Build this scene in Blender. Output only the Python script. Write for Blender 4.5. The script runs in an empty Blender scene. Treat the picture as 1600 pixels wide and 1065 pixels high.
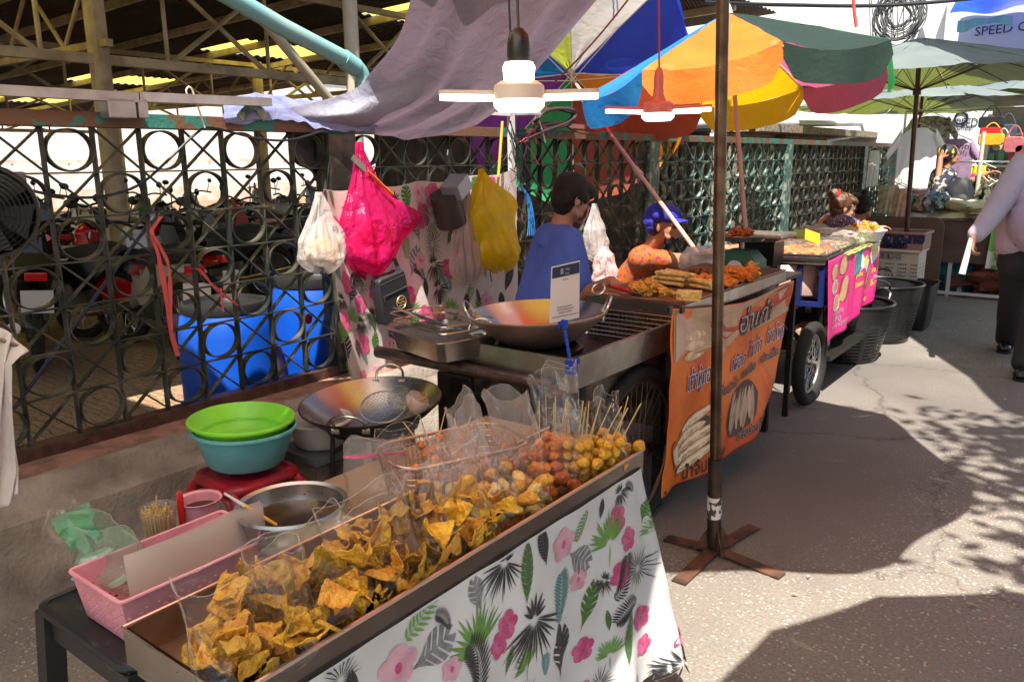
import bpy, bmesh, math, random
from math import sin, cos, pi, radians as R_
from mathutils import Vector, Matrix, Euler, noise
V = Vector
sc = bpy.context.scene
# ---------------------------------------------------------------- camera
CAM = V((3.266, 0.0, 1.5)); FP = 1250.0
YAW, PIT, ROL = -.6506, .2237, -.0093
def _cam_rows():
    cy, sy, cp, sp, cr, sr = cos(YAW), sin(YAW), cos(PIT), sin(PIT), cos(ROL), sin(ROL)
    f = V((sy*cp, cy*cp, -sp)); r = V((cy, -sy, 0)); u = r.cross(f)
    return cr*r+sr*u, -sr*r+cr*u, f
CR, CU, CF = _cam_rows()
cd = bpy.data.cameras.new('camera'); cam = bpy.data.objects.new('camera', cd); sc.collection.objects.link(cam)
m = Matrix((CR, CU, -CF)).transposed().to_4x4(); m.translation = CAM; cam.matrix_world = m
cd.sensor_width = 36; cd.lens = FP/1600*36; cd.clip_start = .05; cd.clip_end = 400
sc.camera = cam
def A(px, py, x=None, y=None, z=None):
    """the point of a real plane (x=, y= or z=) that was measured at this place of the photograph"""
    d = CR*((px-800)/FP)+CU*(-(py-532.5)/FP)+CF
    t = (x-CAM.x)/d.x if x is not None else (y-CAM.y)/d.y if y is not None else (z-CAM.z)/d.z
    return CAM+d*t
# ---------------------------------------------------------------- world, sun, exposure
SUNEL = R_(64); SD = V((.52, -.855, 0)).normalized()*cos(SUNEL)+V((0, 0, sin(SUNEL)))   # towards the sun
w = bpy.data.worlds.new('World'); sc.world = w; w.use_nodes = True
nt = w.node_tree; bg = nt.nodes['Background']; sky = nt.nodes.new('ShaderNodeTexSky')
sky.sky_type = 'NISHITA'; sky.sun_disc = False; sky.sun_elevation = SUNEL
sky.sun_rotation = math.atan2(SD.x, SD.y); sky.dust_density = 2.5; sky.air_density = 1.2
nt.links.new(sky.outputs[0], bg.inputs[0]); bg.inputs[1].default_value = .068
sl = bpy.data.lights.new('sun', 'SUN'); sl.energy = 5.0; sl.angle = R_(.5); sl.color = (1, .93, .82)
so = bpy.data.objects.new('sun', sl); sc.collection.objects.link(so)
so.rotation_euler = SD.to_track_quat('Z', 'Y').to_euler(); so.location = (6, -8, 18)
sc.view_settings.view_transform = 'Standard'; sc.view_settings.look = 'None'
sc.view_settings.exposure = 1.2; sc.view_settings.gamma = 1
sc.render.engine = 'CYCLES'
cy = sc.cycles; cy.max_bounces = 8; cy.transparent_max_bounces = 24; cy.diffuse_bounces = 4; cy.glossy_bounces = 3
cy.transmission_bounces = 4; cy.sample_clamp_indirect = 6; cy.caustics_reflective = False; cy.caustics_refractive = False
cy.use_denoising = True
# ---------------------------------------------------------------- materials
def mat(name, col, rough=.6, metal=0., var=None, vs=8., amt=.5, bump=0., bs=30., spec=.5, trans=0., emit=None, es=0., alpha=1., vdet=6., lo=.42, hi=.62, coord='Object', bw=1.0):
    """principled material; var mixes a second colour in by noise, trans adds a translucent share"""
    if name in bpy.data.materials: return bpy.data.materials[name]
    M = bpy.data.materials.new(name); M.use_nodes = True; t = M.node_tree; N = t.nodes; L = t.links; b = N['Principled BSDF']
    c4 = (*col, 1); b.inputs['Base Color'].default_value = c4
    b.inputs['Roughness'].default_value = rough; b.inputs['Metallic'].default_value = metal
    b.inputs['Specular IOR Level'].default_value = spec; b.inputs['Alpha'].default_value = alpha
    tc = N.new('ShaderNodeTexCoord'); src = None
    if var or bump:
        if var:
            n = N.new('ShaderNodeTexNoise'); n.inputs['Scale'].default_value = vs; n.inputs['Detail'].default_value = vdet
            L.new(tc.outputs[coord], n.inputs['Vector'])
            r = N.new('ShaderNodeValToRGB'); r.color_ramp.elements[0].position = lo; r.color_ramp.elements[1].position = hi
            r.color_ramp.elements[0].color = c4; r.color_ramp.elements[1].color = (*[col[i]*(1-amt)+var[i]*amt for i in range(3)], 1)
            L.new(n.outputs['Fac'], r.inputs[0]); L.new(r.outputs[0], b.inputs['Base Color']); src = r.outputs[0]
            mr = N.new('ShaderNodeMapRange'); mr.inputs[3].default_value = max(0.02, rough-.1); mr.inputs[4].default_value = min(1, rough+.12)
            L.new(n.outputs['Fac'], mr.inputs[0]); L.new(mr.outputs[0], b.inputs['Roughness'])
        if bump:
            n2 = N.new('ShaderNodeTexNoise'); n2.inputs['Scale'].default_value = bs; n2.inputs['Detail'].default_value = 5
            L.new(tc.outputs[coord], n2.inputs['Vector']); bp = N.new('ShaderNodeBump')
            bp.inputs['Strength'].default_value = min(1, bump); bp.inputs['Distance'].default_value = .01*bw
            L.new(n2.outputs['Fac'], bp.inputs['Height']); L.new(bp.outputs[0], b.inputs['Normal'])
    if emit: b.inputs['Emission Color'].default_value = (*emit, 1); b.inputs['Emission Strength'].default_value = es
    if trans:
        tr = N.new('ShaderNodeBsdfTranslucent'); mx = N.new('ShaderNodeMixShader'); mx.inputs[0].default_value = trans
        tr.inputs[0].default_value = c4
        if src: L.new(src, tr.inputs[0])
        L.new(b.outputs[0], mx.inputs[1]); L.new(tr.outputs[0], mx.inputs[2]); L.new(mx.outputs[0], N['Material Output'].inputs[0])
    return M
def film(name, col=(1, 1, 1), gloss=.12, opaque=.06, rough=.08, bs=16., bump=.75):
    """thin clear plastic: mostly straight-through, with wrinkled highlights and a little milkiness"""
    M = bpy.data.materials.new(name); M.use_nodes = True; t = M.node_tree; N = t.nodes; L = t.links; N.clear()
    o = N.new('ShaderNodeOutputMaterial'); tp = N.new('ShaderNodeBsdfTransparent'); tp.inputs[0].default_value = (*col, 1)
    g = N.new('ShaderNodeBsdfGlossy'); g.inputs['Roughness'].default_value = rough
    d = N.new('ShaderNodeBsdfDiffuse'); d.inputs[0].default_value = (*[min(1, c*.9) for c in col], 1)
    tl = N.new('ShaderNodeBsdfTranslucent'); tl.inputs[0].default_value = (*[min(1, c*.9) for c in col], 1)
    tc = N.new('ShaderNodeTexCoord'); n = N.new('ShaderNodeTexNoise'); n.inputs['Scale'].default_value = bs; n.inputs['Distortion'].default_value = .6
    L.new(tc.outputs['Object'], n.inputs['Vector']); b = N.new('ShaderNodeBump'); b.inputs['Strength'].default_value = bump; b.inputs['Distance'].default_value = .02
    L.new(n.outputs['Fac'], b.inputs['Height']); L.new(b.outputs[0], g.inputs['Normal'])
    lw = N.new('ShaderNodeLayerWeight'); lw.inputs[0].default_value = .35; L.new(b.outputs[0], lw.inputs['Normal'])
    mr = N.new('ShaderNodeMapRange'); mr.inputs[1].default_value = .25; mr.inputs[3].default_value = gloss*.25; mr.inputs[4].default_value = min(1, gloss*4.)
    L.new(lw.outputs['Facing'], mr.inputs[0])
    ad = N.new('ShaderNodeMixShader'); ad.inputs[0].default_value = .5; L.new(d.outputs[0], ad.inputs[1]); L.new(tl.outputs[0], ad.inputs[2])
    m1 = N.new('ShaderNodeMixShader'); m1.inputs[0].default_value = opaque; L.new(tp.outputs[0], m1.inputs[1]); L.new(ad.outputs[0], m1.inputs[2])
    m2 = N.new('ShaderNodeMixShader'); L.new(mr.outputs[0], m2.inputs[0]); L.new(m1.outputs[0], m2.inputs[1]); L.new(g.outputs[0], m2.inputs[2])
    L.new(m2.outputs[0], o.inputs[0]); return M
# ---------------------------------------------------------------- mesh builder
def rotm(a=0, b=0, c=0): return Euler((a, b, c)).to_matrix().to_4x4()
def TR(loc=(0, 0, 0), rx=0, ry=0, rz=0, s=1):
    S = Matrix.Diagonal((*(s if hasattr(s, '__len__') else (s, s, s)), 1))
    return Matrix.Translation(V(loc)) @ rotm(rx, ry, rz) @ S
def frame(p0, p1, up=(0, 0, 1)):
    z = (V(p1)-V(p0)).normalized(); u = V(up)
    if abs(z.dot(u)) > .98: u = V((1, 0, 0))
    x = u.cross(z).normalized(); return x, z.cross(x), z
class MB:
    def __init__(s): s.v = []; s.f = []; s.m = []; s.T = Matrix.Identity(4); s.mi = 0
    def add(s, vs, fs, mi=None):
        o = len(s.v); s.v += [s.T @ V(p) for p in vs]; s.f += [tuple(o+i for i in q) for q in fs]
        s.m += [s.mi if mi is None else mi]*len(fs); return s
    def box(s, c, d, M=None, bev=0):
        x, y, z = [k/2 for k in d]; c = V(c)
        if bev:
            bm = bmesh.new(); bmesh.ops.create_cube(bm, size=1)
            bmesh.ops.scale(bm, vec=d, verts=bm.verts); bmesh.ops.bevel(bm, geom=bm.edges[:], offset=bev, segments=2, affect='EDGES', profile=.6)
            bm.verts.index_update(); P = [v.co.copy() for v in bm.verts]; F = [[v.index for v in f.verts] for f in bm.faces]; bm.free()
        else:
            P = [V((i*x, j*y, k*z)) for i in (-1, 1) for j in (-1, 1) for k in (-1, 1)]
            F = [(0, 1, 3, 2), (4, 6, 7, 5), (0, 4, 5, 1), (2, 3, 7, 6), (0, 2, 6, 4), (1, 5, 7, 3)]
        if M is not None: P = [M @ p for p in P]
        return s.add([c+p for p in P], F)
    def bar(s, p0, p1, w, h, up=(0, 0, 1)):
        """rectangular bar: w across, h along up"""
        x, y, z = frame(p0, p1, up); p0 = V(p0); p1 = V(p1); P = []
        for p in (p0, p1): P += [p+x*a*w/2+y*b*h/2 for a, b in ((-1, -1), (1, -1), (1, 1), (-1, 1))]
        return s.add(P, [(3, 2, 1, 0), (4, 5, 6, 7), (0, 1, 5, 4), (1, 2, 6, 5), (2, 3, 7, 6), (3, 0, 4, 7)])
    def tube(s, pts, r, n=8, cap=True, closed=False, flat=1.):
        pts = [V(p) for p in pts]; k = len(pts); rs = r if hasattr(r, '__len__') else [r]*k
        P = []; prev = None
        for i, p in enumerate(pts):
            a = pts[(i-1) % k] if (i > 0 or closed) else p; b = pts[(i+1) % k] if (i < k-1 or closed) else p
            z = (b-a).normalized() if (b-a).length > 1e-9 else V((0, 0, 1))
            if prev is None:
                u = V((0, 0, 1)) if abs(z.z) < .9 else V((1, 0, 0)); x = u.cross(z).normalized()
            else:
                x = (prev-z*prev.dot(z)); x = x.normalized() if x.length > 1e-6 else prev
            prev = x; y = z.cross(x)
            for j in range(n):
                t = 2*pi*j/n; P.append(p+(x*cos(t)+y*sin(t)*flat)*rs[i])
        F = []
        for i in range(k if closed else k-1):
            for j in range(n):
                a, b = i*n+j, i*n+(j+1) % n; c, d = ((i+1) % k)*n+(j+1) % n, ((i+1) % k)*n+j; F.append((a, b, c, d))
        if cap and not closed: F += [tuple(range(n-1, -1, -1)), tuple((k-1)*n+j for j in range(n))]
        return s.add(P, F)
    def lathe(s, prof, n=32, M=None, a0=0, a1=2*pi):
        full = abs(a1-a0-2*pi) < 1e-6; nn = n if full else n+1; P = []; F = []; k = len(prof)
        for r, z in prof:
            for j in range(nn):
                t = a0+(a1-a0)*j/n; P.append(V((r*cos(t), r*sin(t), z)))
        for i in range(k-1):
            for j in range(n):
                j2 = (j+1) % nn; F.append((i*nn+j, i*nn+j2, (i+1)*nn+j2, (i+1)*nn+j))
        if M is not None: P = [M @ p for p in P]
        return s.add(P, F)
    def ball(s, c, r, n=12, M=None, jit=0, seed=0, cut=None):
        rr = r if hasattr(r, '__len__') else (r, r, r); P = []; F = []; h = max(4, n//2+1)
        for i in range(h+1):
            ph = pi*i/h
            for j in range(n):
                t = 2*pi*j/n; d = V((sin(ph)*cos(t), sin(ph)*sin(t), cos(ph)))
                q = 1+jit*noise.noise(d*1.7+V((seed*3.1, seed*1.7, seed))) + jit*.5*noise.noise(d*4+V((seed, 0, 7)))
                p = V((d.x*rr[0]*q, d.y*rr[1]*q, d.z*rr[2]*q)); P.append(M @ p if M is not None else p)
        for i in range(h):
            for j in range(n):
                a, b = i*n+j, i*n+(j+1) % n; F.append((a, b, b+n, a+n))
        return s.add([V(c)+p for p in P], F)
    def grid(s, fn, nu, nv, closeu=False):
        P = [fn(i/nu, j/nv) for j in range(nv+1) for i in range(nu+(0 if closeu else 1))]
        k = nu if closeu else nu+1; F = []
        for j in range(nv):
            for i in range(nu):
                i2 = (i+1) % k; F.append((j*k+i, j*k+i2, (j+1)*k+i2, (j+1)*k+i))
        return s.add(P, F)
    def prism(s, poly, h, M=None):
        """convex-ish polygon in xy raised by h along z"""
        k = len(poly); P = [V((x, y, 0)) for x, y in poly]+[V((x, y, h)) for x, y in poly]
        if M is not None: P = [M @ p for p in P]
        F = [tuple(range(k-1, -1, -1)), tuple(range(k, 2*k))]+[(i, (i+1) % k, k+(i+1) % k, k+i) for i in range(k)]
        return s.add(P, F)
    def build(s, name, mats, parent=None, smooth=False, solid=0, off=0, sub=0, merge=0, ang=None):
        me = bpy.data.meshes.new(name); me.from_pydata([tuple(p) for p in s.v], [], s.f)
        if not hasattr(mats, '__len__'): mats = [mats]
        for k in mats: me.materials.append(k)
        me.polygons.foreach_set('material_index', s.m)
        bm = bmesh.new(); bm.from_mesh(me)
        if merge: bmesh.ops.remove_doubles(bm, verts=bm.verts, dist=merge)
        bmesh.ops.recalc_face_normals(bm, faces=bm.faces) if not s.__dict__.get('keepn') else None
        bm.to_mesh(me); bm.free()
        if smooth:
            me.polygons.foreach_set('use_smooth', [True]*len(me.polygons))
            if ang is None: ang = 40
            try: me.set_sharp_from_angle(angle=R_(ang))
            except Exception: pass
        me.update(); o = bpy.data.objects.new(name, me); sc.collection.objects.link(o)
        if parent is not None: o.parent = parent; o.matrix_parent_inverse = parent.matrix_basis.inverted()
        if sub: md = o.modifiers.new('sub', 'SUBSURF'); md.levels = md.render_levels = sub
        if solid: md = o.modifiers.new('solid', 'SOLIDIFY'); md.thickness = solid; md.offset = off
        return o
def thing(name, label, cat, loc=(0, 0, 0), group=None):
    o = bpy.data.objects.new(name, None); sc.collection.objects.link(o); o.location = loc; o.empty_display_size = .1
    o['label'] = label; o['category'] = cat
    if group: o['group'] = group
    return o
def tag(o, label, cat, group=None):
    o['label'] = label; o['category'] = cat
    if group: o['group'] = group
    return o
def kind(o, k='structure'): o['kind'] = k; return o
def place(o, T): o.matrix_basis = T; return o
def clone(o, T=None, label=None, group=None, swap=None):
    """copy of a thing with its parts and sub-parts; swap maps material names"""
    def cp(q, par):
        c = q.copy(); sc.collection.objects.link(c)
        if par is not None: c.parent = par; c.matrix_parent_inverse = q.matrix_parent_inverse.copy()
        if swap and q.type == 'MESH':
            for i, sl_ in enumerate(c.material_slots):
                if sl_.material and sl_.material.name in swap:
                    sl_.link = 'OBJECT'; sl_.material = swap[q.material_slots[i].material.name]
        for ch in q.children: cp(ch, c)
        return c
    c = cp(o, None)
    if T is not None: c.matrix_basis = T
    if label: c['label'] = label
    if group: c['group'] = group
    return c
rnd = random.Random(7)
def U(a, b): return rnd.uniform(a, b)
def noi(x, y=0, z=0): return noise.noise(V((x, y, z)))
def lerp(a, b, t): return a+(b-a)*t
def bez(p0, p1, p2, p3, n=12):
    p0, p1, p2, p3 = map(V, (p0, p1, p2, p3)); return [(1-t)**3*p0+3*(1-t)**2*t*p1+3*(1-t)*t*t*p2+t**3*p3 for t in [i/n for i in range(n+1)]]
def sag(p0, p1, d, n=14):
    p0, p1 = V(p0), V(p1); return [p0.lerp(p1, i/n)-V((0, 0, d*4*(i/n)*(1-i/n))) for i in range(n+1)]
def smooth_path(pts, n=6):
    """Catmull-Rom through points"""
    P = [V(p) for p in pts]; P = [P[0]*2-P[1]]+P+[P[-1]*2-P[-2]]; out = []
    for i in range(1, len(P)-2):
        for k in range(n):
            t = k/n; a, b, c, d = P[i-1], P[i], P[i+1], P[i+2]
            out.append(.5*((2*b)+(c-a)*t+(2*a-5*b+4*c-d)*t*t+(3*b-a-3*c+d)*t**3))
    out.append(P[-2]); return out
def text_polys(txt, size=1., align='LEFT', offset=0.):
    """glyph outlines as filled flat polygons (vertices, faces) in the xy plane"""
    cu = bpy.data.curves.new('t', 'FONT'); cu.body = txt; cu.size = size; cu.align_x = align; cu.resolution_u = 2; cu.offset = offset
    o = bpy.data.objects.new('t', cu); sc.collection.objects.link(o)
    dg = bpy.context.evaluated_depsgraph_get(); me = bpy.data.meshes.new_from_object(o.evaluated_get(dg))
    vs = [v.co.copy() for v in me.vertices]; fs = [tuple(p.vertices) for p in me.polygons]
    bpy.data.objects.remove(o); bpy.data.curves.remove(cu); bpy.data.meshes.remove(me)
    return vs, fs
def decal(mb, vs, fs, fn, mi, shx=0):
    """lay a flat drawing onto a surface: fn(u, v) gives its place"""
    mb.add([fn(p[0]+shx*p[1], p[1]) for p in vs], fs, mi)
# ================================================================ SETTING
def node_mat(name):
    M = bpy.data.materials.new(name); M.use_nodes = True; t = M.node_tree; return M, t.nodes, t.links, t.nodes['Principled BSDF']
def ramp(N, L, src, stops):
    r = N.new('ShaderNodeValToRGB'); e = r.color_ramp.elements
    while len(e) < len(stops): e.new(.5)
    for i, (p, c) in enumerate(stops): e[i].position = p; e[i].color = (*c, 1) if len(c) == 3 else c
    L.new(src, r.inputs[0]); return r.outputs[0]
def mixc(N, L, f, a, b, mode='MIX'):
    m = N.new('ShaderNodeMix'); m.data_type = 'RGBA'; m.blend_type = mode
    for i, s_ in ((0, f), (6, a), (7, b)):
        if hasattr(s_, 'is_linked'): L.new(s_, m.inputs[i])
        else: m.inputs[i].default_value = s_ if i == 0 else (*s_, 1)
    return m.outputs[2]
def tex(N, L, tp, vec, scale, **k):
    n = N.new('ShaderNodeTex'+tp); n.inputs['Scale'].default_value = scale
    for q, v_ in k.items():
        if q in n.inputs: n.inputs[q].default_value = v_
        else: setattr(n, q, v_)
    L.new(vec, n.inputs['Vector']); return n
# street: worn asphalt with exposed pale chips
M, N, L, b = node_mat('street_asphalt'); tc = N.new('ShaderNodeTexCoord').outputs['Object']
wp = tex(N, L, 'Noise', tc, 14., Detail=6).outputs['Color']; ad = N.new('ShaderNodeVectorMath'); ad.operation = 'MULTIPLY_ADD'
L.new(wp, ad.inputs[0]); ad.inputs[1].default_value = (.045, .045, 0); L.new(tc, ad.inputs[2])
v1 = tex(N, L, 'Voronoi', ad.outputs[0], 62); v2 = tex(N, L, 'Voronoi', tc, 150); big = tex(N, L, 'Noise', tc, 1.1, Detail=7, Roughness=.6); fine = tex(N, L, 'Noise', tc, 90, Detail=4)
chip = ramp(N, L, v1.outputs['Distance'], [(0, (1, 1, 1)), (.28, (1, 1, 1)), (.38, (0, 0, 0))])
cc = N.new('ShaderNodeSeparateColor'); L.new(v1.outputs['Color'], cc.inputs[0])
pick = ramp(N, L, cc.outputs[0], [(.40, (0, 0, 0)), (.5, (1, 1, 1))])
mk = N.new('ShaderNodeMath'); mk.operation = 'MULTIPLY'; L.new(chip, mk.inputs[0]); L.new(pick, mk.inputs[1])
wear = ramp(N, L, big.outputs['Fac'], [(.38, (.25, .25, .25)), (.52, (1, 1, 1))]); mk2 = N.new('ShaderNodeMath'); mk2.operation = 'MULTIPLY'; L.new(mk.outputs[0], mk2.inputs[0]); L.new(wear, mk2.inputs[1])
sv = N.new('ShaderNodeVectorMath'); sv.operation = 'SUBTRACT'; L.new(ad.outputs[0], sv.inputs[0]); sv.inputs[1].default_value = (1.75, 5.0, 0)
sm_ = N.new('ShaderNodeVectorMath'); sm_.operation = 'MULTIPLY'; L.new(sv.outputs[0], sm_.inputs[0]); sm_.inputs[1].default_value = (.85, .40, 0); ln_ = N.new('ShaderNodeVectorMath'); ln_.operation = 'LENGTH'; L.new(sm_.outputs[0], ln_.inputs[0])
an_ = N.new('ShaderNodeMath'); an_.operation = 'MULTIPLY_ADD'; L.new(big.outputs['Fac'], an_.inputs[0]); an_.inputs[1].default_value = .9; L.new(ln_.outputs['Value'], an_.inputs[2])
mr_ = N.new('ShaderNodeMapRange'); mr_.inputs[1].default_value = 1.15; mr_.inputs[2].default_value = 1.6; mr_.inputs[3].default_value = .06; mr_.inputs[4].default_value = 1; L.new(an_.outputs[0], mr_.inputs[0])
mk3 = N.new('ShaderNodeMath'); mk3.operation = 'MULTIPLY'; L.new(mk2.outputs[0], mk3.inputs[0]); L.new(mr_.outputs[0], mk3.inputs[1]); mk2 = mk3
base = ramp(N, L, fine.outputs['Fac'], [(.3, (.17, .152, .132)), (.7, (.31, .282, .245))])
shade_dk = N.new('ShaderNodeMapRange'); shade_dk.inputs[1].default_value = 1.1; shade_dk.inputs[2].default_value = 1.7; shade_dk.inputs[3].default_value = .45; shade_dk.inputs[4].default_value = 0; L.new(an_.outputs[0], shade_dk.inputs[0]); base = mixc(N, L, shade_dk.outputs[0], base, (.11, .096, .092))  # ground colour darkened around the carts to deepen the canopy shade
base = mixc(N, L, ramp(N, L, big.outputs['Fac'], [(.3, (.6, .6, .6)), (.7, (0, 0, 0))]), base, (.14, .125, .11))
chc = ramp(N, L, cc.outputs[1], [(0, (.42, .36, .30)), (.5, (.54, .49, .42)), (.85, (.30, .24, .2)), (1, (.46, .2, .1))])
wv_ = N.new('ShaderNodeVectorMath'); wv_.operation = 'MULTIPLY_ADD'; L.new(tex(N, L, 'Noise', tc, 2.5, Detail=6, Roughness=.7).outputs['Color'], wv_.inputs[0]); wv_.inputs[1].default_value = (.5, .5, 0); L.new(tc, wv_.inputs[2])
vc = tex(N, L, 'Voronoi', wv_.outputs[0], .55, feature='DISTANCE_TO_EDGE'); crk = ramp(N, L, vc.outputs['Distance'], [(0, (.6, .6, .6)), (.002, (.35, .35, .35)), (.005, (0, 0, 0))])
st_ = tex(N, L, 'Noise', tc, .55, Detail=5, Distortion=1.2); stn = ramp(N, L, st_.outputs['Fac'], [(.50, (0, 0, 0)), (.66, (.55, .55, .55))])
col = mixc(N, L, stn, mixc(N, L, mk2.outputs[0], base, chc), (.10, .09, .082)); col = mixc(N, L, crk, col, (.03, .027, .024)); L.new(col, b.inputs['Base Color']); b.inputs['Roughness'].default_value = .8
bp = N.new('ShaderNodeBump'); bp.inputs['Distance'].default_value = .004; bp.inputs['Strength'].default_value = .8
hs = N.new('ShaderNodeMath'); hs.operation = 'ADD'; L.new(fine.outputs['Fac'], hs.inputs[0]); L.new(mk2.outputs[0], hs.inputs[1]); L.new(hs.outputs[0], bp.inputs['Height']); L.new(bp.outputs[0], b.inputs['Normal'])
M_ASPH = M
# hall floor: brown interlocking pavers
M, N, L, b = node_mat('hall_pavers'); tc = N.new('ShaderNodeTexCoord').outputs['Object']
wv = tex(N, L, 'Noise', tc, 9., Detail=2).outputs['Color']; ad = N.new('ShaderNodeVectorMath'); ad.operation = 'MULTIPLY_ADD'; L.new(wv, ad.inputs[0]); ad.inputs[1].default_value = (.09, .09, 0); L.new(tc, ad.inputs[2])
br = tex(N, L, 'Brick', ad.outputs[0], 4.2); br.inputs['Color1'].default_value = (.38, .27, .16, 1); br.inputs['Color2'].default_value = (.30, .20, .12, 1); br.inputs['Mortar'].default_value = (.09, .06, .04, 1); br.inputs['Mortar Size'].default_value = .014
bg2 = tex(N, L, 'Noise', tc, 1.3, Detail=6); L.new(mixc(N, L, ramp(N, L, bg2.outputs['Fac'], [(.35, (0, 0, 0)), (.7, (.7, .7, .7))]), br.outputs['Color'], (.20, .10, .05)), b.inputs['Base Color']); b.inputs['Roughness'].default_value = .75
bp = N.new('ShaderNodeBump'); bp.inputs['Distance'].default_value = .006; L.new(br.outputs['Fac'], bp.inputs['Height']); bp.invert = True; L.new(bp.outputs[0], b.inputs['Normal']); M_PAVE = M
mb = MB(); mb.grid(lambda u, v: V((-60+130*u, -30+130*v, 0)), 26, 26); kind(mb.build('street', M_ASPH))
mb = MB(); mb.add([(-60, -30, .004), (-.1, -30, .004), (-.1, 70, .004), (-60, 70, .004)], [(0, 1, 2, 3)]); kind(mb.build('hall_floor', M_PAVE))
# low wall under the fence
M_CONC = mat('dirty_concrete', (.36, .32, .27), .85, var=(.12, .10, .085), vs=5, amt=.9, bump=.9, bs=60, lo=.35, hi=.7)
M_TILE = mat('red_coping_tile', (.34, .19, .14), .6, var=(.16, .10, .08), vs=14, amt=.9, bump=.5, bs=40)
prof = [(-.14, 0), (-.14, .385), (.2, .385), (.235, .375), (.26, .345), (.275, .315), (.33, .30), (.355, .285), (.36, .25), (.37, 0.14), (.385, .12), (.43, .02), (.45, 0)]
mb = MB(); ys = [-6+i*.6 for i in range(36)]
def wallpt(i, y): x, z = prof[i]; return V((x+.006*noi(y*2.3, z*9), y, max(0, z+.005*noi(y*3, x*8, 3)) if z > .0 else z))
P = [wallpt(i, y) for y in ys for i in range(len(prof))]; k = len(prof)
mb.add(P, [(j*k+i, (j+1)*k+i, (j+1)*k+i+1, j*k+i+1) for j in range(len(ys)-1) for i in range(k-1)])
for j in range(len(ys)-1):
    for i in range(2): mb.m[j*(k-1)+i] = 1
low = mb.build('low_wall', [M_CONC, M_TILE], smooth=True); tag(low, 'low stained concrete wall with a red tiled top under the lattice fence', 'wall')
# ---------------------------------------------------------------- lattice fence
M_IRON = mat('dark_green_iron', (.024, .030, .027), .45, .2, var=(.26, .22, .17), vs=7, amt=.55, bump=.25, bs=50, lo=.48, hi=.72)
M_IRON2 = mat('weathered_teal_iron', (.045, .11, .10), .5, .1, var=(.42, .44, .38), vs=16, amt=.75, bump=.25, bs=50, lo=.5, hi=.62)
M_RAIL = mat('rusty_rail', (.17, .085, .05), .6, .1, var=(.035, .20, .17), vs=6.5, amt=1., bump=.3, bs=60, lo=.535, hi=.56)
M_RUST = mat('red_brown_rail', (.06, .027, .02), .5, .2, var=(.12, .07, .05), vs=20, amt=.7, bump=.3)
CS, RS, Z0 = .19, .1706, 1.633
def colY(c): return (c+6.34)*CS
fence = thing('lattice_fence', 'dark green iron lattice fence of rings and crosses on the low wall', 'fence', (0, colY(8.5), .385))
def lattice(ncol, w, par):
    mb = MB(); t = .006; d = .035; H = 7*RS
    for i in range(ncol+1): mb.box((0, i*w, -H/2), (d, t, H))
    for r in range(1, 7): mb.box((.013, ncol*w/2, -r*RS), (.016, ncol*w, t))
    for c in range(ncol):
        for r in range(7):
            yc, zc = (c+.5)*w, -(r+.5)*RS
            if (c+r) % 2 == par:
                n = 28; ro_y, ro_z = w/2-t*.6, RS/2-t*.6; P = []
                for j in range(n):
                    a = 2*pi*j/n
                    for rr, xx in ((0, -d/2+.001), (0, d/2+.003), (t, d/2+.003), (t, -d/2+.001)): P.append(V((xx, yc+(ro_y-rr)*cos(a), zc+(ro_z-rr)*sin(a))))
                F = [(j*4+q, ((j+1) % n)*4+q, ((j+1) % n)*4+(q+1) % 4, j*4+(q+1) % 4) for j in range(n) for q in range(4)]; mb.add(P, F)
            else:
                mb.bar((-.004, yc-w/2, zc-RS/2), (-.004, yc+w/2, zc+RS/2), t, d-.014, up=(1, 0, 0))
                mb.bar((.010, yc-w/2, zc+RS/2), (.010, yc+w/2, zc-RS/2), t, .014, up=(1, 0, 0))
    return mb
# panel left of the first post: columns -6..8 ; following panels 17 columns
mb = lattice(16, CS, 1); lp = mb.build('lattice_panel', M_IRON, fence); lp.location += V((0, colY(-8), Z0))
p2 = None
for i in range(5):
    y0 = colY(9+18*i)
    if p2 is None: p2 = lattice(17, CS, 0).build('lattice_panel', M_IRON, fence); q = p2; base_loc = q.location.copy()
    else: q = p2.copy(); sc.collection.objects.link(q)
    q.location = base_loc+V((0, y0, Z0))
    if i > 0:
        for s_ in q.material_slots: s_.link = 'OBJECT'; s_.material = M_IRON2 if i in (1, 3) else M_IRON
for i in range(6):
    yc = colY(8.5+18*i); mb = MB(); mb.box((-.01, yc, (.4+Z0)/2), (.12, CS-.01, Z0-.4), bev=.006)
    mb.build('post', M_IRON if i == 0 else M_IRON2, fence)
for i in range(5):
    yc = colY(17.5+18*i); mb = MB(); mb.box((-.045, yc, (.45+Z0)/2), (.04, .045, Z0-.45)); mb.build('stiffener', M_IRON2 if i else M_IRON, fence)
mb = MB(); ya, yb = colY(-9), colY(8.5+18*5.05)
mb.box((0, (ya+yb)/2, Z0+.03), (.08, yb-ya, .058), bev=.003); mb.build('top_rail', M_RAIL, fence)
mb = MB(); mb.box((0.005, (ya+yb)/2, .439-.03), (.07, yb-ya, .055), bev=.003); mb.build('bottom_rail', M_RUST, fence)
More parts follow.
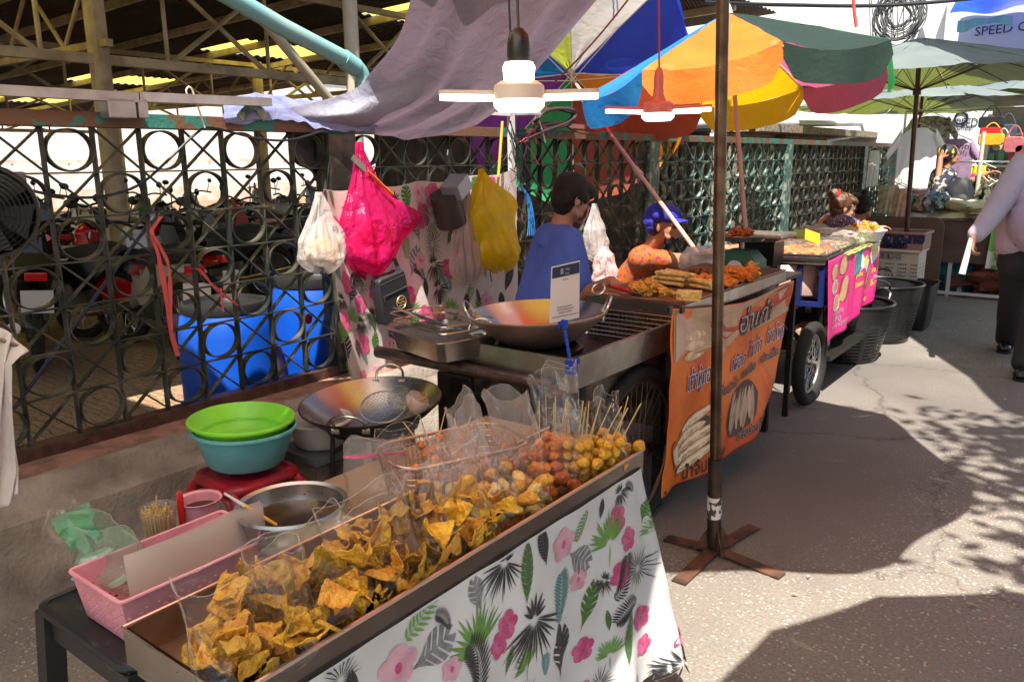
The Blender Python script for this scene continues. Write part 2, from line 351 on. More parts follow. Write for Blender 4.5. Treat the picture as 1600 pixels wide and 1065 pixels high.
# ---------------------------------------------------------------- market hall behind the fence
M_CREAM = mat('cream_steel', (.55, .46, .30), .55, .1, var=(.3, .23, .14), vs=4, amt=.8)
M, N, L, b = node_mat('corrugated_roof'); tc = N.new('ShaderNodeTexCoord').outputs['Object']
wv = tex(N, L, 'Wave', tc, 6.5, bands_direction='X'); nn = tex(N, L, 'Noise', tc, 1.5, Detail=6)
L.new(ramp(N, L, nn.outputs['Fac'], [(.3, (.075, .055, .042)), (.7, (.13, .10, .075))]), b.inputs['Base Color']); b.inputs['Roughness'].default_value = .7
bp = N.new('ShaderNodeBump'); bp.inputs['Distance'].default_value = .03; L.new(wv.outputs['Fac'], bp.inputs['Height']); L.new(bp.outputs[0], b.inputs['Normal']); M_ROOF = M
M_SKYL = mat('yellow_skylight', (.88, .74, .16), .6, trans=.6)
hall = thing('market_hall', 'open market hall with a dark corrugated roof on cream steel trusses behind the fence', 'building', (-3.9, 3.6, 0))
RX0, RX1, RY0, RY1 = -.9, -23., -8., 11.6
def roofz(x, y=0): return 3.42+.035*(x+1)
sky_y = [(7.75, 9.35)]; xs = [-4.1, -7.7, -12.2, -16.4, -20.5]
mb = MB(); nx = 291
def corr(u, x, y): return roofz(x)+.018*sin(y*2*pi/.15)
# sheets are laid around the skylight openings
cuts = sorted([(x-.6, x+.6) for x in xs]); edges = [RX1]+[e for c in cuts for e in c]+[RX0]
def sheet(mb, x0, x1, y0, y1):
    n = max(2, int((y1-y0)/.0375)); mb.grid(lambda u, v: V((lerp(x0, x1, v), lerp(y0, y1, u), corr(0, lerp(x0, x1, v), lerp(y0, y1, u)))), n, 1)
sheet(mb, RX1, RX0, RY0, 1.1); sheet(mb, RX1, RX0, 3.1, 7.4); sheet(mb, RX1, RX0, 9.4, RY1)
for i in range(0, len(edges), 2):
    for yy in (1.1, 7.4): sheet(mb, edges[i], edges[i+1], yy, yy+2)
mb.build('roof', M_ROOF, hall, smooth=True, ang=80)
for c0, c1 in cuts:
    for yy in (1.1, 7.4):
        mb = MB(); n = 54; mb.grid(lambda u, v: V((lerp(c0-.02, c1+.02, v), lerp(yy-.02, yy+2.02, u), corr(0, lerp(c0, c1, v), lerp(yy, yy+2, u))+.02)), n, 1); mb.build('skylight', M_SKYL, hall, smooth=True, ang=80)
for j, y in enumerate([RY0+.4+i*1.38 for i in range(14)]):
    mb = MB(); mb.bar((RX0-.1, y, roofz(RX0)-.07), (RX1, y, roofz(RX1)-.07), .05, .09); mb.build('purlin', M_CREAM, hall)
for j, (x, cz) in enumerate(((-3.9, 2.36), (-8.3, 2.38), (-13, 2.42), (-19, 2.3))):
    mb = MB(); r = .035 if j == 0 else .04
    mb.bar((x, -6, cz), (x, RY1, cz), .09, .08); zt_ = roofz(x)-.15; mb.bar((x, -6, zt_), (x, RY1, zt_), .07, .06)
    n = 16; st = (RY1+6)/n
    for i in range(n):
        y0 = -6+i*st+.35; mb.tube([(x, y0, cz), (x, y0, zt_)], .022, 6); mb.tube([(x, y0, cz), (x, y0+(st if i % 2 else -st), zt_)], .024, 6)
    mb.build('truss', M_CREAM, hall)
    for y in (-1.2, 3.62, 8.4):
        mb = MB(); yy = y+.0; mb.tube([(x, yy, 0), (x, yy, roofz(x)-.1)], .085, 12); mb.build('column', M_CREAM, hall)
for j, y in enumerate((-1.2, 3.62, 8.4)):
    mb = MB(); mb.bar((RX0, y, roofz(RX0)-.2), (RX1, y, roofz(RX1)-.2), .07, .07)
    for i in range(9): mb.tube([(-3.9-i*1.2, y, roofz(-4-i*1.2)-.2), (-4.5-i*1.2, y, 2.5)], .02, 6); mb.tube([(-4.5-i*1.2, y, 2.5), (-5.1-i*1.2, y, roofz(-5-i*1.2)-.2)], .02, 6)
    mb.bar((RX0-2.8, y, 2.48), (-15, y, 2.48), .06, .06); mb.build('truss', M_CREAM, hall)
# near cream column with brace, gutter pipe
cb = A(552, 120, x=-1.25)
mb = MB(); mb.tube([(cb.x, cb.y, 0), (cb.x, cb.y, 3.4)], .052, 16); mb.build('column', mat('cream_paint', (.50, .45, .34), .5, var=(.36, .3, .2), vs=3, amt=.5), hall, smooth=True)
b0 = A(385, 0, x=-1.25); b1 = A(545, 192, x=-1.25); mb = MB(); mb.tube([b0, b1], .035, 10); mb.build('brace', bpy.data.materials['cream_paint'], hall, smooth=True)
M_TEAL = mat('teal_pvc', (.21, .46, .45), .35, var=(.34, .46, .40), vs=3, amt=.7)
p = [A(300, -40, x=-.75), A(440, 42, x=-.75), A(545, 96, x=-.75), A(563, 112, x=-.75), A(568, 135, x=-.75), A(566, 200, x=-.75)]
mb = MB(); mb.tube([p[0], p[1], p[2]], .052, 18); mb.tube(smooth_path(p[2:], 5), .049, 18); mb.tube([p[2]-(p[2]-p[1]).normalized()*.05, p[2]+(p[3]-p[2])*.6], .058, 18); mb.tube([p[4]+V((0, 0, .03)), p[4]-V((0, 0, .03))], .056, 18)
tag(mb.build('rain_pipe', M_TEAL, smooth=True), 'pale teal plastic rain pipe slanting down with an elbow behind the tarp', 'pipe')
# bright yard beyond the hall: white buildings
M_WHITE = mat('whitewash', (.90, .90, .89), .7, var=(.62, .6, .56), vs=2, amt=.5)
M_CREAMW = mat('cream_wall', (.80, .77, .70), .8, var=(.5, .42, .3), vs=2, amt=.6)
M_GREY = mat('grey_blue_board', (.30, .34, .42), .7)
def house(name, label, x0, x1, y0, y1, h, m, win=True, roofm=None):
    t = thing(name, label, 'building', ((x0+x1)/2, (y0+y1)/2, 0)); mb = MB(); mb.box(((x0+x1)/2, (y0+y1)/2, h/2), (abs(x1-x0), abs(y1-y0), h)); mb.build('wall', m, t)
    mb = MB(); mb.box(((x0+x1)/2, (y0+y1)/2, h+.08), (abs(x1-x0)+.3, abs(y1-y0)+.3, .16)); mb.build('roof', roofm or M_WHITE, t)
    if win:
        y = y0+1.2
        while y < y1-1.4:
            f = MB(); f.box((x1+.02, y+.5, 1.7), (.06, 1., 1.1)); fo = f.build('window', M_CREAMW, t)
            g = MB(); g.box((x1+.055, y+.5, 1.7), (.012, .88, .98)); g.build('pane', mat('dark_pane', (.05, .06, .07), .1), fo); y += 3.1
    return t
house('white_building', 'long white building standing in the sun beyond the parked motorcycles', -34, -28, -14, 34, 5.5, M_WHITE, win=False)
mb = MB(); mb.box((-25, .5, .8), (.15, 11, 1.6)); tag(mb.build('yard_wall', M_GREY), 'low grey blue wall at the far side of the hall, behind the motorcycles', 'wall')
mb = MB()
for i in range(34): mb.box((-26, -2+i*.9, 1.35), (.05, .06, .3))
mb.box((-26, 13, 1.55), (.08, 31, .12)); mb.box((-26, 13, 1.15), (.08, 31, .12)); mb.box((-26, 13, .3), (.1, 31, .6))
tag(mb.build('yard_railing', M_CREAMW), 'cream railing with short posts in the bright yard beyond the hall', 'railing')
# right hand end: pebble-dash wall with gutter, white shop building
M_PEB = mat('pebble_dash', (.36, .29, .21), .9, var=(.12, .09, .07), vs=26, amt=.9, bump=1., bs=70)
mb = MB(); mb.box((-1.0, 13.4, .9), (.3, 6.4, 1.8)); mb.box((-.82, 13.4, 1.86), (.7, 6.5, .1)); 
tag(mb.build('pebble_wall', M_PEB), 'rough pebble dashed wall behind the far end of the lattice fence', 'wall')
mb = MB(); mb.box((-2.6, 9.4, .95), (.25, 7.4, 1.9)); mb.box((-2.45, 9.4, 1.93), (.8, 7.4, .08)); tag(mb.build('market_wall', mat('shaded_plaster', (.07, .052, .042), .9, var=(.03, .022, .02), vs=4, amt=.8, bump=.8, bs=50)), 'low plastered wall with a ledge behind the middle of the fence', 'wall')  # plaster colour set dark to stand for the shade behind the fence
gp = [A(x, y, x=-.6) for x, y in ((985, 200), (1120, 193), (1345, 193), (1349, 205), (1349, 210), (1290, 220))]
mb = MB(); mb.tube(gp[:3], .045, 12); mb.tube(smooth_path(gp[2:], 4), .028, 10); tag(mb.build('gutter_pipe', mat('grey_pvc', (.42, .46, .5), .4), smooth=True), 'long grey plastic gutter pipe above the rail at the far end of the fence', 'pipe')
# wall shutting the hall off behind panel 3 and 4 (dark)
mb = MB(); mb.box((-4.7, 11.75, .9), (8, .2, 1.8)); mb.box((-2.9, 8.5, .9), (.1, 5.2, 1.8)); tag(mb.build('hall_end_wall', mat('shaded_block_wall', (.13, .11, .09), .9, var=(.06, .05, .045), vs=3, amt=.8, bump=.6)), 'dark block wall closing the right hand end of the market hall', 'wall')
# ---------------------------------------------------------------- shop at the end of the street
shop = thing('shop_building', 'white shop building at the end of the street with stalls in front', 'building', (4, 15.6, 0))
mb = MB(); mb.box((4.2, 15.7, 2.1), (7.4, .3, 4.2)); mb.box((-1.4, 17, 3.3), (5.8, 2.3, 6.6)); mb.build('wall', mat('shop_white', (.82, .82, .8), .6, var=(.68, .68, .68), vs=3, amt=.5), shop)
mb = MB()
for i in range(26): mb.box((.75+i*.14, 15.535, 1.5), (.012, .02, 2.4))
mb.build('panel_joints', mat('joint_grey', (.45, .48, .5), .6), shop)
M_INK = mat('black_ink', (.012, .012, .014), .5); M_NAVY = mat('navy_ink', (.02, .03, .12), .5)
sh = thing('shop_sign', 'white sign panel reading SPEED COFFEE in blue above the green umbrellas', 'sign', tuple(A(1570, 60, y=13.)))
sa, sb_ = A(1500, 32, y=13.), A(1640, 90, y=13.)
mb = MB(); mb.box(((sa.x+sb_.x)/2, 13.03, (sa.z+sb_.z)/2-.1), (abs(sb_.x-sa.x), .06, abs(sa.z-sb_.z)+.5)); mb.build('board', mat('sign_white', (.72, .74, .76), .5), sh)
tv, tf = text_polys('SPEED COFFEE', .165); p0 = A(1522, 57, y=12.99); mb = MB(); decal(mb, tv, tf, lambda u, v: V((p0.x+u*1.0, 12.99, p0.z+v+u*.03)), 0); mb.build('lettering', M_NAVY, sh)
s2 = thing('coffee_sign', 'white shutter with the black words SPEED coffee behind the hanging shirts', 'sign', tuple(A(1500, 200, y=15.4)))
mb = MB(); c = A(1500, 205, y=15.45); mb.box((c.x, 15.46, c.z+.1), (1.15, .04, 1.4)); mb.build('board', mat('shutter_white', (.66, .70, .74), .5), s2)
tv, tf = text_polys('SPEED', .2); p0 = A(1486, 199, y=15.43); mb = MB(); decal(mb, tv, tf, lambda u, v: V((p0.x+u*.72, 15.43, p0.z+v)), 0)
tv, tf = text_polys('coffee', .14); p0 = A(1489, 204, y=15.43); decal(mb, tv, tf, lambda u, v: V((p0.x+u*.8, 15.43, p0.z+v)), 0, shx=.2)
c = A(1502, 184, y=15.43); mb.tube([(c.x+.09*cos(a), 15.43, c.z+.09*sin(a)) for a in [2*pi*i/20 for i in range(20)]], .018, 6, closed=True); mb.build('lettering', M_INK, s2)
# blue awning sheet, teal valance
mb = MB(); a0 = A(1497, 32, y=12.6)
def aw(u, v): x = a0.x+u*2.2; return V((x, 12.6-.9*v+.25, a0.z+.42-.42*v+.03*sin(u*9+v*3)+.02*sin(u*23)))
mb.grid(aw, 40, 8); tag(mb.build('awning_sheet', mat('blue_plastic', (.015, .05, .55), .25, var=(.02, .10, .7), vs=3, amt=.8, trans=.25), smooth=True), 'bright blue plastic sheet awning hanging over the coffee sign', 'awning')
mb = MB(); a1 = A(1496, 36, y=12.5); mb.grid(lambda u, v: V((a1.x+u*.62, 12.5+.06*sin(u*14), a1.z+.03-v*(.11+.04*sin(u*6+1)))), 40, 4); tag(mb.build('valance', mat('teal_cloth', (.25, .52, .52), .7, trans=.3), smooth=True), 'pale teal cloth valance under the blue plastic awning', 'awning')
# pole with coiled cables
up = thing('cable_coil', 'tangled coil of grey telephone cables against the white building', 'cable', tuple(A(1405, 30, y=13.5)))
mb = MB()
for i in range(26):
    c = A(1405+U(-3, 3), 22+U(-3, 4), y=13.5+U(-.05, .05)); rr = U(.14, .36); ph = U(0, 6); n = 30
    mb.tube([V((c.x+rr*1.0*cos(a)+.03*sin(3*a+ph), c.y+.04*sin(2*a+ph), c.z+rr*1.15*sin(a)-.1*rr)) for a in [2*pi*j/n for j in range(n)]], .008, 5, closed=True)
for i in range(16):
    c = A(1385+U(-25, 45), 60, y=13.5); mb.tube(sag(c, V((c.x+U(-.3, .5), 13.5, c.z+1.5)), U(-.1, .2), 8), .008, 5)
mb.build('cable_bundle', mat('grey_cable', (.10, .105, .11), .6), up)
mb = MB(); mb.tube(smooth_path([A(1100, 4, y=9), A(1225, 8, y=10), A(1400, 8, y=11), A(1620, -12, y=12)], 6), .022, 8); tag(mb.build('power_cable', mat('black_cable', (.012, .012, .02), .5), smooth=True), 'thick black power cable crossing above the rainbow umbrella', 'cable')
# ---------------------------------------------------------------- tree that shades the street (stands to the right of the view)
M_LEAF = mat('tree_leaf', (.06, .11, .025), .55, var=(.10, .16, .03), vs=3, amt=.8, trans=.35); M_BARK = mat('bark', (.14, .10, .07), .9, bump=.8, bs=20)
tr = thing('street_tree', 'leafy street tree to the right of the lane casting dappled shade', 'tree', (6.3, .9, 0))
mb = MB(); mb.tube(smooth_path([(6.3, .9, 0), (6.2, 1., 1.6), (6.0, 1.3, 3.2), (5.6, 1.7, 4.6)], 5), [.17-.005*i for i in range(16)], 12)
tips = []
for i in range(15):
    a = 2*pi*i/15+U(-.2, .2); s0 = V((6.15, 1.1, 2.7+.09*i)); e = V((6.75+U(.8, 2.3)*cos(a), 2.4+U(.8, 2.9)*sin(a), 4.6+U(-.4, 1.3))); pth = smooth_path([s0, s0.lerp(e, .5)+V((0, 0, U(0, .4))), e], 4)
    mb.tube(pth, [.06*(1-j/9)+.008 for j in range(9)], 6)
    for q in range(12): tips.append(pth[U(0, 1) > .3 and 8 or 6]+V((U(-.75, .75), U(-.75, .75), U(-.4, .5))))
mb.build('trunk', M_BARK, tr, smooth=True)
mb = MB()
for c in tips:
    for q in range(46):
        d = V((rnd.gauss(0, .17), rnd.gauss(0, .17), rnd.gauss(0, .10))); p = c+d; a = U(0, 2*pi); s_ = U(.045, .085)
        x = V((cos(a), sin(a), U(-.5, .5)))*s_; y = V((-sin(a), cos(a), U(-.4, .4)))*s_*.45; mb.add([p-x, p+y, p+x, p-y], [(0, 1, 2, 3)])
mb.keepn = True; mb.build('crown', M_LEAF, tr)
# ================================================================ UMBRELLAS, TARP, LAMPS
def cloth(name, col, trans=.45, rough=.6, top=None, vs=3., bump=.35, bs=12):
    """woven sheet: 'top' is what it reflects, 'col' what shines through"""
    M, N, L, b = node_mat(name); tc = N.new('ShaderNodeTexCoord').outputs['Object']
    n = tex(N, L, 'Noise', tc, vs, Detail=5); t_ = top or col
    L.new(ramp(N, L, n.outputs['Fac'], [(.3, [c*.82 for c in t_]), (.7, [min(1, c*1.12) for c in t_])]), b.inputs['Base Color']); b.inputs['Roughness'].default_value = rough
    b.inputs['Specular IOR Level'].default_value = .6
    n2 = tex(N, L, 'Noise', tc, bs, Detail=3, Distortion=.8); bp = N.new('ShaderNodeBump'); bp.inputs['Strength'].default_value = bump; bp.inputs['Distance'].default_value = .02
    L.new(n2.outputs['Fac'], bp.inputs['Height']); L.new(bp.outputs[0], b.inputs['Normal'])
    tr_ = N.new('ShaderNodeBsdfTranslucent'); tr_.inputs[0].default_value = (*col, 1); L.new(bp.outputs[0], tr_.inputs['Normal'])
    mx = N.new('ShaderNodeMixShader'); mx.inputs[0].default_value = trans; L.new(b.outputs[0], mx.inputs[1]); L.new(tr_.outputs[0], mx.inputs[2]); L.new(mx.outputs[0], N['Material Output'].inputs[0])
    return M
CL = {k: cloth('umbrella_'+k, c, t, top=tp) for k, c, t, tp in (
    ('blue', (.02, .30, .85), .45, (.03, .30, .75)), ('orange', (.95, .30, .01), .45, (.80, .27, .03)), ('black', (.006, .10, .03), .2, (.014, .034, .024)),
    ('green', (.03, .45, .12), .45, (.04, .38, .14)), ('pink', (.62, .12, .30), .45, (.60, .16, .30)), ('yellow', (.95, .58, .01), .5, (.85, .52, .02)),
    ('maroon', (.50, .08, .03), .4, (.30, .06, .04)), ('red', (.85, .06, .03), .45, (.70, .05, .03)), ('white', (.90, .90, .82), .5, (.8, .8, .76)),
    ('deepblue', (.03, .08, .65), .45, (.03, .08, .5)), ('purple', (.38, .06, .55), .45, (.30, .06, .45)), ('lime', (.70, .85, .10), .5, (.6, .7, .15)), ('rose', (.95, .30, .28), .55, (.8, .25, .2)))}
M_RIB = mat('rib_steel', (.16, .14, .12), .4, .7); M_WRIB = mat('white_rib', (.7, .66, .6), .4)
M_PINKPOLE = mat('pale_pink_pole', (.62, .36, .30), .45, var=(.5, .28, .2), vs=5, amt=.6)
def umbrella(name, label, c, R, h, ln, mats_, n=8, tilt=(0, 0), az=0, pole=None, pr=.016, pm=None, rib=None, flip=1, group=None, sagf=.05, round_=.35, base=None, cat='umbrella', hubz=None):
    """c is the middle of the rim; n panels with a hanging valance; pole: length below the rim"""
    nn = (V(tilt) if len(tilt) == 3 else V((sin(tilt[0]), sin(tilt[1]), 1))).normalized(); e1 = V((0, 1, 0)).cross(nn).normalized(); e2 = nn.cross(e1); c = V(c)
    Q = Matrix((e1, e2, nn)).transposed().to_4x4(); Q.translation = c
    t = thing(name, label, cat, tuple(base if base else c-nn*(pole or .3)), group)
    mb = MB(); mb.T = Q; nu, nv = 12, 10
    def tip(k): a = az+flip*2*pi*k/n; return V((cos(a), sin(a), 0))
    for k in range(n):
        a, b = tip(k)*R, tip(k+1)*R
        def f(u, v):
            e = a.lerp(b, u); s_ = 4*u*(1-u); r = e*v; z = h*(1-v**1.04)-sagf*R*s_*v*v+.012*noi(u*5+k, v*6, k); return V((r.x, r.y, z))
        mb.mi = k % len(mats_); mb.grid(f, nu, nv)
        if ln:
            def g(u, v):
                e = a.lerp(b, u); s_ = 4*u*(1-u); edge = min(u, 1-u)*2
                cut = (1-(1-min(1, edge/round_))**2)**.5 if edge < round_ else 1
                dz = ln*v*lerp(.45, 1, cut); o = e.normalized()*(.02*sin(u*9+k*2)*v); return V((e.x+o.x, e.y+o.y, -sagf*R*s_-dz))
            mb.grid(g, nu, 5)
    mb.build('canopy', mats_, t, smooth=True, merge=.0005, ang=32)
    for k in range(n):
        mb = MB(); mb.T = Q; pts = [tip(k)*R*v+V((0, 0, h*(1-v**1.04)-.024)) for v in [i/8 for i in range(9)]]; mb.tube(pts, .005, 5)
        j = pts[4]; mb.tube([(0, 0, (hubz if hubz is not None else h-.45)), j], .004, 5); mb.build('rib', rib or M_RIB, t)
    if pole:
        mb = MB(); mb.T = Q; mb.tube([(0, 0, h+.05), (0, 0, -pole)], pr, 12); hz = hubz if hubz is not None else h-.45
        mb.tube([(0, 0, hz+.03), (0, 0, hz-.03)], pr+.014, 12); mb.build('pole', pm or M_PINKPOLE, t, smooth=True)
    mb = MB(); mb.T = Q; mb.lathe([(0, h+.09), (.012, h+.08), (.03, h+.02), (.035, h-.01), (0, h-.01)], 12); mb.build('finial', mat('white_plastic', (.75, .73, .7), .4), t, smooth=True)
    return t
# the rainbow umbrella in the middle of the view
K = CL
umbrella('rainbow_umbrella', 'rainbow umbrella with a big orange and a black panel over the second cart', (.889, 5.793, 2.039), 1.1, .47, .205,
         [K['blue'], K['orange'], K['black'], K['green'], K['pink'], K['yellow'], K['maroon'], K['red']], tilt=(-.151, .017), az=3.787, pole=1.9, pr=.016, rib=M_WRIB)
# the second rainbow umbrella, leaning back over the fence; seen from inside
p1 = A(1090, 395, x=1.15); p2 = A(950, 205, x=.03); hub = A(893, 115, x=-.85); dd = (p2-p1).normalized()
ax = V((-.52, .78, .36)).normalized(); e1 = V((0, 1, 0)).cross(ax).normalized(); e2 = ax.cross(e1)
d_ = CR*cos(R_(-52.5))-CU*sin(R_(-52.5))
umbrella('rainbow_umbrella', 'rainbow umbrella tipped backwards over the fence, seen from inside behind the hanging lamp', hub-ax*.28, 1.12, .30, .14,
         [K['deepblue'], K['orange'], K['maroon'], K['green'], K['purple'], K['blue'], K['lime'], K['white']], tilt=tuple(ax), az=math.atan2(d_.dot(e2), d_.dot(e1)), pole=None, rib=M_WRIB, hubz=.05)
mb = MB(); mb.tube([hub-ax*.02, hub-ax*.12, p2, p1+(p1-p2)*.03], .0145, 12)
q = p1.lerp(p2, .62); mb.tube([q-dd*.05, q+dd*.05], .022, 10); mb.tube([q+dd*.03, q+dd*.02+V((.03, 0, .0)), q-dd*.03+V((.03, 0, 0))], .006, 6)
tag(mb.build('slanting_pole', M_PINKPOLE, smooth=True), 'pale pink slanting pole in front of the woman in the blue cap', 'pole')
O = {k: cloth('thick_'+k, c, .38, top=tp) for k, c, tp in (('red', (.8, .10, .04), (.6, .07, .05)), ('orange', (.9, .36, .05), (.7, .3, .06)), ('rose', (.9, .40, .36), (.7, .3, .28)), ('yellow', (.9, .6, .08), (.8, .5, .06)), ('maroon', (.5, .12, .06), (.3, .06, .04)), ('white', (.85, .8, .75), (.8, .78, .75)))}
H_ = {k: cloth('thin_'+k, c, .85, top=tp) for k, c, tp in (('orange', (.97, .70, .42), (.8, .5, .25)), ('rose', (.97, .76, .72), (.8, .5, .45)), ('yellow', (.95, .8, .4), (.9, .7, .3)), ('red', (.9, .35, .28), (.7, .2, .15)), ('white', (.95, .90, .88), (.85, .83, .8)))}
# canopies overhead (just out of the picture) whose shade and colour fall on the stalls
umbrella('rainbow_umbrella', 'large red and orange umbrella spread above the frying cart on the brown pole', (2.14, 2.73, 2.52), 1.40, .42, .12,
         [O['red'], O['orange'], O['rose'], O['red'], O['yellow'], O['rose'], O['maroon'], O['orange']], tilt=(.0, .0), az=.2, pole=None)
umbrella('rainbow_umbrella', 'large orange and rose umbrella spread above the tray of bagged snacks', (1.42, .5, 2.42), 1.58, .42, .16,
         [H_['orange'], H_['rose'], H_['white'], H_['white'], H_['rose'], H_['yellow'], H_['white'], H_['white']], az=.5, pole=2.4, pr=.018)
awt = thing('added_awning', 'unseen blue grey awning added to shade the left end of the fence and stools', 'awning', (1.3, -2.2, 0)); mb = MB(); mb.grid(lambda u, v: V((lerp(-1.15, 1.3, u), lerp(-2.2, 1.22, v), 2.92+.10*u-.08*sin(pi*u)*sin(pi*v))), 20, 24); mb.build('sheet', cloth('striped_awning', (.30, .34, .42), .12, top=(.45, .48, .55)), awt, smooth=True)  # added out of view to keep sun off the fence and hall floor
mb = MB(); mb.tube([(1.3, -2.2, 3.02), (1.3, 1.22, 3.02)], .015, 8); mb.tube([(-1.15, -2.2, 2.92), (-1.15, 1.22, 2.92)], .015, 8); mb.tube([(-1.15, 1.22, 2.92), (1.3, 1.22, 3.02)], .015, 8); mb.tube([(-1.15, -2.2, 2.92), (-1.15, -2.2, 0)], .02, 8); mb.tube([(1.3, -2.2, 3.02), (1.3, -2.2, 0)], .02, 8); mb.build('frame', M_RIB, awt)
M_GREENT = cloth('green_canvas', (.24, .30, .04), .26, top=(.20, .25, .25), vs=2)
def green_umb(label, c, R, h, tilt=(0, 0), az=0, pole=2.4, name='market_umbrella'):
    return umbrella(name, label, c, R, h, 0, [M_GREENT], n=16, tilt=tilt, az=az, pole=pole, pr=.021, pm=M_DARKP, rib=M_DARKP, sagf=.012, group=None)
M_DARKP = mat('brown_pole', (.06, .035, .025), .35, .5, var=(.13, .07, .04), vs=9, amt=.8)
cg = A(1413, 300, y=8.1); green_umb('large grey green umbrella on a brown pole beside the rainbow umbrella', (cg.x+.02, 8.1, 2.16), 1.42, .34, tilt=(-.02, -.02), pole=2.1)
green_umb('lower green umbrella between the rainbow umbrella and the clothes stall', (.83, 12.6, 2.17), 1.65, .35, tilt=(0, .02), az=.1, pole=2.15)
green_umb('pale topped green umbrella over the clothes stall at the right', (2.3, 13.2, 2.28), 1.5, .4, az=.15, pole=2.3)
green_umb('green umbrella standing beside the photographer, its shade on the street', (4.35, .95, 2.5), 1.25, .4, az=.1, pole=2.5)
sp_ = []  # added shade caster, its outline run sunward from the ground shade it makes
for x, y in ((1270, 452), (1330, 470), (1400, 512), (1470, 560), (1515, 590), (1540, 618), (1565, 640), (1640, 660), (1720, 560), (1660, 440), (1560, 436), (1470, 447)):
    g = A(x, y, z=0)+SD*(4.1/SD.z); sp_.append(g)
mb = MB(); cc0 = sum(sp_, V((0, 0, 0)))/len(sp_); cc0.z -= .12; mb.add([cc0]+sp_, [(0, 1+j, 1+(j+1) % len(sp_)) for j in range(len(sp_))]); sail = thing('added_shade_sail', 'unseen pale canvas shade sail added high over the lane to shade the walking man', 'shade sail', (5.2, 6.5, 0))
mb.build('sail', cloth('pale_canvas', (.5, .5, .46), .12, top=(.6, .6, .56)), sail)
mb = MB(); mb.tube([(5.2, 6.5, 0), (5.2, 6.5, 4.1)], .03, 10); mb.tube([(5.2, 6.5, 4.1), sp_[8]], .006, 5); mb.build('mast', M_RIB, sail)
# brown pole with its cross foot
pt = thing('umbrella_stand', 'brown metal umbrella pole on a rusty cross foot in front of the orange banner', 'umbrella stand', (2.15, 2.75, 0))
foot = A(1115, 862, z=0); top = A(1129.5, 0, x=2.165)
dr = (top-foot).normalized(); M_BRONZE = mat('bronze_tube', (.17, .115, .075), .28, .85, var=(.09, .05, .035), vs=12, amt=.9, coord='Object')
mb = MB(); mb.tube([foot+dr*.28, foot+dr*2.92], .0205, 20); mb.build('pole', M_BRONZE, pt, smooth=True)
mb = MB(); mb.tube([foot+dr*.03, foot+dr*.40], .0265, 20, cap=True); mb.build('sleeve', mat('dark_steel', (.045, .038, .035), .4, .6, var=(.1, .05, .03), vs=20, amt=.8), pt, smooth=True)
mb = MB(); mb.tube([foot+dr*(.155+.01*i) for i in range(10)], [.0275+.0012*noi(i*3) for i in range(10)], 18); mb.build('paint_patch', mat('chipped_white_paint', (.75, .72, .68), .6, var=(.07, .05, .04), vs=38, amt=1, lo=.5, hi=.54), pt, smooth=True)
M_RUSTY = mat('rusty_plate', (.075, .045, .035), .65, .4, var=(.20, .09, .05), vs=14, amt=.9)
for i, (x, y) in enumerate(((1060, 912), (1222, 902), (1178, 824), (1040, 842))):
    e = A(x, y, z=0); mb = MB(); f0 = V((foot.x, foot.y, 0)); mb.bar(f0+V((0, 0, .014+.003*(i % 2))), e+V((0, 0, .006)), .055, .006); mb.build('foot_plate', M_RUSTY, pt)
mb = MB()
for i in range(4):
    a = pi/4+pi/2*i; mb.add([foot+V((.024*cos(a), .024*sin(a), .02)), foot+V((.085*cos(a), .085*sin(a), .02)), foot+V((.024*cos(a), .024*sin(a), .11))], [(0, 1, 2)])
mb.build('gusset', M_RUSTY, pt, solid=.004)
# ---------------------------------------------------------------- grey tarp
def net(rows):
    P = [[A(*c[:2], x=c[2]) for c in r] for r in rows]; m, n = len(P), len(P[0])
    def cr(a, b, c, d, t): return .5*((2*b)+(c-a)*t+(2*a-5*b+4*c-d)*t*t+(3*b-a-3*c+d)*t**3)
    def g(L_, t):
        k = len(L_)-1; x = min(t*k, k-1e-6); i = int(x); f = x-i
        a = L_[i-1] if i else L_[0]*2-L_[1]; d = L_[i+2] if i+2 <= k else L_[k]*2-L_[k-1]; return cr(a, L_[i], L_[i+1], d, f)
    return lambda u, v: g([g(r, u) for r in P], v)
tf_ = net([[(650, -90, .9), (730, -90, .95), (800, -90, 1.0), (890, -90, 1.0), (985, -90, 1.0)],
           [(632, 25, .62), (700, 35, .7), (765, 45, .75), (840, 35, .8), (918, 12, .85)],
           [(590, 110, .3), (655, 130, .42), (735, 130, .5), (800, 115, .55), (862, 90, .6)],
           [(545, 146, .12), (585, 182, .2), (660, 185, .27), (730, 170, .3), (800, 158, .4)],
           [(440, 172, .04), (540, 200, .08), (600, 212, .10), (655, 217, .12), (745, 196, .2)]])
def tarp_f(u, v):
    p = tf_(u, v); w_ = 4*v*(1-v)+.3
    return p+V((.02*sin(u*19+v*5)*w_+.035*noi(u*6, v*4), .02*cos(u*13-v*7)*w_, .012*sin(u*31+v*3)*w_))
M_TARP = cloth('grey_tarp', (.26, .18, .24), .26, .40, top=(.36, .37, .47), bump=.8, bs=11)
mb = MB(); mb.grid(tarp_f, 60, 60); o = mb.build('tarp', M_TARP, smooth=True, ang=180); tag(o, 'large grey purple tarp sagging from above onto the fence rail', 'tarp')
M_TARPB = cloth('blue_tarp', (.12, .13, .42), .25, .4, top=(.30, .33, .58), bump=.7, bs=12)
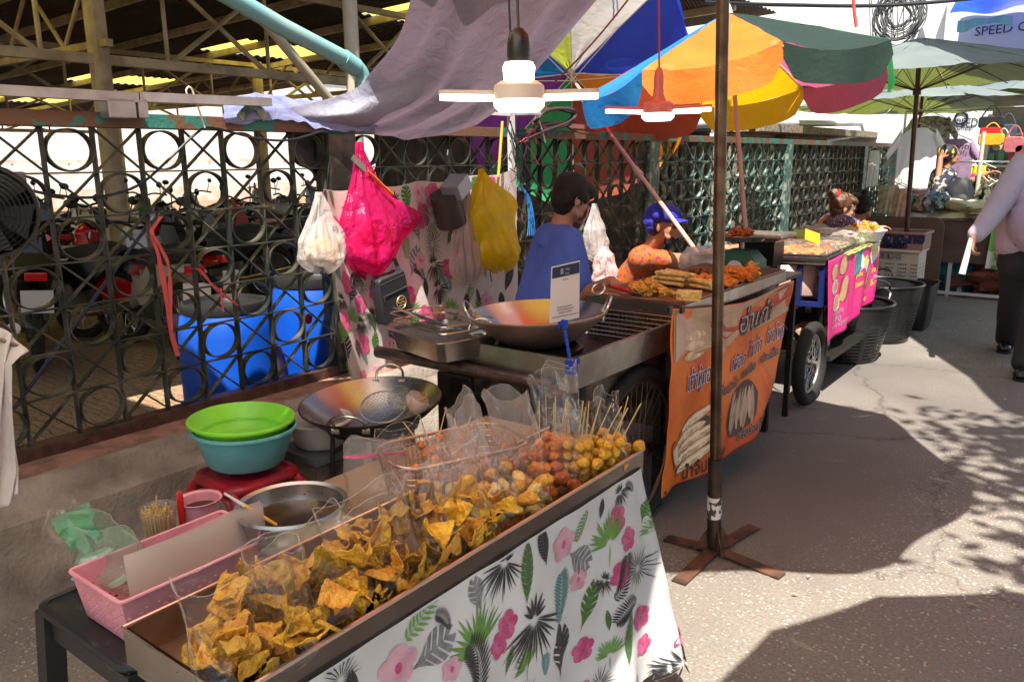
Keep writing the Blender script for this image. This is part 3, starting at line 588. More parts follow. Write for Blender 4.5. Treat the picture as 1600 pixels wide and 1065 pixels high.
tb = net([[(345, 158, -.02), (400, 147, -.06), (470, 155, -.10), (530, 158, -.1), (560, 136, .05)],
          [(350, 172, .03), (420, 158, 0), (480, 172, .02), (530, 172, .05), (570, 138, .14)],
          [(352, 190, .06), (430, 168, .05), (490, 190, .06), (540, 185, .09), (580, 150, .18)],
          [(372, 195, .055), (445, 186, .07), (500, 200, .08), (550, 206, .10), (590, 200, .14)]])
mb = MB(); mb.grid(lambda u, v: tb(u, v)+V((0, .01*noi(u*9, v*9), .018*noi(u*14, v*8, 2))), 50, 20); tag(mb.build('tarp', M_TARPB, smooth=True, ang=180), 'crumpled blue plastic sheet bunched over the rail at the left end of the grey tarp', 'tarp')
th = net([[(445, 205, -.06), (480, 205, -.08), (525, 205, -.08)], [(460, 240, -.07), (490, 245, -.12), (530, 235, -.1)], [(490, 275, -.06), (505, 285, -.1), (530, 285, -.08)]])
mb = MB(); mb.grid(lambda u, v: th(u, v)+V((.03*noi(u*6, v*6), 0, 0)), 16, 16); tag(mb.build('sack', mat('grey_sack', (.10, .10, .11), .7, var=(.2, .19, .18), vs=8), smooth=True, solid=.006), 'dark grey sack hanging behind the lattice next to the tarp', 'sack')
# aluminium rails lying above the fence
M_ALU = mat('brushed_aluminium', (.50, .50, .52), .4, .75, var=(.36, .34, .34), vs=8, amt=.8)
r0, r1, r2 = A(-60, 138, x=.1), A(212, 153, x=.1), A(420, 160, x=.1)
for a, b, lb in ((r0, r1, 'longer grey metal rail above the left end of the fence'), (r1+V((0, .005, .004)), r2, 'shorter silver metal rail running up to the blue plastic sheet')):
    mb = MB(); mb.bar(a, b, .05, .036); tag(mb.build('metal_rail', M_ALU), lb, 'rail')
c = A(196, 170, x=.09); mb = MB(); mb.box(c+V((0, -.03, 0)), (.07, .11, .075), bev=.004); mb.box(c+V((.0, .055, 0)), (.07, .04, .07), bev=.003)
tag(mb.build('metal_bracket', M_ALU), 'short square metal block between the rail and the fence top', 'bracket')
c = A(395, 172, x=.06); mb = MB(); mb.bar(A(375, 185, x=.06), A(395, 158, x=.06), .01, .04); mb.bar(A(415, 185, x=.06), A(392, 158, x=.06), .01, .04); mb.box(A(393, 158, x=.06), (.03, .1, .01)); tag(mb.build('iron_bracket', M_IRON2), 'small peeling teal bracket on the fence rail under the silver rail', 'bracket')
M_CAB = bpy.data.materials['black_cable']
mb = MB(); mb.tube(smooth_path([A(x, y, x=.09) for x, y in ((-10, 262), (30, 290), (80, 304), (150, 308), (215, 290), (265, 248), (305, 210), (330, 200), (400, 216), (452, 219), (505, 205))], 5), .0055, 7); tag(mb.build('power_cable', M_CAB, smooth=True), 'black cable drooping in front of the lattice from the fan to the tarp', 'cable')
mb = MB(); mb.tube(smooth_path([A(x, y, x=.1) for x, y in ((320, 200), (312, 175), (302, 145), (296, 136), (291, 141), (293, 150))], 5), .004, 6); tag(mb.build('wire_hook', mat('white_wire', (.6, .58, .52), .5), smooth=True), 'hooked white wire tied round the rail', 'wire')
# ---------------------------------------------------------------- lamps
M_LIT = mat('lamp_glow', (1, .95, .85), .4, emit=(1, .86, .60), es=3.6); M_LITC = mat('lamp_glow_cool', (1, 1, 1), .4, emit=(.95, .96, 1), es=2.6)
M_LAMPB = mat('lamp_white_plastic', (.62, .52, .45), .4); M_REDP = mat('lamp_red_plastic', (.66, .16, .14), .4)
def fan_lamp(label, c, R, cordtop, body, glow, tall, ang):
    t = thing('hanging_lamp', label, 'lamp', tuple(c)); c = V(c); s_ = R/.2
    mb = MB(); mb.lathe([(0, .0), (.030, .0), (.038, .010), (.042, .052), (.036, .064), (0, .066)], 24, TR(c+V((0, 0, .014*s_)), s=s_*.92)); 
    if not tall: mb = MB(); mb.lathe([(0, 0), (.045, .0), (.03, .018), (.02, .04), (.02, .06), (0, .06)], 20, TR(c+V((0, 0, .018))))
    mb.build('bulb' if tall else 'hub', glow if tall else body, t, smooth=True)
    mb = MB(); mb.lathe([(0, -.040), (.048, -.039), (.060, -.028), (.062, -.012), (0, -.012)], 24, TR(c, s=s_)); mb.build('lower_light', glow, t, smooth=True)
    mb = MB(); mb.lathe([(0, -.012), (.064, -.012), (.06, .02), (.045, .03), (0, .03)], 24, TR(c, s=s_)); mb.build('housing', body, t, smooth=True)
    for i in range(3):
        a = R_(ang[i]); Mx = Matrix.Translation(c) @ rotm(0, 0, a) @ rotm(0, R_(-2), 0)
        o1 = []; n = 8
        out = [(.06, -.020), (.175, -.021)]+[(.175+.025*sin(q*pi/n), -.021*cos(q*pi/n)) for q in range(1, n)]+[(.175, .021), (.06, .020)]
        mb = MB(); mb.prism([(x*s_, y*s_) for x, y in out], .010*s_, Mx @ Matrix.Translation((0, 0, -.002*s_))); bl = mb.build('blade', body, t)
        mb = MB(); mb.prism([(x*s_*.985, y*s_*.93) for x, y in out], .012*s_, Mx @ Matrix.Translation((0, 0, -.0155*s_))); mb.build('light_panel', glow, bl)
    sk = .070*s_
    mb = MB(); q_ = 1 if tall else .62; mb.lathe([(0, sk), (.027*q_, sk), (.030*q_, sk+.02), (.029*q_, sk+.05), (.025*q_, sk+.07), (.012*q_, sk+.085), (0, sk+.085)], 20, TR(c)); mb.build('socket', M_INKP if tall else body, t, smooth=True)
    mb = MB(); mb.tube([c+V((0, 0, sk+.08)), cordtop], .0035, 6); mb.build('cord', M_CAB if tall else mat('red_cord', (.4, .05, .05), .5), t)
    return t
M_INKP = mat('black_plastic', (.012, .012, .013), .3)
c1 = A(811, 148, y=1.72); fan_lamp('lit warm white lamp with three flat blades hanging before the grey tarp', c1, .215, A(805, -90, y=1.75), M_LAMPB, M_LIT, True, (49, 127, 205))
c2 = A(1028, 172, y=2.9); fan_lamp('lit cool white lamp with red backed blades hanging before the orange umbrella panel', c2, .205, A(1029, -90, y=2.9), M_REDP, M_LITC, False, (215, 62, 18))
mb = MB(); mb.tube(sag(A(792, -60, y=1.78), A(800, 100, y=1.8), .0, 6), .003, 6); tag(mb.build('lamp_cable', M_CAB), 'thin black cable hanging beside the warm lamp', 'cable')
mb = MB(); mb.tube(sag(A(1040, -80, y=3.0), A(865, 130, y=3.4), .03, 10), .004, 6); tag(mb.build('tie_rope', mat('red_rope', (.35, .07, .06), .7)), 'dark red rope running slantwise from the cool lamp to the tipped umbrella', 'rope')
# ================================================================ FRYING CART AND WHAT STANDS ON IT
M_STEEL = mat('stainless_steel', (.46, .43, .40), .28, .95, var=(.30, .24, .20), vs=7, amt=.7)
M_STEELD = mat('greasy_steel', (.22, .18, .155), .35, .8, var=(.06, .04, .03), vs=9, amt=.9, bump=.3)
M_SOOT = mat('greasy_black', (.018, .014, .012), .3, .3, var=(.07, .045, .03), vs=16, amt=.6, bump=.5)
M_WOK = mat('wok_steel', (.50, .47, .45), .22, 1., var=(.36, .33, .31), vs=5, amt=.6)
M_WOKO = mat('wok_outside', (.62, .47, .40), .42, .85, var=(.34, .24, .2), vs=6, amt=.8)
M_WIRE = mat('chrome_wire', (.55, .52, .48), .25, .95); M_TYRE = mat('tyre_rubber', (.014, .013, .012), .8, bump=.3)
M_RED = mat('red_plastic', (.55, .02, .02), .3); M_WOODC = mat('cart_board', (.28, .20, .13), .7, var=(.12, .08, .05), vs=6)
cart = thing('frying_cart', 'steel street food frying cart on spoked wheels with a greasy tray at its front', 'food cart', (1.5, 3.1, 0))
X0, X1, Y0, Y1, Y2 = 1.13, 1.845, 2.20, 2.98, 4.22; ZT, ZR = .835, .915; XR = 1.40
mb = MB(); wl = .10
mb.box(((X0+X1)/2, (Y0+Y1)/2, ZT-wl), (X1-X0, Y1-Y0, .006)); mb.build('tray_floor', M_SOOT, cart)
mb = MB(); t_ = .006
for a, b in (((X0, Y0), (X1, Y0)), ((X1, Y0), (X1, Y1)), ((X0, Y1), (X0, Y0))):
    dx = V((b[0]-a[0], b[1]-a[1], 0)); n_ = V((-dx.y, dx.x, 0)).normalized()
    mb.bar(V((*a, ZT-wl/2)), V((*b, ZT-wl/2)), t_, wl+.012); mb.bar(V((*a, ZT))+n_*.008, V((*b, ZT))+n_*.008, .02, .008)
mb.box((X1, Y0, ZT-wl/2), (.03, .03, wl+.02), bev=.003); mb.build('tray_wall', M_STEEL, cart)
# body
mb = MB(); mb.box(((X0+X1)/2-.02, (Y0+.12+Y1)/2, .66), (X1-X0-.07, Y1-Y0-.12, .12)); mb.box(((XR+X1)/2, (Y1+Y2)/2, .76), (X1-XR-.03, Y2-Y1-.02, .18)); mb.box((1.50, 3.75, .48), (.60, .8, .5)); mb.box((1.22, 2.75, .50), (.1, .8, .35)); mb.build('body', M_STEELD, cart)
mb = MB()
for x in (X0+.06, X1-.06):
    for y in (Y0+.14, Y1, Y2-.05): mb.box((x, y, .36), (.035, .035, .70))
mb.bar((X0+.06, Y0+.14, .3), (X0+.06, Y2, .3), .03, .03); mb.bar((X1-.06, Y0+.3, .3), (X1-.06, Y2, .3), .03, .03); mb.build('frame', mat('black_frame', (.02, .018, .016), .5, .4), cart)
# push bar
hb0, hb1 = A(590, 549, x=.98), A(872, 605, x=1.80); mb = MB(); hd = (hb1-hb0).normalized(); mb.tube([hb0, hb1-hd*.02], .0235, 16); mb.build('push_bar', mat('worn_pipe', (.075, .05, .042), .33, .6, var=(.18, .11, .08), vs=22, amt=.7, bump=.3), cart, smooth=True)
mb = MB(); e = A(935, 588, x=1.80); mb.tube([hb0.lerp(hb1, .88), V((1.72, Y0+.1, .70))], .014, 8); mb.tube([hb0.lerp(hb1, .2), V((1.2, Y0+.1, .70))], .014, 8)
mb.tube([hb0.lerp(hb1, .83), hb0.lerp(hb1, .83)+V((.02, .04, -.34))], .015, 8); mb.build('bar_bracket', M_STEELD, cart, smooth=True)
# raised rack
mb = MB(); mb.box(((XR+X1)/2+.015, (Y1+Y2)/2+.01, ZR-.035), (X1-XR+.03, Y2-Y1, .055)); mb.build('rack_box', M_STEEL, cart)
def mesh_sheet(mb, x0, x1, y0, y1, z, s, r, n=4):
    k = 0; w_, h_ = x1-x0, y1-y0; c = -h_
    while c < w_:
        a = (max(c, 0), max(-c, 0)); L_ = min(w_-a[0], h_-a[1])
        if L_ > .01: mb.tube([(x0+a[0], y0+a[1], z+.003*noi(c*9, 1)), (x0+a[0]+L_, y0+a[1]+L_, z)], r, n); mb.tube([(x0+a[0], y1-a[1], z+r), (x0+a[0]+L_, y1-a[1]-L_, z+r)], r, n)
        c += s
mb = MB(); mesh_sheet(mb, XR+.01, X1+.03, Y1+.02, Y2, ZR, .022, .0016); mb.tube([(XR+.01, Y1+.02, ZR), (X1+.03, Y1+.02, ZR), (X1+.03, Y2, ZR), (XR+.01, Y2, ZR)], .004, 6, closed=True)
mb.build('wire_rack', mat('rack_wire', (.30, .17, .12), .4, .8), cart)
mb = MB(); x0, x1, y_, z0, z1 = 1.40, X1-.0, Y1+.0, ZT-.09, ZR-.055
for i in range(23): mb.tube([(lerp(x0, x1, i/22), y_-.012, z0), (lerp(x0, x1, i/22), y_-.012, z1)], .0016, 4)
for i in range(7): mb.tube([(x0, y_-.014, lerp(z0, z1, i/6)), (x1, y_-.014, lerp(z0, z1, i/6))], .0016, 4)
mb.build('wire_guard', M_WIRE, cart)
def spoke_wheel(parent, c, R, w=.05, spokes=18, ry=0, rimm=None, sm=None):
    """bicycle-type wheel standing in the YZ plane"""
    c = V(c); Q = Matrix.Translation(c) @ rotm(0, 0, ry)
    mb = MB(); n = 40
    mb.T = Q; mb.tube([V((0, R*cos(a), R*sin(a))) for a in [2*pi*i/n for i in range(n)]], w/2, 10, closed=True); wo = mb.build('wheel', M_TYRE, parent, smooth=True)
    mb = MB(); mb.T = Q; mb.tube([V((0, (R-w*.6)*cos(a), (R-w*.6)*sin(a))) for a in [2*pi*i/n for i in range(n)]], .011, 8, closed=True); mb.build('rim', rimm or M_WIRE, wo, smooth=True)
    mb = MB(); mb.T = Q
    for i in range(spokes*2):
        a = 2*pi*i/(spokes*2); b = a+(.9 if i % 2 else -.9); s_ = .02 if i % 4 < 2 else -.02
        mb.tube([(s_, .025*cos(b), .025*sin(b)), (0, (R-w*.6)*cos(a), (R-w*.6)*sin(a))], .0016, 4)
    mb.tube([(-.045, 0, 0), (.045, 0, 0)], .022, 12); mb.build('spokes', sm or M_WIRE, wo); return wo
M_RSP = mat('rusty_spokes', (.16, .11, .08), .45, .7); spoke_wheel(cart, (1.80, 2.75, .34), .325, .06, 20, rimm=M_RSP, sm=M_RSP); spoke_wheel(cart, (1.17, 2.75, .34), .325, .06, 20, rimm=M_RSP, sm=M_RSP)
# ---- wok builder
def wok(name, label, c, R, d, m_in, m_out, tilt=(0, 0), rz=0, rim=.004):
    t = thing(name, label, 'wok', (c[0], c[1], c[2]-d)); Q = Matrix.Translation(V(c)) @ rotm(tilt[0], tilt[1], rz)
    prof = [(0, -d), (R*.18, -d*.99), (R*.38, -d*.90), (R*.6, -d*.68), (R*.8, -d*.38), (R*.92, -d*.16), (R, 0)]
    P = smooth_path([V((r, 0, z)) for r, z in prof], 3); P = [(max(0, p.x), p.z) for p in P]
    mb = MB(); mb.keepn = True; mb.T = Q; mb.lathe(P, 56); mb.build('bowl', m_in, t, smooth=True, ang=180)
    mb = MB(); mb.T = Q; mb.lathe([(r+rim if r > 0 else 0, z-rim) for r, z in P]+[(R+rim, 0), (R, .001)], 56); mb.build('outer_shell', m_out, t, smooth=True, ang=60)
    for s_ in (0, pi):
        mb = MB(); mb.T = Q @ rotm(0, 0, s_); pts = smooth_path([V((R*.93, -.055, -.02)), V((R*1.02, -.05, .025)), V((R*1.06, 0, .045)), V((R*1.02, .05, .025)), V((R*.93, .055, -.02))], 5)
        mb.tube(pts, .0052, 8)
        for q in (-.055, .055): mb.box((R*.935, q, -.02), (.01, .03, .026), bev=.003)
        mb.build('handle', M_WIRE, t, smooth=True)
    return t
wok('wok', 'big bright steel wok standing in the tray of the frying cart', (1.545, 2.42, .94), .262, .135, M_WOK, M_WOKO, tilt=(0, R_(-2)), rz=R_(32))
mb = MB(); mb.lathe([(.16, .70), (.175, .72), (.17, .78), (.15, .79)], 28, TR((1.545, 2.42, .025))); tag(mb.build('burner_ring', M_SOOT, smooth=True, solid=.01), 'sooty burner ring under the bright wok in the cart tray', 'burner')
# ---- deep pan with wire baskets on the push bar end of the tray
pan = thing('steel_pan', 'rectangular deep steel pan on the push bar, full of wire strainers', 'pan', tuple(A(690, 550, z=.79)))
a_, b_, c_ = A(607, 512, z=.87), A(706, 543, z=.87), A(782, 530, z=.87); pz = .87
ux = (b_-a_); uy = (c_-b_); w1, w2 = .30, .255; ux.z = uy.z = 0; ux.normalize(); uy = V((-ux.y, ux.x, 0)); o_ = V(a_)+V((.0, 0, .0))
Qp = Matrix((ux, uy, V((0, 0, 1)))).transposed().to_4x4(); Qp.translation = V((o_.x, o_.y, pz))
def rrect(w, h, r, n=4, ox=0, oy=0):
    out = []
    for cx, cy, a0 in ((w-r, r, -pi/2), (w-r, h-r, 0), (r, h-r, pi/2), (r, r, pi)):
        for i in range(n+1): a = a0+pi/2*i/n; out.append((cx+r*cos(a)+ox, cy+r*sin(a)+oy))
    return out
def loft(mb, rings, cap0=False, cap1=False, closed=True):
    n = len(rings[0]); P = [V(p) for r in rings for p in r]
    F = [(i*n+j, i*n+(j+1) % n, (i+1)*n+(j+1) % n, (i+1)*n+j) for i in range(len(rings)-1) for j in range(n if closed else n-1)]
    if cap0: F.append(tuple(range(n-1, -1, -1)))
    if cap1: F.append(tuple((len(rings)-1)*n+j for j in range(n)))
    return mb.add(P, F)
def ringz(pts, z, sx=0.): return [V((x, y, z)) for x, y in pts]
mb = MB(); mb.T = Qp; W_, H_ = .36, .27
loft(mb, [ringz(rrect(W_+.03, H_+.03, .03, ox=-.015, oy=-.015), 0), ringz(rrect(W_, H_, .03), 0), ringz(rrect(W_-.03, H_-.03, .03, ox=.015, oy=.015), -.075)], cap1=True); mb.build('body', M_STEEL, pan, smooth=True, ang=30, solid=.003)
mb = MB(); mb.T = Qp; rr = rrect(W_-.0, H_-.02, .03, ox=.0, oy=.01)
mb.tube([V((x, y, .03)) for x, y in rr], .004, 6, closed=True); mb.tube([V((x, y, .055)) for x, y in rrect(W_+.02, H_-.02, .03, ox=-.02, oy=.01)], .0025, 6, closed=True); mb.build('basket_rim', M_WIRE, pan, smooth=True)
mb = MB(); mb.T = Qp
for i in range(16):
    x = .02+i*.0125; mb.tube([(x-.03, .03, .075), (x+.02, .14, .02), (x+.06, .24, -.02)], .0022, 5)
mb.build('wire_strainer', mat('bright_wire', (.7, .7, .72), .15, 1.), pan)
mb = MB(); mb.T = Qp; mesh_sheet(mb, .02, .34, .02, .24, -.01, .012, .0011, 3)
for j in range(14): mb.tube([(.0+j*.026, .01, .03), (.02+j*.026, .03, -.02)], .001, 4)
mb.build('mesh_basket', M_WIRE, pan)
def skimmer(label, c, n, R, L_, hd, mesh=True, bowl=.02):
    """round wire or perforated ladle: c centre, n facing, hd handle direction"""
    t = thing('skimmer', label, 'strainer', tuple(c)); n = V(n).normalized(); hd = V(hd); hd = (hd-n*hd.dot(n)).normalized(); s_ = n.cross(hd)
    Q = Matrix((hd, s_, n)).transposed().to_4x4(); Q.translation = V(c)
    mb = MB(); mb.T = Q; mb.tube([V((R*cos(a), R*sin(a), 0)) for a in [2*pi*i/28 for i in range(28)]], .0035, 6, closed=True); mb.build('hoop', M_WIRE, t, smooth=True)
    mb = MB(); mb.T = Q
    if mesh:
        k = int(R/.011)
        for i in range(-k, k+1):
            x = i*.011; h = (max(0, R*R-x*x))**.5
            for sw in (0, 1):
                pts = [V((x, q*h, -bowl*(1-(x*x+q*q*h*h)/(R*R)))) for q in (-1, -.5, 0, .5, 1)]
                if sw: pts = [V((p.y, p.x, p.z)) for p in pts]
                mb.tube(pts, .0009, 3)
    else: mb.lathe([(0, -bowl), (R*.5, -bowl*.8), (R*.85, -bowl*.35), (R, 0)], 28)
    mb.build('mesh' if mesh else 'bowl', M_WIRE, t, smooth=True)
    mb = MB(); mb.T = Q; mb.tube([V((R, 0, 0)), V((R+L_*.5, 0, L_*.15)), V((R+L_, 0, L_*.2))], .004, 6); mb.build('handle', M_WIRE, t, smooth=True); return t
skimmer('round perforated skimmer leaning upright in the steel pan beside the bright wok', A(752, 517, x=1.38), (.5, -.8, .3), .048, .12, (-.6, -.5, -.55), mesh=False, bowl=.012)
skimmer('wire skimmer lying in the steel pan on the push bar', A(700, 525, x=1.28), (.1, -.3, 1), .06, .10, (.7, .3, .1))
# black tongs/paper beside
mb = MB(); mb.T = TR(A(683, 492, x=1.05), rx=.3, ry=-.9, rz=.5); mb.box((0, 0, 0), (.11, .05, .004)); tag(mb.build('cardboard_piece', mat('brown_card', (.33, .15, .09), .7)), 'small piece of brown card leaning behind the steel pan', 'card')
# ---- payment sign and its blue clip holder
sg = thing('payment_sign', 'small pink white payment card with a dark blue header held up by the blue clip', 'sign', tuple(A(884, 490, x=1.80)))
q0, q1, q2, q3 = A(862, 417, x=1.79), A(906, 407, x=1.83), A(905, 496, x=1.83), A(859, 505, x=1.79)
def quadf(q0, q1, q2, q3, off=0):
    nn = (q1-q0).cross(q3-q0).normalized(); nn = nn if nn.dot(CAM-q0) > 0 else -nn
    return lambda u, v: q0.lerp(q1, u).lerp(q3.lerp(q2, u), v)+nn*off
mb = MB(); f = quadf(q0, q1, q2, q3); mb.grid(f, 4, 4); mb.build('card', mat('card_white', (.72, .62, .60), .35), sg, solid=.002, off=-1)
mb = MB(); f = quadf(q0, q1, q2, q3, .0015); mb.grid(lambda u, v: f(.02+.96*u, .02+.19*v), 2, 2); mb.build('header', mat('card_navy', (.01, .015, .06), .35), sg)
mb = MB(); f = quadf(q0, q1, q2, q3, .003); g = lambda u, v: f(u, v)
tv, tf = text_polys('Thai', .11); decal(mb, tv, tf, lambda u, v: g(.46+u*.9, .115-v*.55), 0); tv, tf = text_polys('Scan', .09); decal(mb, tv, tf, lambda u, v: g(.46+u*.9, .18-v*.5), 0)
for i in range(3): mb.add([g(.30, .07+.035*i), g(.40, .07+.035*i), g(.40, .09+.035*i), g(.30, .09+.035*i)], [(0, 1, 2, 3)])
mb.build('header_print', mat('pale_print', (.5, .5, .55), .5), sg)
mb = MB()
for i, (v_, a0, a1) in enumerate(((.26, .38, .58), (.735, .22, .74), (.785, .22, .78), (.835, .28, .72), (.90, .06, .94))):
    x = a0
    while x < a1: w_ = U(.03, .08); mb.add([g(x, v_), g(min(a1, x+w_), v_), g(min(a1, x+w_), v_+.016), g(x, v_+.016)], [(0, 1, 2, 3)]); x += w_+.015
mb.build('print', mat('grey_print', (.16, .14, .15), .6), sg)
M_BLUEP = mat('blue_clip_plastic', (.01, .05, .42), .25)
bc = thing('clip_holder', 'blue plastic jointed clip holder clamped on the tray corner', 'clip', tuple(A(894, 560, x=1.845)))
k0 = A(880, 504, x=1.81); k1 = A(893, 575, x=1.845)
mb = MB(); mb.box(k0, (.035, .012, .022), bev=.002)
for s_ in (-1, 1): mb.box(k0+V((.012*s_, -.004, -.014)), (.012, .014, .01), bev=.002)
mb.build('upper_clip', M_BLUEP, bc)
mb = MB(); pts = [k0.lerp(k1, i/5) for i in range(6)]
for i in range(5): mb.tube([pts[i], pts[i].lerp(pts[i+1], .8)], [.0065, .0055], 10); mb.ball(pts[i+1], .0075, 10)
mb.build('arm', M_BLUEP, bc, smooth=True)
mb = MB(); mb.box(k1+V((0, 0, .005)), (.034, .03, .05), bev=.003); mb.box(k1+V((.022, 0, .028)), (.012, .02, .02), bev=.002); mb.ball(k1+V((0, -.018, .012)), .006, 8); mb.build('clamp', M_BLUEP, bc)
# ---- fried food lying on the rack
def fried_mat(name, a, b, bs=70, rough=.38): return mat(name, a, rough, var=b, vs=34, amt=.95, bump=1., bs=bs, lo=.38, hi=.68, bw=1.6)
F_GOLD = fried_mat('fried_golden', (.85, .42, .05), (.55, .20, .02)); F_ORANGE = fried_mat('fried_orange', (.90, .28, .015), (.62, .13, .01)); F_YELL = fried_mat('fried_yellow', (.88, .50, .035), (.62, .24, .02))
F_TOFU = fried_mat('fried_tofu', (.95, .68, .25), (.70, .38, .08), 60); F_BROWN = fried_mat('fried_brown', (.33, .10, .03), (.15, .04, .015)); F_RED = fried_mat('fried_red_brown', (.55, .12, .02), (.30, .05, .01)); F_OLIVE = fried_mat('fried_olive', (.62, .35, .03), (.36, .17, .015))
def lump(mb, c, r, seed, jit=.5, M=None, n=14): mb.ball(c, r, n, M, jit=jit, seed=seed)
def food(name, label, cat, c, build, m, group=None):
    mb = MB(); build(mb, V(c)); o = mb.build(name, m, smooth=True, ang=70); return tag(o, label, cat, group)
zr = ZR+.004
def slab(mb, c):
    bm = bmesh.new(); bmesh.ops.create_cube(bm, size=1); bmesh.ops.subdivide_edges(bm, edges=bm.edges[:], cuts=5, use_grid_fill=True)
    bmesh.ops.scale(bm, vec=(.095, .06, .035), verts=bm.verts); bmesh.ops.rotate(bm, matrix=Matrix.Rotation(.3, 3, 'Z'), verts=bm.verts)
    mb.add([c+V((0, 0, .018))+v.co*(1+.12*noise.noise(v.co*45)) for v in bm.verts], [[v.index for v in f.verts] for f in bm.faces]); bm.free()
bm_ = None
food('fried_tofu', 'pale golden block of fried tofu at the near edge of the wire rack', 'fried tofu', A(1076, 468, z=zr+.015), slab, F_TOFU)
def logs(seed, n, L_, r, spread, ang, stack=2):
    def f(mb, c):
        rn = random.Random(seed)
        for i in range(n):
            a = ang+rn.uniform(-.12, .12); y = (i % ((n+1)//stack)-(n/stack-1)/2)*spread; z = r+(i//((n+1)//stack))*r*1.6
            d = V((cos(a), sin(a), rn.uniform(-.05, .05))); s_ = V((-sin(a), cos(a), 0)); p = c+s_*y+V((0, 0, z))+d*rn.uniform(-.02, .02)
            pts = [p+d*L_*(t-.5) for t in (0, .2, .4, .6, .8, 1)]; mb.tube(pts, [r*(.75+.35*noi(j*2, i, seed)+.1) for j in range(6)], 9, flat=.8)
    return f
food('fried_sticks', 'stacked heap of golden fried dough sticks left of the rack', 'fried dough', A(1052, 446, z=zr), logs(3, 9, .17, .014, .03, R_(-12), 3), F_TOFU)
food('fried_sticks', 'short pale dough sticks lying flat beside the tofu block', 'fried dough', A(1098, 452, z=zr), logs(5, 4, .14, .014, .03, R_(-25), 2), F_TOFU)
def cluster(seed, n, sp, r, el=1.3):
    def f(mb, c):
        rn = random.Random(seed)
        for i in range(n):
            p = c+V((rn.gauss(0, sp[0]), rn.gauss(0, sp[1]), r*.7+abs(rn.gauss(0, sp[2])))); a = rn.uniform(0, pi)
            lump(mb, p, (r*el, r*rn.uniform(.7, 1), r*.8), seed*10+i, .9, rotm(rn.uniform(-.4, .4), rn.uniform(-.4, .4), a), 16)
    return f
food('fried_corn_cake', 'lumpy yellow fried corn cakes at the left front of the rack', 'fritter', A(1018, 462, z=zr), cluster(11, 9, (.045, .02, .012), .026), F_GOLD)
food('fried_roll', 'dark crispy shredded taro heap in the middle of the rack', 'fritter', A(1098, 436, z=zr), cluster(12, 16, (.05, .035, .02), .02), F_BROWN)
food('fried_shrimp', 'bright orange fried prawn cakes right of the dough sticks', 'fritter', A(1118, 448, z=zr), cluster(13, 9, (.05, .02, .01), .026, 1.5), F_ORANGE)
food('fried_chicken', 'pile of orange fried pieces just right of the brown pole', 'fritter', A(1150, 438, z=zr), cluster(14, 16, (.035, .05, .022), .024), F_ORANGE)
food('fried_chicken', 'loose orange fried pieces at the far right of the wire rack', 'fritter', A(1172, 434, z=zr), cluster(15, 9, (.05, .03, .01), .024), F_GOLD)
# scissors, ladle, red handled brush
sp = thing('turner', 'turner with a red handle and grey blue blade lying on the rack', 'turner', tuple(A(960, 455, z=zr)))
a_, b_ = A(955, 447, z=zr+.02), A(985, 455, z=zr+.02); mb = MB(); mb.tube([a_, b_], .009, 10); mb.build('handle', M_RED, sp, smooth=True)
mb = MB(); mb.tube([b_, A(1012, 462, z=zr+.02)], .003, 6); mb.build('shaft', M_WIRE, sp)
mb = MB(); c = A(945, 443, z=zr+.02); mb.bar(c, A(928, 444, z=zr+.025), .05, .004); mb.build('blade', mat('blue_grey_blade', (.12, .22, .3), .4), sp)
mb = MB(); c = A(935, 452, z=.94)
mb.tube([c+V((.03*cos(a), .02*sin(a)*.8, .022*sin(a))) for a in [2*pi*i/24 for i in range(24)]], .006, 8, closed=True); tag(mb.build('pan_handle', M_WIRE, smooth=True), 'looped steel handle on the near edge of the wire rack', 'handle')
# ---- dark low box, burner pipes below
mb = MB(); mb.box((1.22, 2.45, .42), (.18, .3, .5), bev=.01); tag(mb.build('gas_stove_box', M_SOOT), 'sooty metal box under the push bar of the frying cart', 'stove')
# ---------------------------------------------------------------- orange banner
M_BAN = mat('banner_orange', (.85, .20, .015), .5, var=(.60, .08, .015), vs=3, amt=.9, bump=.15, bs=9)
ban = thing('banner', 'orange vinyl banner with Thai words and food pictures on the frying cart', 'banner', tuple(A(1120, 780, x=1.93)))
TL, TRt, BL, BR = A(1050, 482, x=1.905), A(1242, 438, x=1.905), A(1031, 778, x=1.93), A(1190, 664, x=1.965)
def banf(off=0):
    def f(u, v):
        top = TL.lerp(TRt, u)-V((0, 0, .045*sin(pi*min(1, u))*(1-v))); bot = BL.lerp(BR, u)-V((0, 0, .035*sin(pi*u)))
        p = top.lerp(bot, v); rip = .014*sin(u*14+v*2)*(.25+v)+.012*sin(u*5+4*v)*v-.022*math.exp(-((u-.9)/.1)**2)*(1-v)+.01*noi(u*7, v*5)
        return p+V((1, 0, 0))*(rip+off)
    return f
mb = MB(); mb.grid(banf(), 90, 60); mb.build('sheet', M_BAN, ban, smooth=True, ang=180, solid=.0012, off=-1)
def shape(mb, pts, off, mi, f0=banf):
    """polygon in banner coordinates (x right 0..1, y down 0..1), cut fine enough to follow the sheet"""
    f = f0(off); c = (sum(p[0] for p in pts)/len(pts), sum(p[1] for p in pts)/len(pts)); k = len(pts); rings = 4
    P = [f(*c)]; F = []
    for r in range(1, rings+1):
        for p in pts: P.append(f(c[0]+(p[0]-c[0])*r/rings, c[1]+(p[1]-c[1])*r/rings))
    for j in range(k): F.append((0, 1+j, 1+(j+1) % k))
    for r in range(rings-1):
        for j in range(k): F.append((1+r*k+j, 1+(r+1)*k+j, 1+(r+1)*k+(j+1) % k, 1+r*k+(j+1) % k))
    mb.add(P, F, mi)
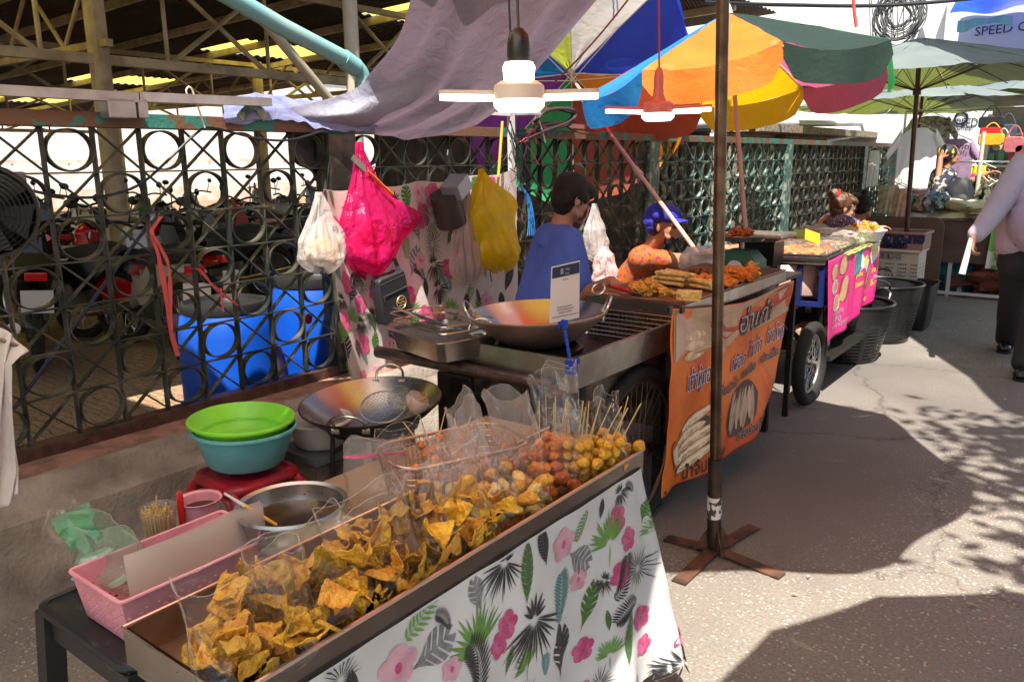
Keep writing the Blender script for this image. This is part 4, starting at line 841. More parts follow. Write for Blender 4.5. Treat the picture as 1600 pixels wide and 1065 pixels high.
def ell(cx, cy, rx, ry, a=0, n=20, j=0, seed=0): return [(cx+rx*cos(t)*(1+j*noi(cos(t)*2, sin(t)*2, seed))*cos(a)-ry*sin(t)*(1+j*noi(cos(t)*2, sin(t)*2, seed))*sin(a), cy+rx*cos(t)*sin(a)+ry*sin(t)*cos(a)) for t in [2*pi*i/n for i in range(n)]]
def btext(mb, txt, x, y, h, w, mi, off, slope=0, f0=banf, rows=None, bold=0.):
    tv, tf = text_polys(txt, 1., offset=bold); xm = max(p.x for p in tv) or 1; f = f0(off)
    decal(mb, tv, tf, lambda u, v: f(x+u/xm*w, y+u/xm*w*slope-v*h), mi)
bm_tan = mat('banner_tan', (.62, .40, .24), .55, var=(.40, .24, .14), vs=7); bm_pale = mat('banner_pale', (.66, .47, .36), .55, var=(.5, .3, .2), vs=9); bm_dark = mat('banner_dark', (.10, .055, .04), .6); bm_roll = mat('banner_roll', (.92, .74, .46), .5, var=(.55, .33, .14), vs=16, amt=.8)
bm_crisp = mat('banner_crisp', (.45, .13, .04), .5); bm_white = mat('banner_white', (.82, .70, .70), .5); bm_purp = mat('banner_purple', (.10, .015, .09), .5); bm_blk = mat('banner_black', (.02, .016, .016), .5); bm_red = mat('banner_red', (.50, .06, .02), .55); bm_shoot = mat('banner_shoots', (.50, .36, .22), .55, var=(.2, .12, .07), vs=25)
mb = MB()
shape(mb, [(.01, .01), (.5, .012), (.99, .0), (.995, .22), (.8, .245), (.6, .22), (.42, .27), (.3, .25), (.16, .3), (.01, .28)], .0012, 0)
shape(mb, [(.26, .05), (.99, .02), (.99, .10), (.7, .17), (.4, .22), (.28, .16)], .0018, 7)
shape(mb, [(.02, .01), (.235, .01), (.24, .2), (.2, .29), (.02, .28)], .0022, 1)
for i in range(3): shape(mb, ell(.16, .155+.055*i, .085, .026, 0, 16, .2, i), .0028+.0004*i, 3)
shape(mb, [(.27, .1), (.31, .1), (.42, .3), (.38, .31)], .003, 1)
shape(mb, ell(.25, .78, .17, .13, -.5, 26, .3, 5), .0016, 4)
for i, (x, y, a, l) in enumerate(((.25, .66, -.32, .15), (.2, .73, -.22, .15), (.26, .775, -.3, .16), (.27, .83, -.32, .165), (.30, .885, -.32, .15), (.105, .80, 1.0, .09))):
    shape(mb, ell(x, y, l*1.03, .037, a, 18, .2, i), .0022+.0005*i, 9); shape(mb, ell(x, y-.003, l, .029, a, 18, .15, i), .0024+.0005*i, 3); shape(mb, ell(x, y-.010, l*.8, .010, a, 14, .2, i), .00255+.0005*i, 10); shape(mb, ell(x-l*.86*cos(a), y-l*.86*sin(a)*1., .02, .026, a, 10, .3, i+9), .0026+.0005*i, 5)
shape(mb, ell(.68, .74, .15, .17, -.25, 24, .3, 8), .0016, 4)
for i in range(11):
    x = .58+.022*(i % 10); shape(mb, ell(x, .72+.012*(i*7 % 5), .014, .13-.01*(i % 3), -.12+.05*(i % 4), 12, .3, i), .0022+.0003*i, 8 if i % 2 else 1)
mb.build('pictures', [bm_tan, bm_pale, bm_pale, bm_roll, bm_dark, bm_crisp, bm_white, bm_red, bm_shoot, mat('banner_brown', (.35, .15, .05), .55), mat('banner_cream', (.95, .85, .66), .5)], ban)
mb = MB()
for k_, mi, bd in ((0, 0, .055), (1, 1, .012)):
    o = .0055+.0012*k_
    btext(mb, 'เต้าหู้ทอด', .12, .455, .135, .25, mi if k_ == 0 else 1, o, -.02, bold=bd)
    btext(mb, 'เผือก', .475, .44, .13, .135, mi if k_ == 0 else 1, o, -.0, bold=bd)
    btext(mb, 'ไชเท้า', .655, .42, .135, .14, mi if k_ == 0 else 1, o, .0, bold=bd)
    btext(mb, 'ข้าวโพด', .84, .395, .135, .155, mi if k_ == 0 else 1, o, .0, bold=bd)
btext(mb, 'ฮ่าเก๋า', .50, .215, .19, .33, 2, .0056, -.02, bold=.05); btext(mb, 'ฮ่าเก๋า', .49, .205, .19, .33, 3, .0068, -.02, bold=-.012)
for k_, mi, bd in ((0, 3, .04), (1, 2, .012)):
    btext(mb, 'ลูกชิ้นปลาโด', .35, .575, .085, .23, mi, .0056+.001*k_, -.05, bold=bd); btext(mb, 'กวยเจี๋ยง', .61, .54, .085, .16, mi, .0056+.001*k_, -.02, bold=bd); btext(mb, 'เปาะเปี๊ยะ', .80, .515, .085, .17, mi, .0056+.001*k_, -.02, bold=bd)
    btext(mb, 'รสอร่อยจริง ๆ', .69, .945, .075, .27, mi, .0056+.001*k_, -.04, bold=bd)
btext(mb, 'น้ำจิ้มอร่อย', .22, .985, .10, .34, 2, .0056, -.03, bold=.015)
mb.build('lettering', [bm_white, bm_purp, bm_blk, mat('banner_grey', (.50, .44, .42), .5)], ban)
M_BLKTAPE = mat('black_clip', (.015, .015, .015), .4)
mb = MB()
for x in (1047, 1066): mb.box(A(x, 484, x=1.925), (.012, .03, .028), bev=.003)
mb.build('clip', M_BLKTAPE, ban)
mb = MB(); f = banf(.004); mb.lathe([(.003, 0), (.008, .001), (.008, .003), (.003, .003)], 12, Matrix.Translation(f(.025, .975)) @ rotm(0, pi/2, 0)); mb.build('eyelet', M_STEELD, ban)
# ================================================================ FLORAL CLOTH DRAWING
def lens(p, q, w, n=5):
    """leaf blade from p to q, w wide, as a flat polygon outline"""
    p, q = V((*p, 0)), V((*q, 0)); d = q-p; s_ = V((-d.y, d.x, 0)).normalized()*w/2; L_ = []
    for sg in (1, -1):
        r = [p+d*t+s_*sg*sin(pi*t**.8) for t in [i/n for i in range(n+1)]]
        L_ += r if sg == 1 else r[-2:0:-1]
    return [(a.x, a.y) for a in L_]
def fan(x, y, r, a0, a1, n, w, j=.15, seed=0):
    rn = random.Random(seed); out = []
    for i in range(n):
        a = lerp(a0, a1, i/(n-1))+rn.uniform(-.05, .05); l = r*(1-j*rn.random()); out.append(lens((x+.1*r*cos(a), y+.1*r*sin(a)), (x+l*cos(a), y+l*sin(a)), w))
    return out
def feather(x, y, L_, a, n, w, l, curve=.4, seed=0):
    out = []; px, py, b = x, y, a
    for i in range(n):
        st = L_/n; qx, qy = px+st*cos(b), py+st*sin(b); out.append(lens((px, py), (qx+st*.2*cos(b), qy+st*.2*sin(b)), w*.35)); ll = l*sin(pi*(i+1.2)/(n+1.4))**.6
        for sg in (1, -1): out.append(lens((px, py), (px+ll*cos(b+sg*.95), py+ll*sin(b+sg*.95)), w))
        px, py = qx, qy; b += curve/n
    return out
def banana(x, y, L_, a, w, n=9, gap=.22):
    out = []; c, s_ = cos(a), sin(a)
    def T(u, v): return (x+u*c-v*s_, y+u*s_+v*c)
    for i in range(n):
        t0, t1 = i/n, (i+1-gap*.6)/n; h0, h1 = w/2*sin(pi*(t0*.92+.04)), w/2*sin(pi*(t1*.92+.04))
        for sg in (1, -1): out.append([T(t0*L_, sg*.004*w), T(t1*L_, sg*.004*w), T(t1*L_+.5*w*.5, sg*h1), T(t0*L_+.5*w*.5, sg*h0)])
    return out
def monstera(x, y, L_, a, w): return banana(x, y, L_, a, w, 6, .45)+[lens((x-.12*L_*cos(a), y-.12*L_*sin(a)), (x+L_*cos(a), y+L_*sin(a)), w*.07)]
def flower(x, y, r, seed=0):
    rn = random.Random(seed); out = []; a0 = rn.random()*2
    for i in range(5): a = a0+2*pi*i/5; out.append([(x+r*.55*cos(a)+r*.5*cos(t)*1.05, y+r*.55*sin(a)+r*.42*sin(t)) for t in [2*pi*k/9 for k in range(9)]])
    return out
CM = [mat('print_green', (.12, .30, .05), .6, var=(.25, .42, .12), vs=30), mat('print_black', (.03, .027, .03), .6, var=(.10, .09, .1), vs=60), mat('print_teal', (.10, .27, .28), .6), mat('print_pink', (.55, .06, .20), .6, var=(.75, .25, .4), vs=40), mat('print_pale_pink', (.72, .40, .48), .6, var=(.5, .2, .3), vs=30), mat('print_grey', (.28, .26, .28), .6, var=(.08, .08, .09), vs=50), mat('print_dark_green', (.07, .17, .04), .6)]
def motif(k, x, y, s, a=0, seed=1):
    """(material, polygons) in metres, y up"""
    if k == 'palm': return [(0, fan(x, y, s, R_(15)+a, R_(165)+a, 15, s*.085, .25, seed)), (6, [lens((x, y), (x-.05*s, y-s*.7), s*.03)])]
    if k == 'bfan': return [(1, fan(x, y, s, R_(-165)+a, R_(-15)+a, 17, s*.05, .3, seed)+fan(x, y, s*.5, R_(20)+a, R_(150)+a, 7, s*.07, .3, seed+1))]
    if k == 'burst': return [(1, fan(x, y, s, a, a+2*pi*.95, 22, s*.04, .35, seed))]
    if k == 'tfeather': return [(2, feather(x, y, s, a, 13, s*.055, s*.42, .5, seed))]
    if k == 'bfeather': return [(1, feather(x, y, s, a, 16, s*.04, s*.4, 1.3, seed))]
    if k == 'gfeather': return [(0, feather(x, y, s, a, 9, s*.06, s*.35, .4, seed))]
    if k == 'gban': return [(6, banana(x, y, s, a, s*.3))]
    if k == 'bban': return [(1, banana(x, y, s, a, s*.42, 12, .12))]
    if k == 'bmon': return [(1, monstera(x, y, s, a, s*.8))]
    if k == 'gymon': return [(5, monstera(x, y, s, a, s*.75))]
    if k == 'gmon': return [(6, monstera(x, y, s, a, s*.6)), (0, banana(x, y, s, a, s*.3, 5, .3))]
    if k == 'pink': return [(3, flower(x, y, s, seed)), (6, [ell(x, y, s*.12, s*.12, 0, 8)])]
    if k == 'pale': return [(4, flower(x, y, s, seed)), (3, [ell(x, y, s*.2, s*.25, 0, 8)])]
def lay(mb, items, fn, off0=.0012, hmax=None):
    for q, it in enumerate(items):
        for mi, polys in motif(*it):
            f = fn(off0+.0004*(q % 4)+(.0003 if mi in (3, 6) else 0))
            for p in polys:
                if hmax is not None: p = [(a, min(b, hmax)) for a, b in p]
                c = (sum(a[0] for a in p)/len(p), sum(a[1] for a in p)/len(p)); k = len(p)
                mb.add([f(*c)]+[f(*a) for a in p], [(0, 1+j, 1+(j+1) % k) for j in range(k)], mi+1)
KINDS = ['palm', 'bfan', 'burst', 'tfeather', 'bfeather', 'gfeather', 'gban', 'bban', 'bmon', 'gymon', 'gmon', 'pink', 'pale', 'pink']
def scatter(seed, w, h, step, smin, smax, items=()):
    rn = random.Random(seed); out = []; k = 0; x = .02
    while x < w:
        y = rn.uniform(0, step*.6)
        while y < h:
            if all((x-i[1])**2+(y-i[2])**2 > (step*.8)**2 for i in items):
                kk = rn.choice(KINDS); s_ = rn.uniform(smin, smax)*(.55 if kk in ('pink', 'pale') else 1); out.append((kk, x+rn.uniform(-.02, .02), y, s_, rn.uniform(-.5, .5)+(pi/2 if kk not in ('palm', 'bfan') else 0), k)); k += 1
            y += step*rn.uniform(.75, 1.05)
        x += step
    return out
# ================================================================ FOREGROUND TABLE
table = thing('snack_table', 'narrow table under the floral cloth carrying the steel tray of bagged snacks', 'table', (2.17, 1.15, 0))
TX0, TX1, TY0, TY1, TZ = 2.035, 2.335, .55, 1.79, .752
mb = MB(); mb.box(((TX0+TX1)/2, (TY0+TY1)/2, .672), (TX1-TX0-.02, TY1-TY0-.02, .02)); mb.build('table_top', M_WOODC, table)
for x in (TX0+.04, TX1-.04):
    for y in (TY0+.05, TY1-.06): mb = MB(); mb.box((x, y, .33), (.03, .03, .66)); mb.build('leg', bpy.data.materials['black_frame'], table)
M_TRAY = mat('tray_steel', (.36, .32, .30), .22, .95, var=(.24, .19, .16), vs=6, amt=.6)
M_TRAYI = mat('tray_inside', (.50, .34, .24), .3, .85, var=(.30, .16, .09), vs=9, amt=.7)
tray = thing('steel_tray', 'long shallow stainless steel tray full of clear bags of fried snacks', 'tray', (2.17, 1.15, .684))
mb = MB(); o4 = [(TX0, TY0), (TX1, TY0), (TX1, TY1), (TX0, TY1)]; i4 = [(TX0+.006, TY0+.006), (TX1-.006, TY0+.006), (TX1-.006, TY1-.006), (TX0+.006, TY1-.006)]
loft(mb, [ringz(o4, .685), ringz(o4, TZ)], cap0=True); mb.build('outside', M_TRAY, tray)
mb = MB(); mb.mi = 0; loft(mb, [ringz(i4, TZ+.001), ringz(i4, .692)], cap1=True); mb.keepn = True; mb.build('inside', M_TRAYI, tray)
mb = MB(); mb.tube([V((x, y, TZ)) for x, y in o4], .0045, 8, closed=True); mb.build('rim', mat('rim_steel', (.60, .40, .33), .25, .9), tray, smooth=True)
# hanging cloth around front and far end
M_CLOTH = cloth('floral_cloth', (.80, .80, .80), .12, .55, top=(.80, .79, .79), bump=.12, bs=5)
CH = .60; S1 = TY1-.40; S2 = .28
def clothf(off=0):
    def f(s, h):
        """s metres along the edge from the near end, h metres up from the hem"""
        z = .708-(CH-h); d = (CH-h)/CH
        fold = .014*sin(s*21+1)*d+.010*sin(s*47)*d*d+.03*sin(s*9+2)*d+.006*noi(s*9, h*9)
        if s < S1-.03: p = V((TX1+.006+.02*d+fold, .40+s, z)); n = V((1, 0, .05))
        elif s < S1+.03: a = (s-S1+.03)/.06*pi/2; c = V((TX1-.024, TY1-.03, z)); r = .03+.02*d+fold+.09*d*sin(a*2)*1.; n = V((cos(a), sin(a), 0)); p = c+n*r+V((0, 0, 0))
        else: p = V((TX1-.024-(s-S1-.03), TY1+.006+.03*d+fold*1.4, z)); n = V((0, 1, 0))
        # the far corner swings outwards as it hangs
        k = max(0, min(1, (s-S1+.35)/.35)); p += V((.0, .035, 0))*d*k*k
        return p+n*off
    return f
mb = MB(); cf = clothf(); mb.mi = 0; mb.grid(lambda u, v: cf(u*(S1+S2), CH*(1-v)), 150, 40)
def onc(px, py):
    p = A(px, py, x=TX1+.02); return (p.y-.40, CH-(.708-p.z))
def ci(k, px, py, s, a=0, seed=1): x, y = onc(px, py); return (k, x, y, s*(1.0 if k in ('pink', 'pale') else 1.12), R_(a), seed)
ITEMS = [ci('palm', 955, 850, .085, 10), ci('gfeather', 925, 800, .07, -140), ci('pink', 980, 842, .034), ci('bban', 860, 885, .085, 100), ci('pale', 888, 853, .042), ci('gymon', 900, 868, .085, -35), ci('bfan', 795, 880, .085, -15), ci('gban', 828, 945, .12, 85),
         ci('tfeather', 880, 975, .11, 70), ci('gmon', 918, 985, .10, 65), ci('bfeather', 955, 935, .11, 20), ci('pink', 990, 965, .036, 0, 3), ci('gban', 962, 1035, .12, 75), ci('palm', 745, 1015, .095, 5, 4), ci('pink', 798, 978, .034, 0, 5), ci('pink', 782, 1008, .03, 0, 8), ci('bfan', 840, 968, .12, -5, 7), ci('bmon', 885, 1060, .10, 85),
         ci('pink', 920, 1018, .036, 0, 6), ci('gfeather', 640, 1000, .09, 20), ci('pale', 628, 1046, .045), ci('gymon', 650, 1050, .09, 15), ci('burst', 1003, 1040, .05), ci('bfeather', 740, 1085, .12, 60), ci('tfeather', 1012, 905, .05, 60), ci('bfan', 975, 770, .05, 20), ci('gmon', 1003, 815, .05, 60), ci('bfeather', 985, 940, .10, 150)]
ITEMS = [i for i in scatter(5, S1+S2-.03, CH-.03, .082, .045, .075, ITEMS)]+[i for i in ITEMS]
lay(mb, ITEMS, clothf, hmax=CH-.004)
o = mb.build('tablecloth', [M_CLOTH]+CM, smooth=True, ang=180); tag(o, 'white tablecloth with green palm leaves and pink flowers hanging below the steel tray', 'tablecloth')
# ---------------------------------------------------------------- bags of snacks in the tray
M_EDGE = mat('film_edge', (.75, .70, .66), .15, alpha=.32); M_FILM = film('clear_film', gloss=.17, opaque=.02); M_FILM2 = film('milky_film', (1, .95, .90), .16, .20, .14); M_FILMP = film('milky_bag_pack', (1, .93, .86), .12, .62, .3)
def pouch(name, label, c, w, h, th, yaw, lean=(0, 0), m=None, seed=0, open_=.35, group=None, cat='plastic bag', band=None):
    """upright open bag of film: flat sides, loose wavy mouth"""
    mb = MB(); n = 40; rn = random.Random(seed); ph = rn.uniform(0, 6); Q = Matrix.Translation(V(c)) @ rotm(0, 0, yaw)
    def f(u, v):
        a = 2*pi*u; t = v; fat = sin(pi*min(1, t*1.5+.12))**.5 if t < .6 else lerp(sin(pi*min(1, 1.02))**.5 if 0 else .35, open_, (t-.6)/.4)
        fat = max(.12, (1-abs(t*2-.6))*.95 if t < .55 else lerp(.5, open_, (t-.55)/.45)); 
        x = w/2*math.copysign(abs(cos(a))**.55, cos(a))*(1+.05*sin(9*t+ph)*t); y = th/2*math.copysign(abs(sin(a))**.8, sin(a))*fat*(1 if t > .04 else .35)
        wr = .007*noi(cos(a)*2+ph, sin(a)*2, t*3)+.003*sin(a*7+ph+t*6)*t+.004*abs(noi(cos(a)*5+ph, sin(a)*5, t*6))
        return Q @ V((x+wr+lean[0]*t*t*h, y+wr*1.6+lean[1]*t*t*h, h*t*(1+.06*sin(a*3+ph)*(t > .9)+.05*cos(a+ph))))
    mb.grid(f, n, 18, closeu=True); mb.keepn = True; t_ = thing(name, label, cat, tuple(c), group); mb.build('film', m or M_FILM, t_, smooth=True, ang=35)
    mb = MB(); P = [f(i/n, 1) for i in range(n)]; mb.tube(P, .0006, 4, closed=True)
    for u_ in (0, .5): mb.tube([f(u_, j/14) for j in range(15)], .0005, 4)
    mb.build('film_edge', M_EDGE, t_)
    if band:
        mb = MB(); mb.grid(lambda u, v: f(u, .75+.035*v)+(f(u, .75)-Q @ V((0, 0, h*.75))).normalized()*.0015, n, 1, closeu=True); mb.build('rim_band', band, t_)
    return t_
def skin_piece(c, s, seed, m, box=True):
    rn = random.Random(seed); Q = Matrix.Translation(V(c)) @ rotm(rn.uniform(-.9, .9), rn.uniform(-.9, .9), rn.uniform(0, 6.28)); mb = MB(); k1, k2 = rn.uniform(-9, 9), rn.uniform(4, 12); th_ = rn.uniform(0, 3.14); c0, s0 = cos(th_), sin(th_); kf = rn.choice((-1, 1))*rn.uniform(.5, 1.3); kg = rn.uniform(-.6, .6)
    def f(u, v):
        x, y = (u-.5)*s, (v-.5)*s; z = kf*abs(x*c0+y*s0+.08*s)+kg*abs(x*s0-y*c0)*(x*c0+y*s0 > 0)+k1*.35*x*x+.26*s*noi(u*2.2, v*2.2, seed)+.08*s*noi(u*6, v*7, seed)+.03*s*noi(u*15, v*15, seed)
        return Q @ V((x*(1-.25*abs(v-.5)), y*(1-.2*abs(u-.5)), z))
    mb.grid(f, 18, 18)
    if box:
        for q in mb.v:
            if q.z < .80: q.x = min(max(q.x, TX0+.012), TX1-.012)
            q.z = max(q.z, .697)
    return mb.build('fried_skin', m, smooth=True, ang=75, solid=.0016)
def fill_skins(c, w, d, h, n, s, where, seed, ms):
    rn = random.Random(seed); n = int(n*1.2)
    for i in range(n):
        p = V(c)+V((rn.uniform(-d, d)*.5, rn.uniform(-w, w)*.5, .012+h*i/n)); o = skin_piece(p, s*rn.uniform(.8, 1.1), seed*40+i, ms[i % len(ms)])
        tag(o, 'golden fried sheet '+where, 'fried snack', 'fried skins '+where)
def fill_lumps(name, desc, c, w, d, h, n, r, where, seed, ms, el=1.0, j=.25):
    rn = random.Random(seed); P = []
    for i in range(n*12):
        if len(P) >= n: break
        p = V((rn.uniform(-d, d)*.5, rn.uniform(-w, w)*.5, r*.9+rn.random()**1.2*h))
        if all((p-q).length > r*1.35 for q in P): P.append(p)
    for i, p in enumerate(sorted(P, key=lambda q: q.z)):
        mb = MB(); mb.ball(V(c)+p, (r*el, r*rn.uniform(.85, 1), r*rn.uniform(.85, 1)), 14, rotm(rn.uniform(-.5, .5), rn.uniform(-.5, .5), rn.uniform(0, 3)), jit=j, seed=seed+i)
        tag(mb.build(name, ms[i % len(ms)], smooth=True, ang=80), desc.replace('small ', '')+' '+where, 'fried snack', name.replace('_', ' ')+'s '+where)
M_BAMBOO = mat('bamboo', (.62, .42, .17), .6, var=(.48, .30, .1), vs=20)
def skewer(a, b, n, r, m, label, group, seed=0, ball=True):
    t = thing('skewer', label, 'skewer', tuple(a), group); a, b = V(a), V(b); mb = MB(); mb.tube([a, b], .0016, 5); mb.build('stick', M_BAMBOO, t)
    for i in range(n): mb = MB(); mb.ball(a.lerp(b, .06+i*(r*2.0)/(b-a).length), r, 12, jit=.2, seed=seed+i); mb.build('morsel', m, t, smooth=True, ang=80)
    return t
SK = [F_YELL, F_GOLD, F_OLIVE]
def tp(px, py, z=.72): p = A(px, py, z=z); return (min(max(p.x, TX0+.05), TX1-.06), p.y)
def at3(px, py, z, zz=.696): x, y = tp(px, py, z); return V((x, y, zz))
G1 = 'bags of fried skins at the near end of the tray'
BG = [  # px, py, width, height, where, leanx, leany
    (405, 1030, .17, .20, 'in the bag at the near end of the tray', -.05, .10, 8, .085), (500, 960, .17, .20, 'in the second bag from the near end of the tray', -.12, .12, 8, .08),
    (590, 905, .15, .20, 'in the third bag from the near end of the tray', -.1, .08, 7, .08), (668, 868, .13, .20, 'in the clear bag beside the small lilac tape', .25, .25, 6, .075), (722, 835, .10, .17, 'in the bag next to the pale finger rolls', .15, .2, 5, .07)]
for i, (px, py, w_, h_, wh, lx, ly, n_, s_) in enumerate(BG):
    c = at3(px, py, .73); fill_skins(c, w_*.95, .20, .125, int(n_*3.0), s_*.76, wh, 20+i, SK if i < 3 else [F_OLIVE, F_YELL, F_GOLD])
    pouch('snack_bag', 'clear bag of fried skins '+wh.replace('in the', 'standing as the', 1) if False else 'bag of skins, the one '+wh.replace('in the bag ', '').replace('in the ', 'called '), c-V((0, 0, .002)), w_+.03, h_, .17, pi/2+U(-.25, .25), (lx, ly), seed=i)
for i, (px, py, wh, m_, r_, n_, el) in enumerate((
    (700, 800, 'under the milky bags in the middle of the tray', [F_GOLD, F_TOFU], .019, 14, 1.2), (775, 815, 'in front by the tray rim', [F_TOFU, F_GOLD], .0165, 16, 1.7), (745, 765, 'at the back of the middle of the tray', [F_GOLD], .017, 16, 1.1),
    (812, 790, 'in the bag of peanut shaped snacks', [F_TOFU, F_GOLD], .0165, 14, 1.5), (858, 762, 'in the bag of red brown pieces', [F_RED, F_RED, F_ORANGE], .018, 16, 1.1), (815, 740, 'in the bag behind the red brown pieces', [F_ORANGE, F_GOLD], .017, 16, 1.),
    (905, 745, 'in the bag of yellow eggs nearest the rim', [F_GOLD, F_YELL], .0165, 18, 1.1), (955, 725, 'in the last bag at the far end of the tray', [F_YELL, F_GOLD], .0165, 20, 1.05), (880, 715, 'in the tall bag behind the yellow eggs', [F_GOLD, F_YELL], .016, 16, 1.))):
    c = at3(px, py, .72); w_ = .105
    fill_lumps('fried_ball', 'small round fried ball' if el < 1.3 else 'oblong fried roll', c, w_, .12, .075, n_, r_, wh, 60+i*3, m_, el)
    pouch('snack_bag', 'snack bag holding the pieces '+wh, c-V((0, 0, .002)), w_+.03, .19+.02*(i % 3), .13, pi/2+U(-.4, .4), (U(-.1, .25), U(-.1, .35)), seed=30+i, m=M_FILM2 if i in (0, 2, 5) else M_FILM)
# skewers fanned out of the far bags
for k, (px, py, qx, qy, wh) in enumerate(((905, 745, 905, 640, 'standing in the tall bag behind the yellow eggs'), (948, 740, 1000, 655, 'fanned out of the last bag at the far end'), (860, 740, 890, 640, 'rising from the red brown pieces'))):
    c = at3(px, py, .73, .71)
    for i in range(7):
        d = V((U(-.03, .03)+(.03 if k == 1 else 0), U(-.01, .05)+(.05 if k == 1 else 0), .165)); a = c+V((U(-.03, .03), U(-.04, .04), .01)); skewer(a, a+d.normalized()*.2, 4, .0135, F_YELL if k != 2 else F_ORANGE, 'skewer of fried balls '+wh, 'skewers '+wh, seed=k*50+i*5)
mb = MB(); c = A(700, 800, z=.80); mb.T = TR(c, rx=.3, ry=.2, rz=.7); mb.box((0, 0, 0), (.012, .05, .002)); tag(mb.build('tape_strip', mat('lilac_tape', (.35, .25, .62), .4)), 'small lilac strip of tape closing a snack bag', 'tape')
# ---------------------------------------------------------------- things behind the tray
side = thing('side_shelf', 'low shelf board behind the steel tray carrying the sauce bowl and the wire basket', 'shelf', (1.78, 1.45, 0))
mb = MB(); mb.box((1.80, 1.50, .645), (.34, 1.0, .02)); mb.build('board', M_WOODC, side)
for x in (1.67, 1.92):
    for y in (1.06, 1.94): mb = MB(); mb.box((x, y, .318), (.03, .03, .635)); mb.build('leg', bpy.data.materials['black_frame'], side)
# sauce bowl
c = A(456, 787, z=.752); Rb = .118; bw = thing('sauce_bowl', 'round stainless bowl of dark brown dipping sauce behind the tray', 'bowl', (c.x, c.y, .655))
mb = MB(); mb.keepn = True; mb.lathe([(0, .662), (Rb*.62, .664), (Rb*.84, .69), (Rb*.93, .73), (Rb*.95, .752), (Rb*1.04, .756), (Rb*1.07, .750)], 48, TR((c.x, c.y, 0))); mb.lathe([(Rb*1.07, .750), (Rb*.99, .738), (Rb*.95, .71), (Rb*.86, .68), (Rb*.62, .657), (0, .655)], 48, TR((c.x, c.y, 0))); mb.build('bowl', M_WIRE, bw, smooth=True, ang=50)
mb = MB(); mb.lathe([(0, .716), (Rb*.91, .716)], 40, TR((c.x, c.y, 0))); mb.build('sauce', mat('dark_sauce', (.022, .009, .003), .22, spec=.3, var=(.07, .03, .006), vs=30, amt=.7), bw)
mb = MB()
for i in range(90):
    a, h = U(0, 2*pi), U(.70, .745); r_ = Rb*.915*(1 if h > .715 else .975); mb.ball(V((c.x+r_*cos(a), c.y+r_*sin(a), h)), U(.0008, .0022), 5)
o = mb.build('sauce_specks', mat('sauce_specks', (.06, .025, .008), .4), bw); o['kind'] = 'stuff'
sp = thing('sauce_spoon', 'wooden handled brush lying across the rim of the sauce bowl', 'spoon', tuple(A(400, 800, z=.77)))
a_, b_ = A(350, 770, z=.80), A(432, 820, z=.715); mb = MB(); mb.tube([a_.lerp(b_, .35), b_], [.005, .004], 8); mb.build('handle', mat('yellow_wood', (.70, .36, .05), .5), sp, smooth=True)
mb = MB(); mb.tube([a_, a_.lerp(b_, .4)], [.004, .006], 8, flat=.6); mb.build('end', mat('clear_plastic_end', (.7, .6, .55), .2), sp, smooth=True)
mb = MB(); mb.lathe([(0, 0), (Rb*.75, 0), (Rb*1.1, .012), (Rb*1.12, .014)], 40, TR((c.x+.04, c.y+.02, .656))); tag(mb.build('saucer', mat('enamel_white', (.7, .68, .62), .3), smooth=True, solid=.002), 'white plate under the sauce bowl', 'plate')
# wire basket with orange skewers
bk = thing('wire_basket', 'rounded steel wire basket of orange skewers standing behind the tray', 'basket', tuple(A(700, 700, z=.66)))
k0, k1, k3 = A(600, 694, z=.80), A(655, 735, z=.80), A(690, 634, z=.80); bx = (k1-k0); by = (k3-k0); bx.z = by.z = 0; bx.normalize(); by = V((-bx.y, bx.x, 0)); by = by if by.dot(k3-k0) > 0 else -by
Qb = Matrix((bx, by, V((0, 0, 1)))).transposed().to_4x4(); Qb.translation = V((k0.x-.02, k0.y-.03, 0)); BW, BH = .21, .36
M_CW = mat('copper_wire', (.62, .40, .32), .25, .95)
mb = MB(); mb.T = Qb; mb.tube([V((x, y, .80)) for x, y in rrect(BW, BH, .06, 6)], .0045, 8, closed=True); mb.build('rim', M_CW, bk, smooth=True)
mb = MB(); mb.T = Qb; top = rrect(BW, BH, .06, 14); bot = rrect(BW-.04, BH-.04, .05, 14, .02, .02)
for (x, y), (x2, y2) in zip(top, bot): mb.tube([(x, y, .80), (x2, y2, .69)], .001, 4)
for i in range(30):
    t = i/29; mb.tube([(0, t*BH, .80), (.01, t*(BH-.04)+.02, .695), (BW-.01, t*(BH-.04)+.02, .695), (BW, t*BH, .80)] if .12 < t < .88 else [(.02, .02, .69), (.03, .03, .69)], .001, 4)
for z in (.785, .77, .755, .74, .725, .71): k = (.80-z)/.11; mb.tube([V((lerp(x, x2, k), lerp(y, y2, k), z)) for (x, y), (x2, y2) in zip(top, bot)], .001, 4, closed=True)
mb.build('mesh', M_CW, bk)
for i in range(9):
    a = Qb @ V((U(.05, .15), U(.08, .3), .72)); d = V((U(-.1, .05), U(-.06, .1), .05)); skewer(a, a+d.normalized()*.17, 4, .013, F_ORANGE, 'bamboo skewer of orange fried balls lying in the wire basket', 'skewers in the wire basket', seed=300+i*7)
pouch('snack_bag', 'crumpled clear bag with pink stripes left of the wire basket', A(590, 790, z=.66), .15, .17, .10, .9, (.0, .1), seed=71, m=M_FILM2, band=mat('pink_band', (.75, .12, .25), .5))
pouch('snack_bag', 'tall clear bag standing empty in front of the wire basket', A(640, 770, z=.70), .12, .17, .07, 1.2, (-.1, .1), seed=72)
pouch('snack_bag', 'clear bag standing empty beside the far end of the tray', A(880, 690, z=.72)+V((-.02, .02, 0)), .11, .21, .08, 1.0, (0, .1), seed=73)
for k, (px, py) in enumerate(((655, 790), (600, 805))):
    c = A(px, py, z=.68); fill_skins(c, .10, .09, .06, 6, .07, ('in the bag below the wire basket', 'in the bag behind the second bag of skins')[k], 90+k, SK)
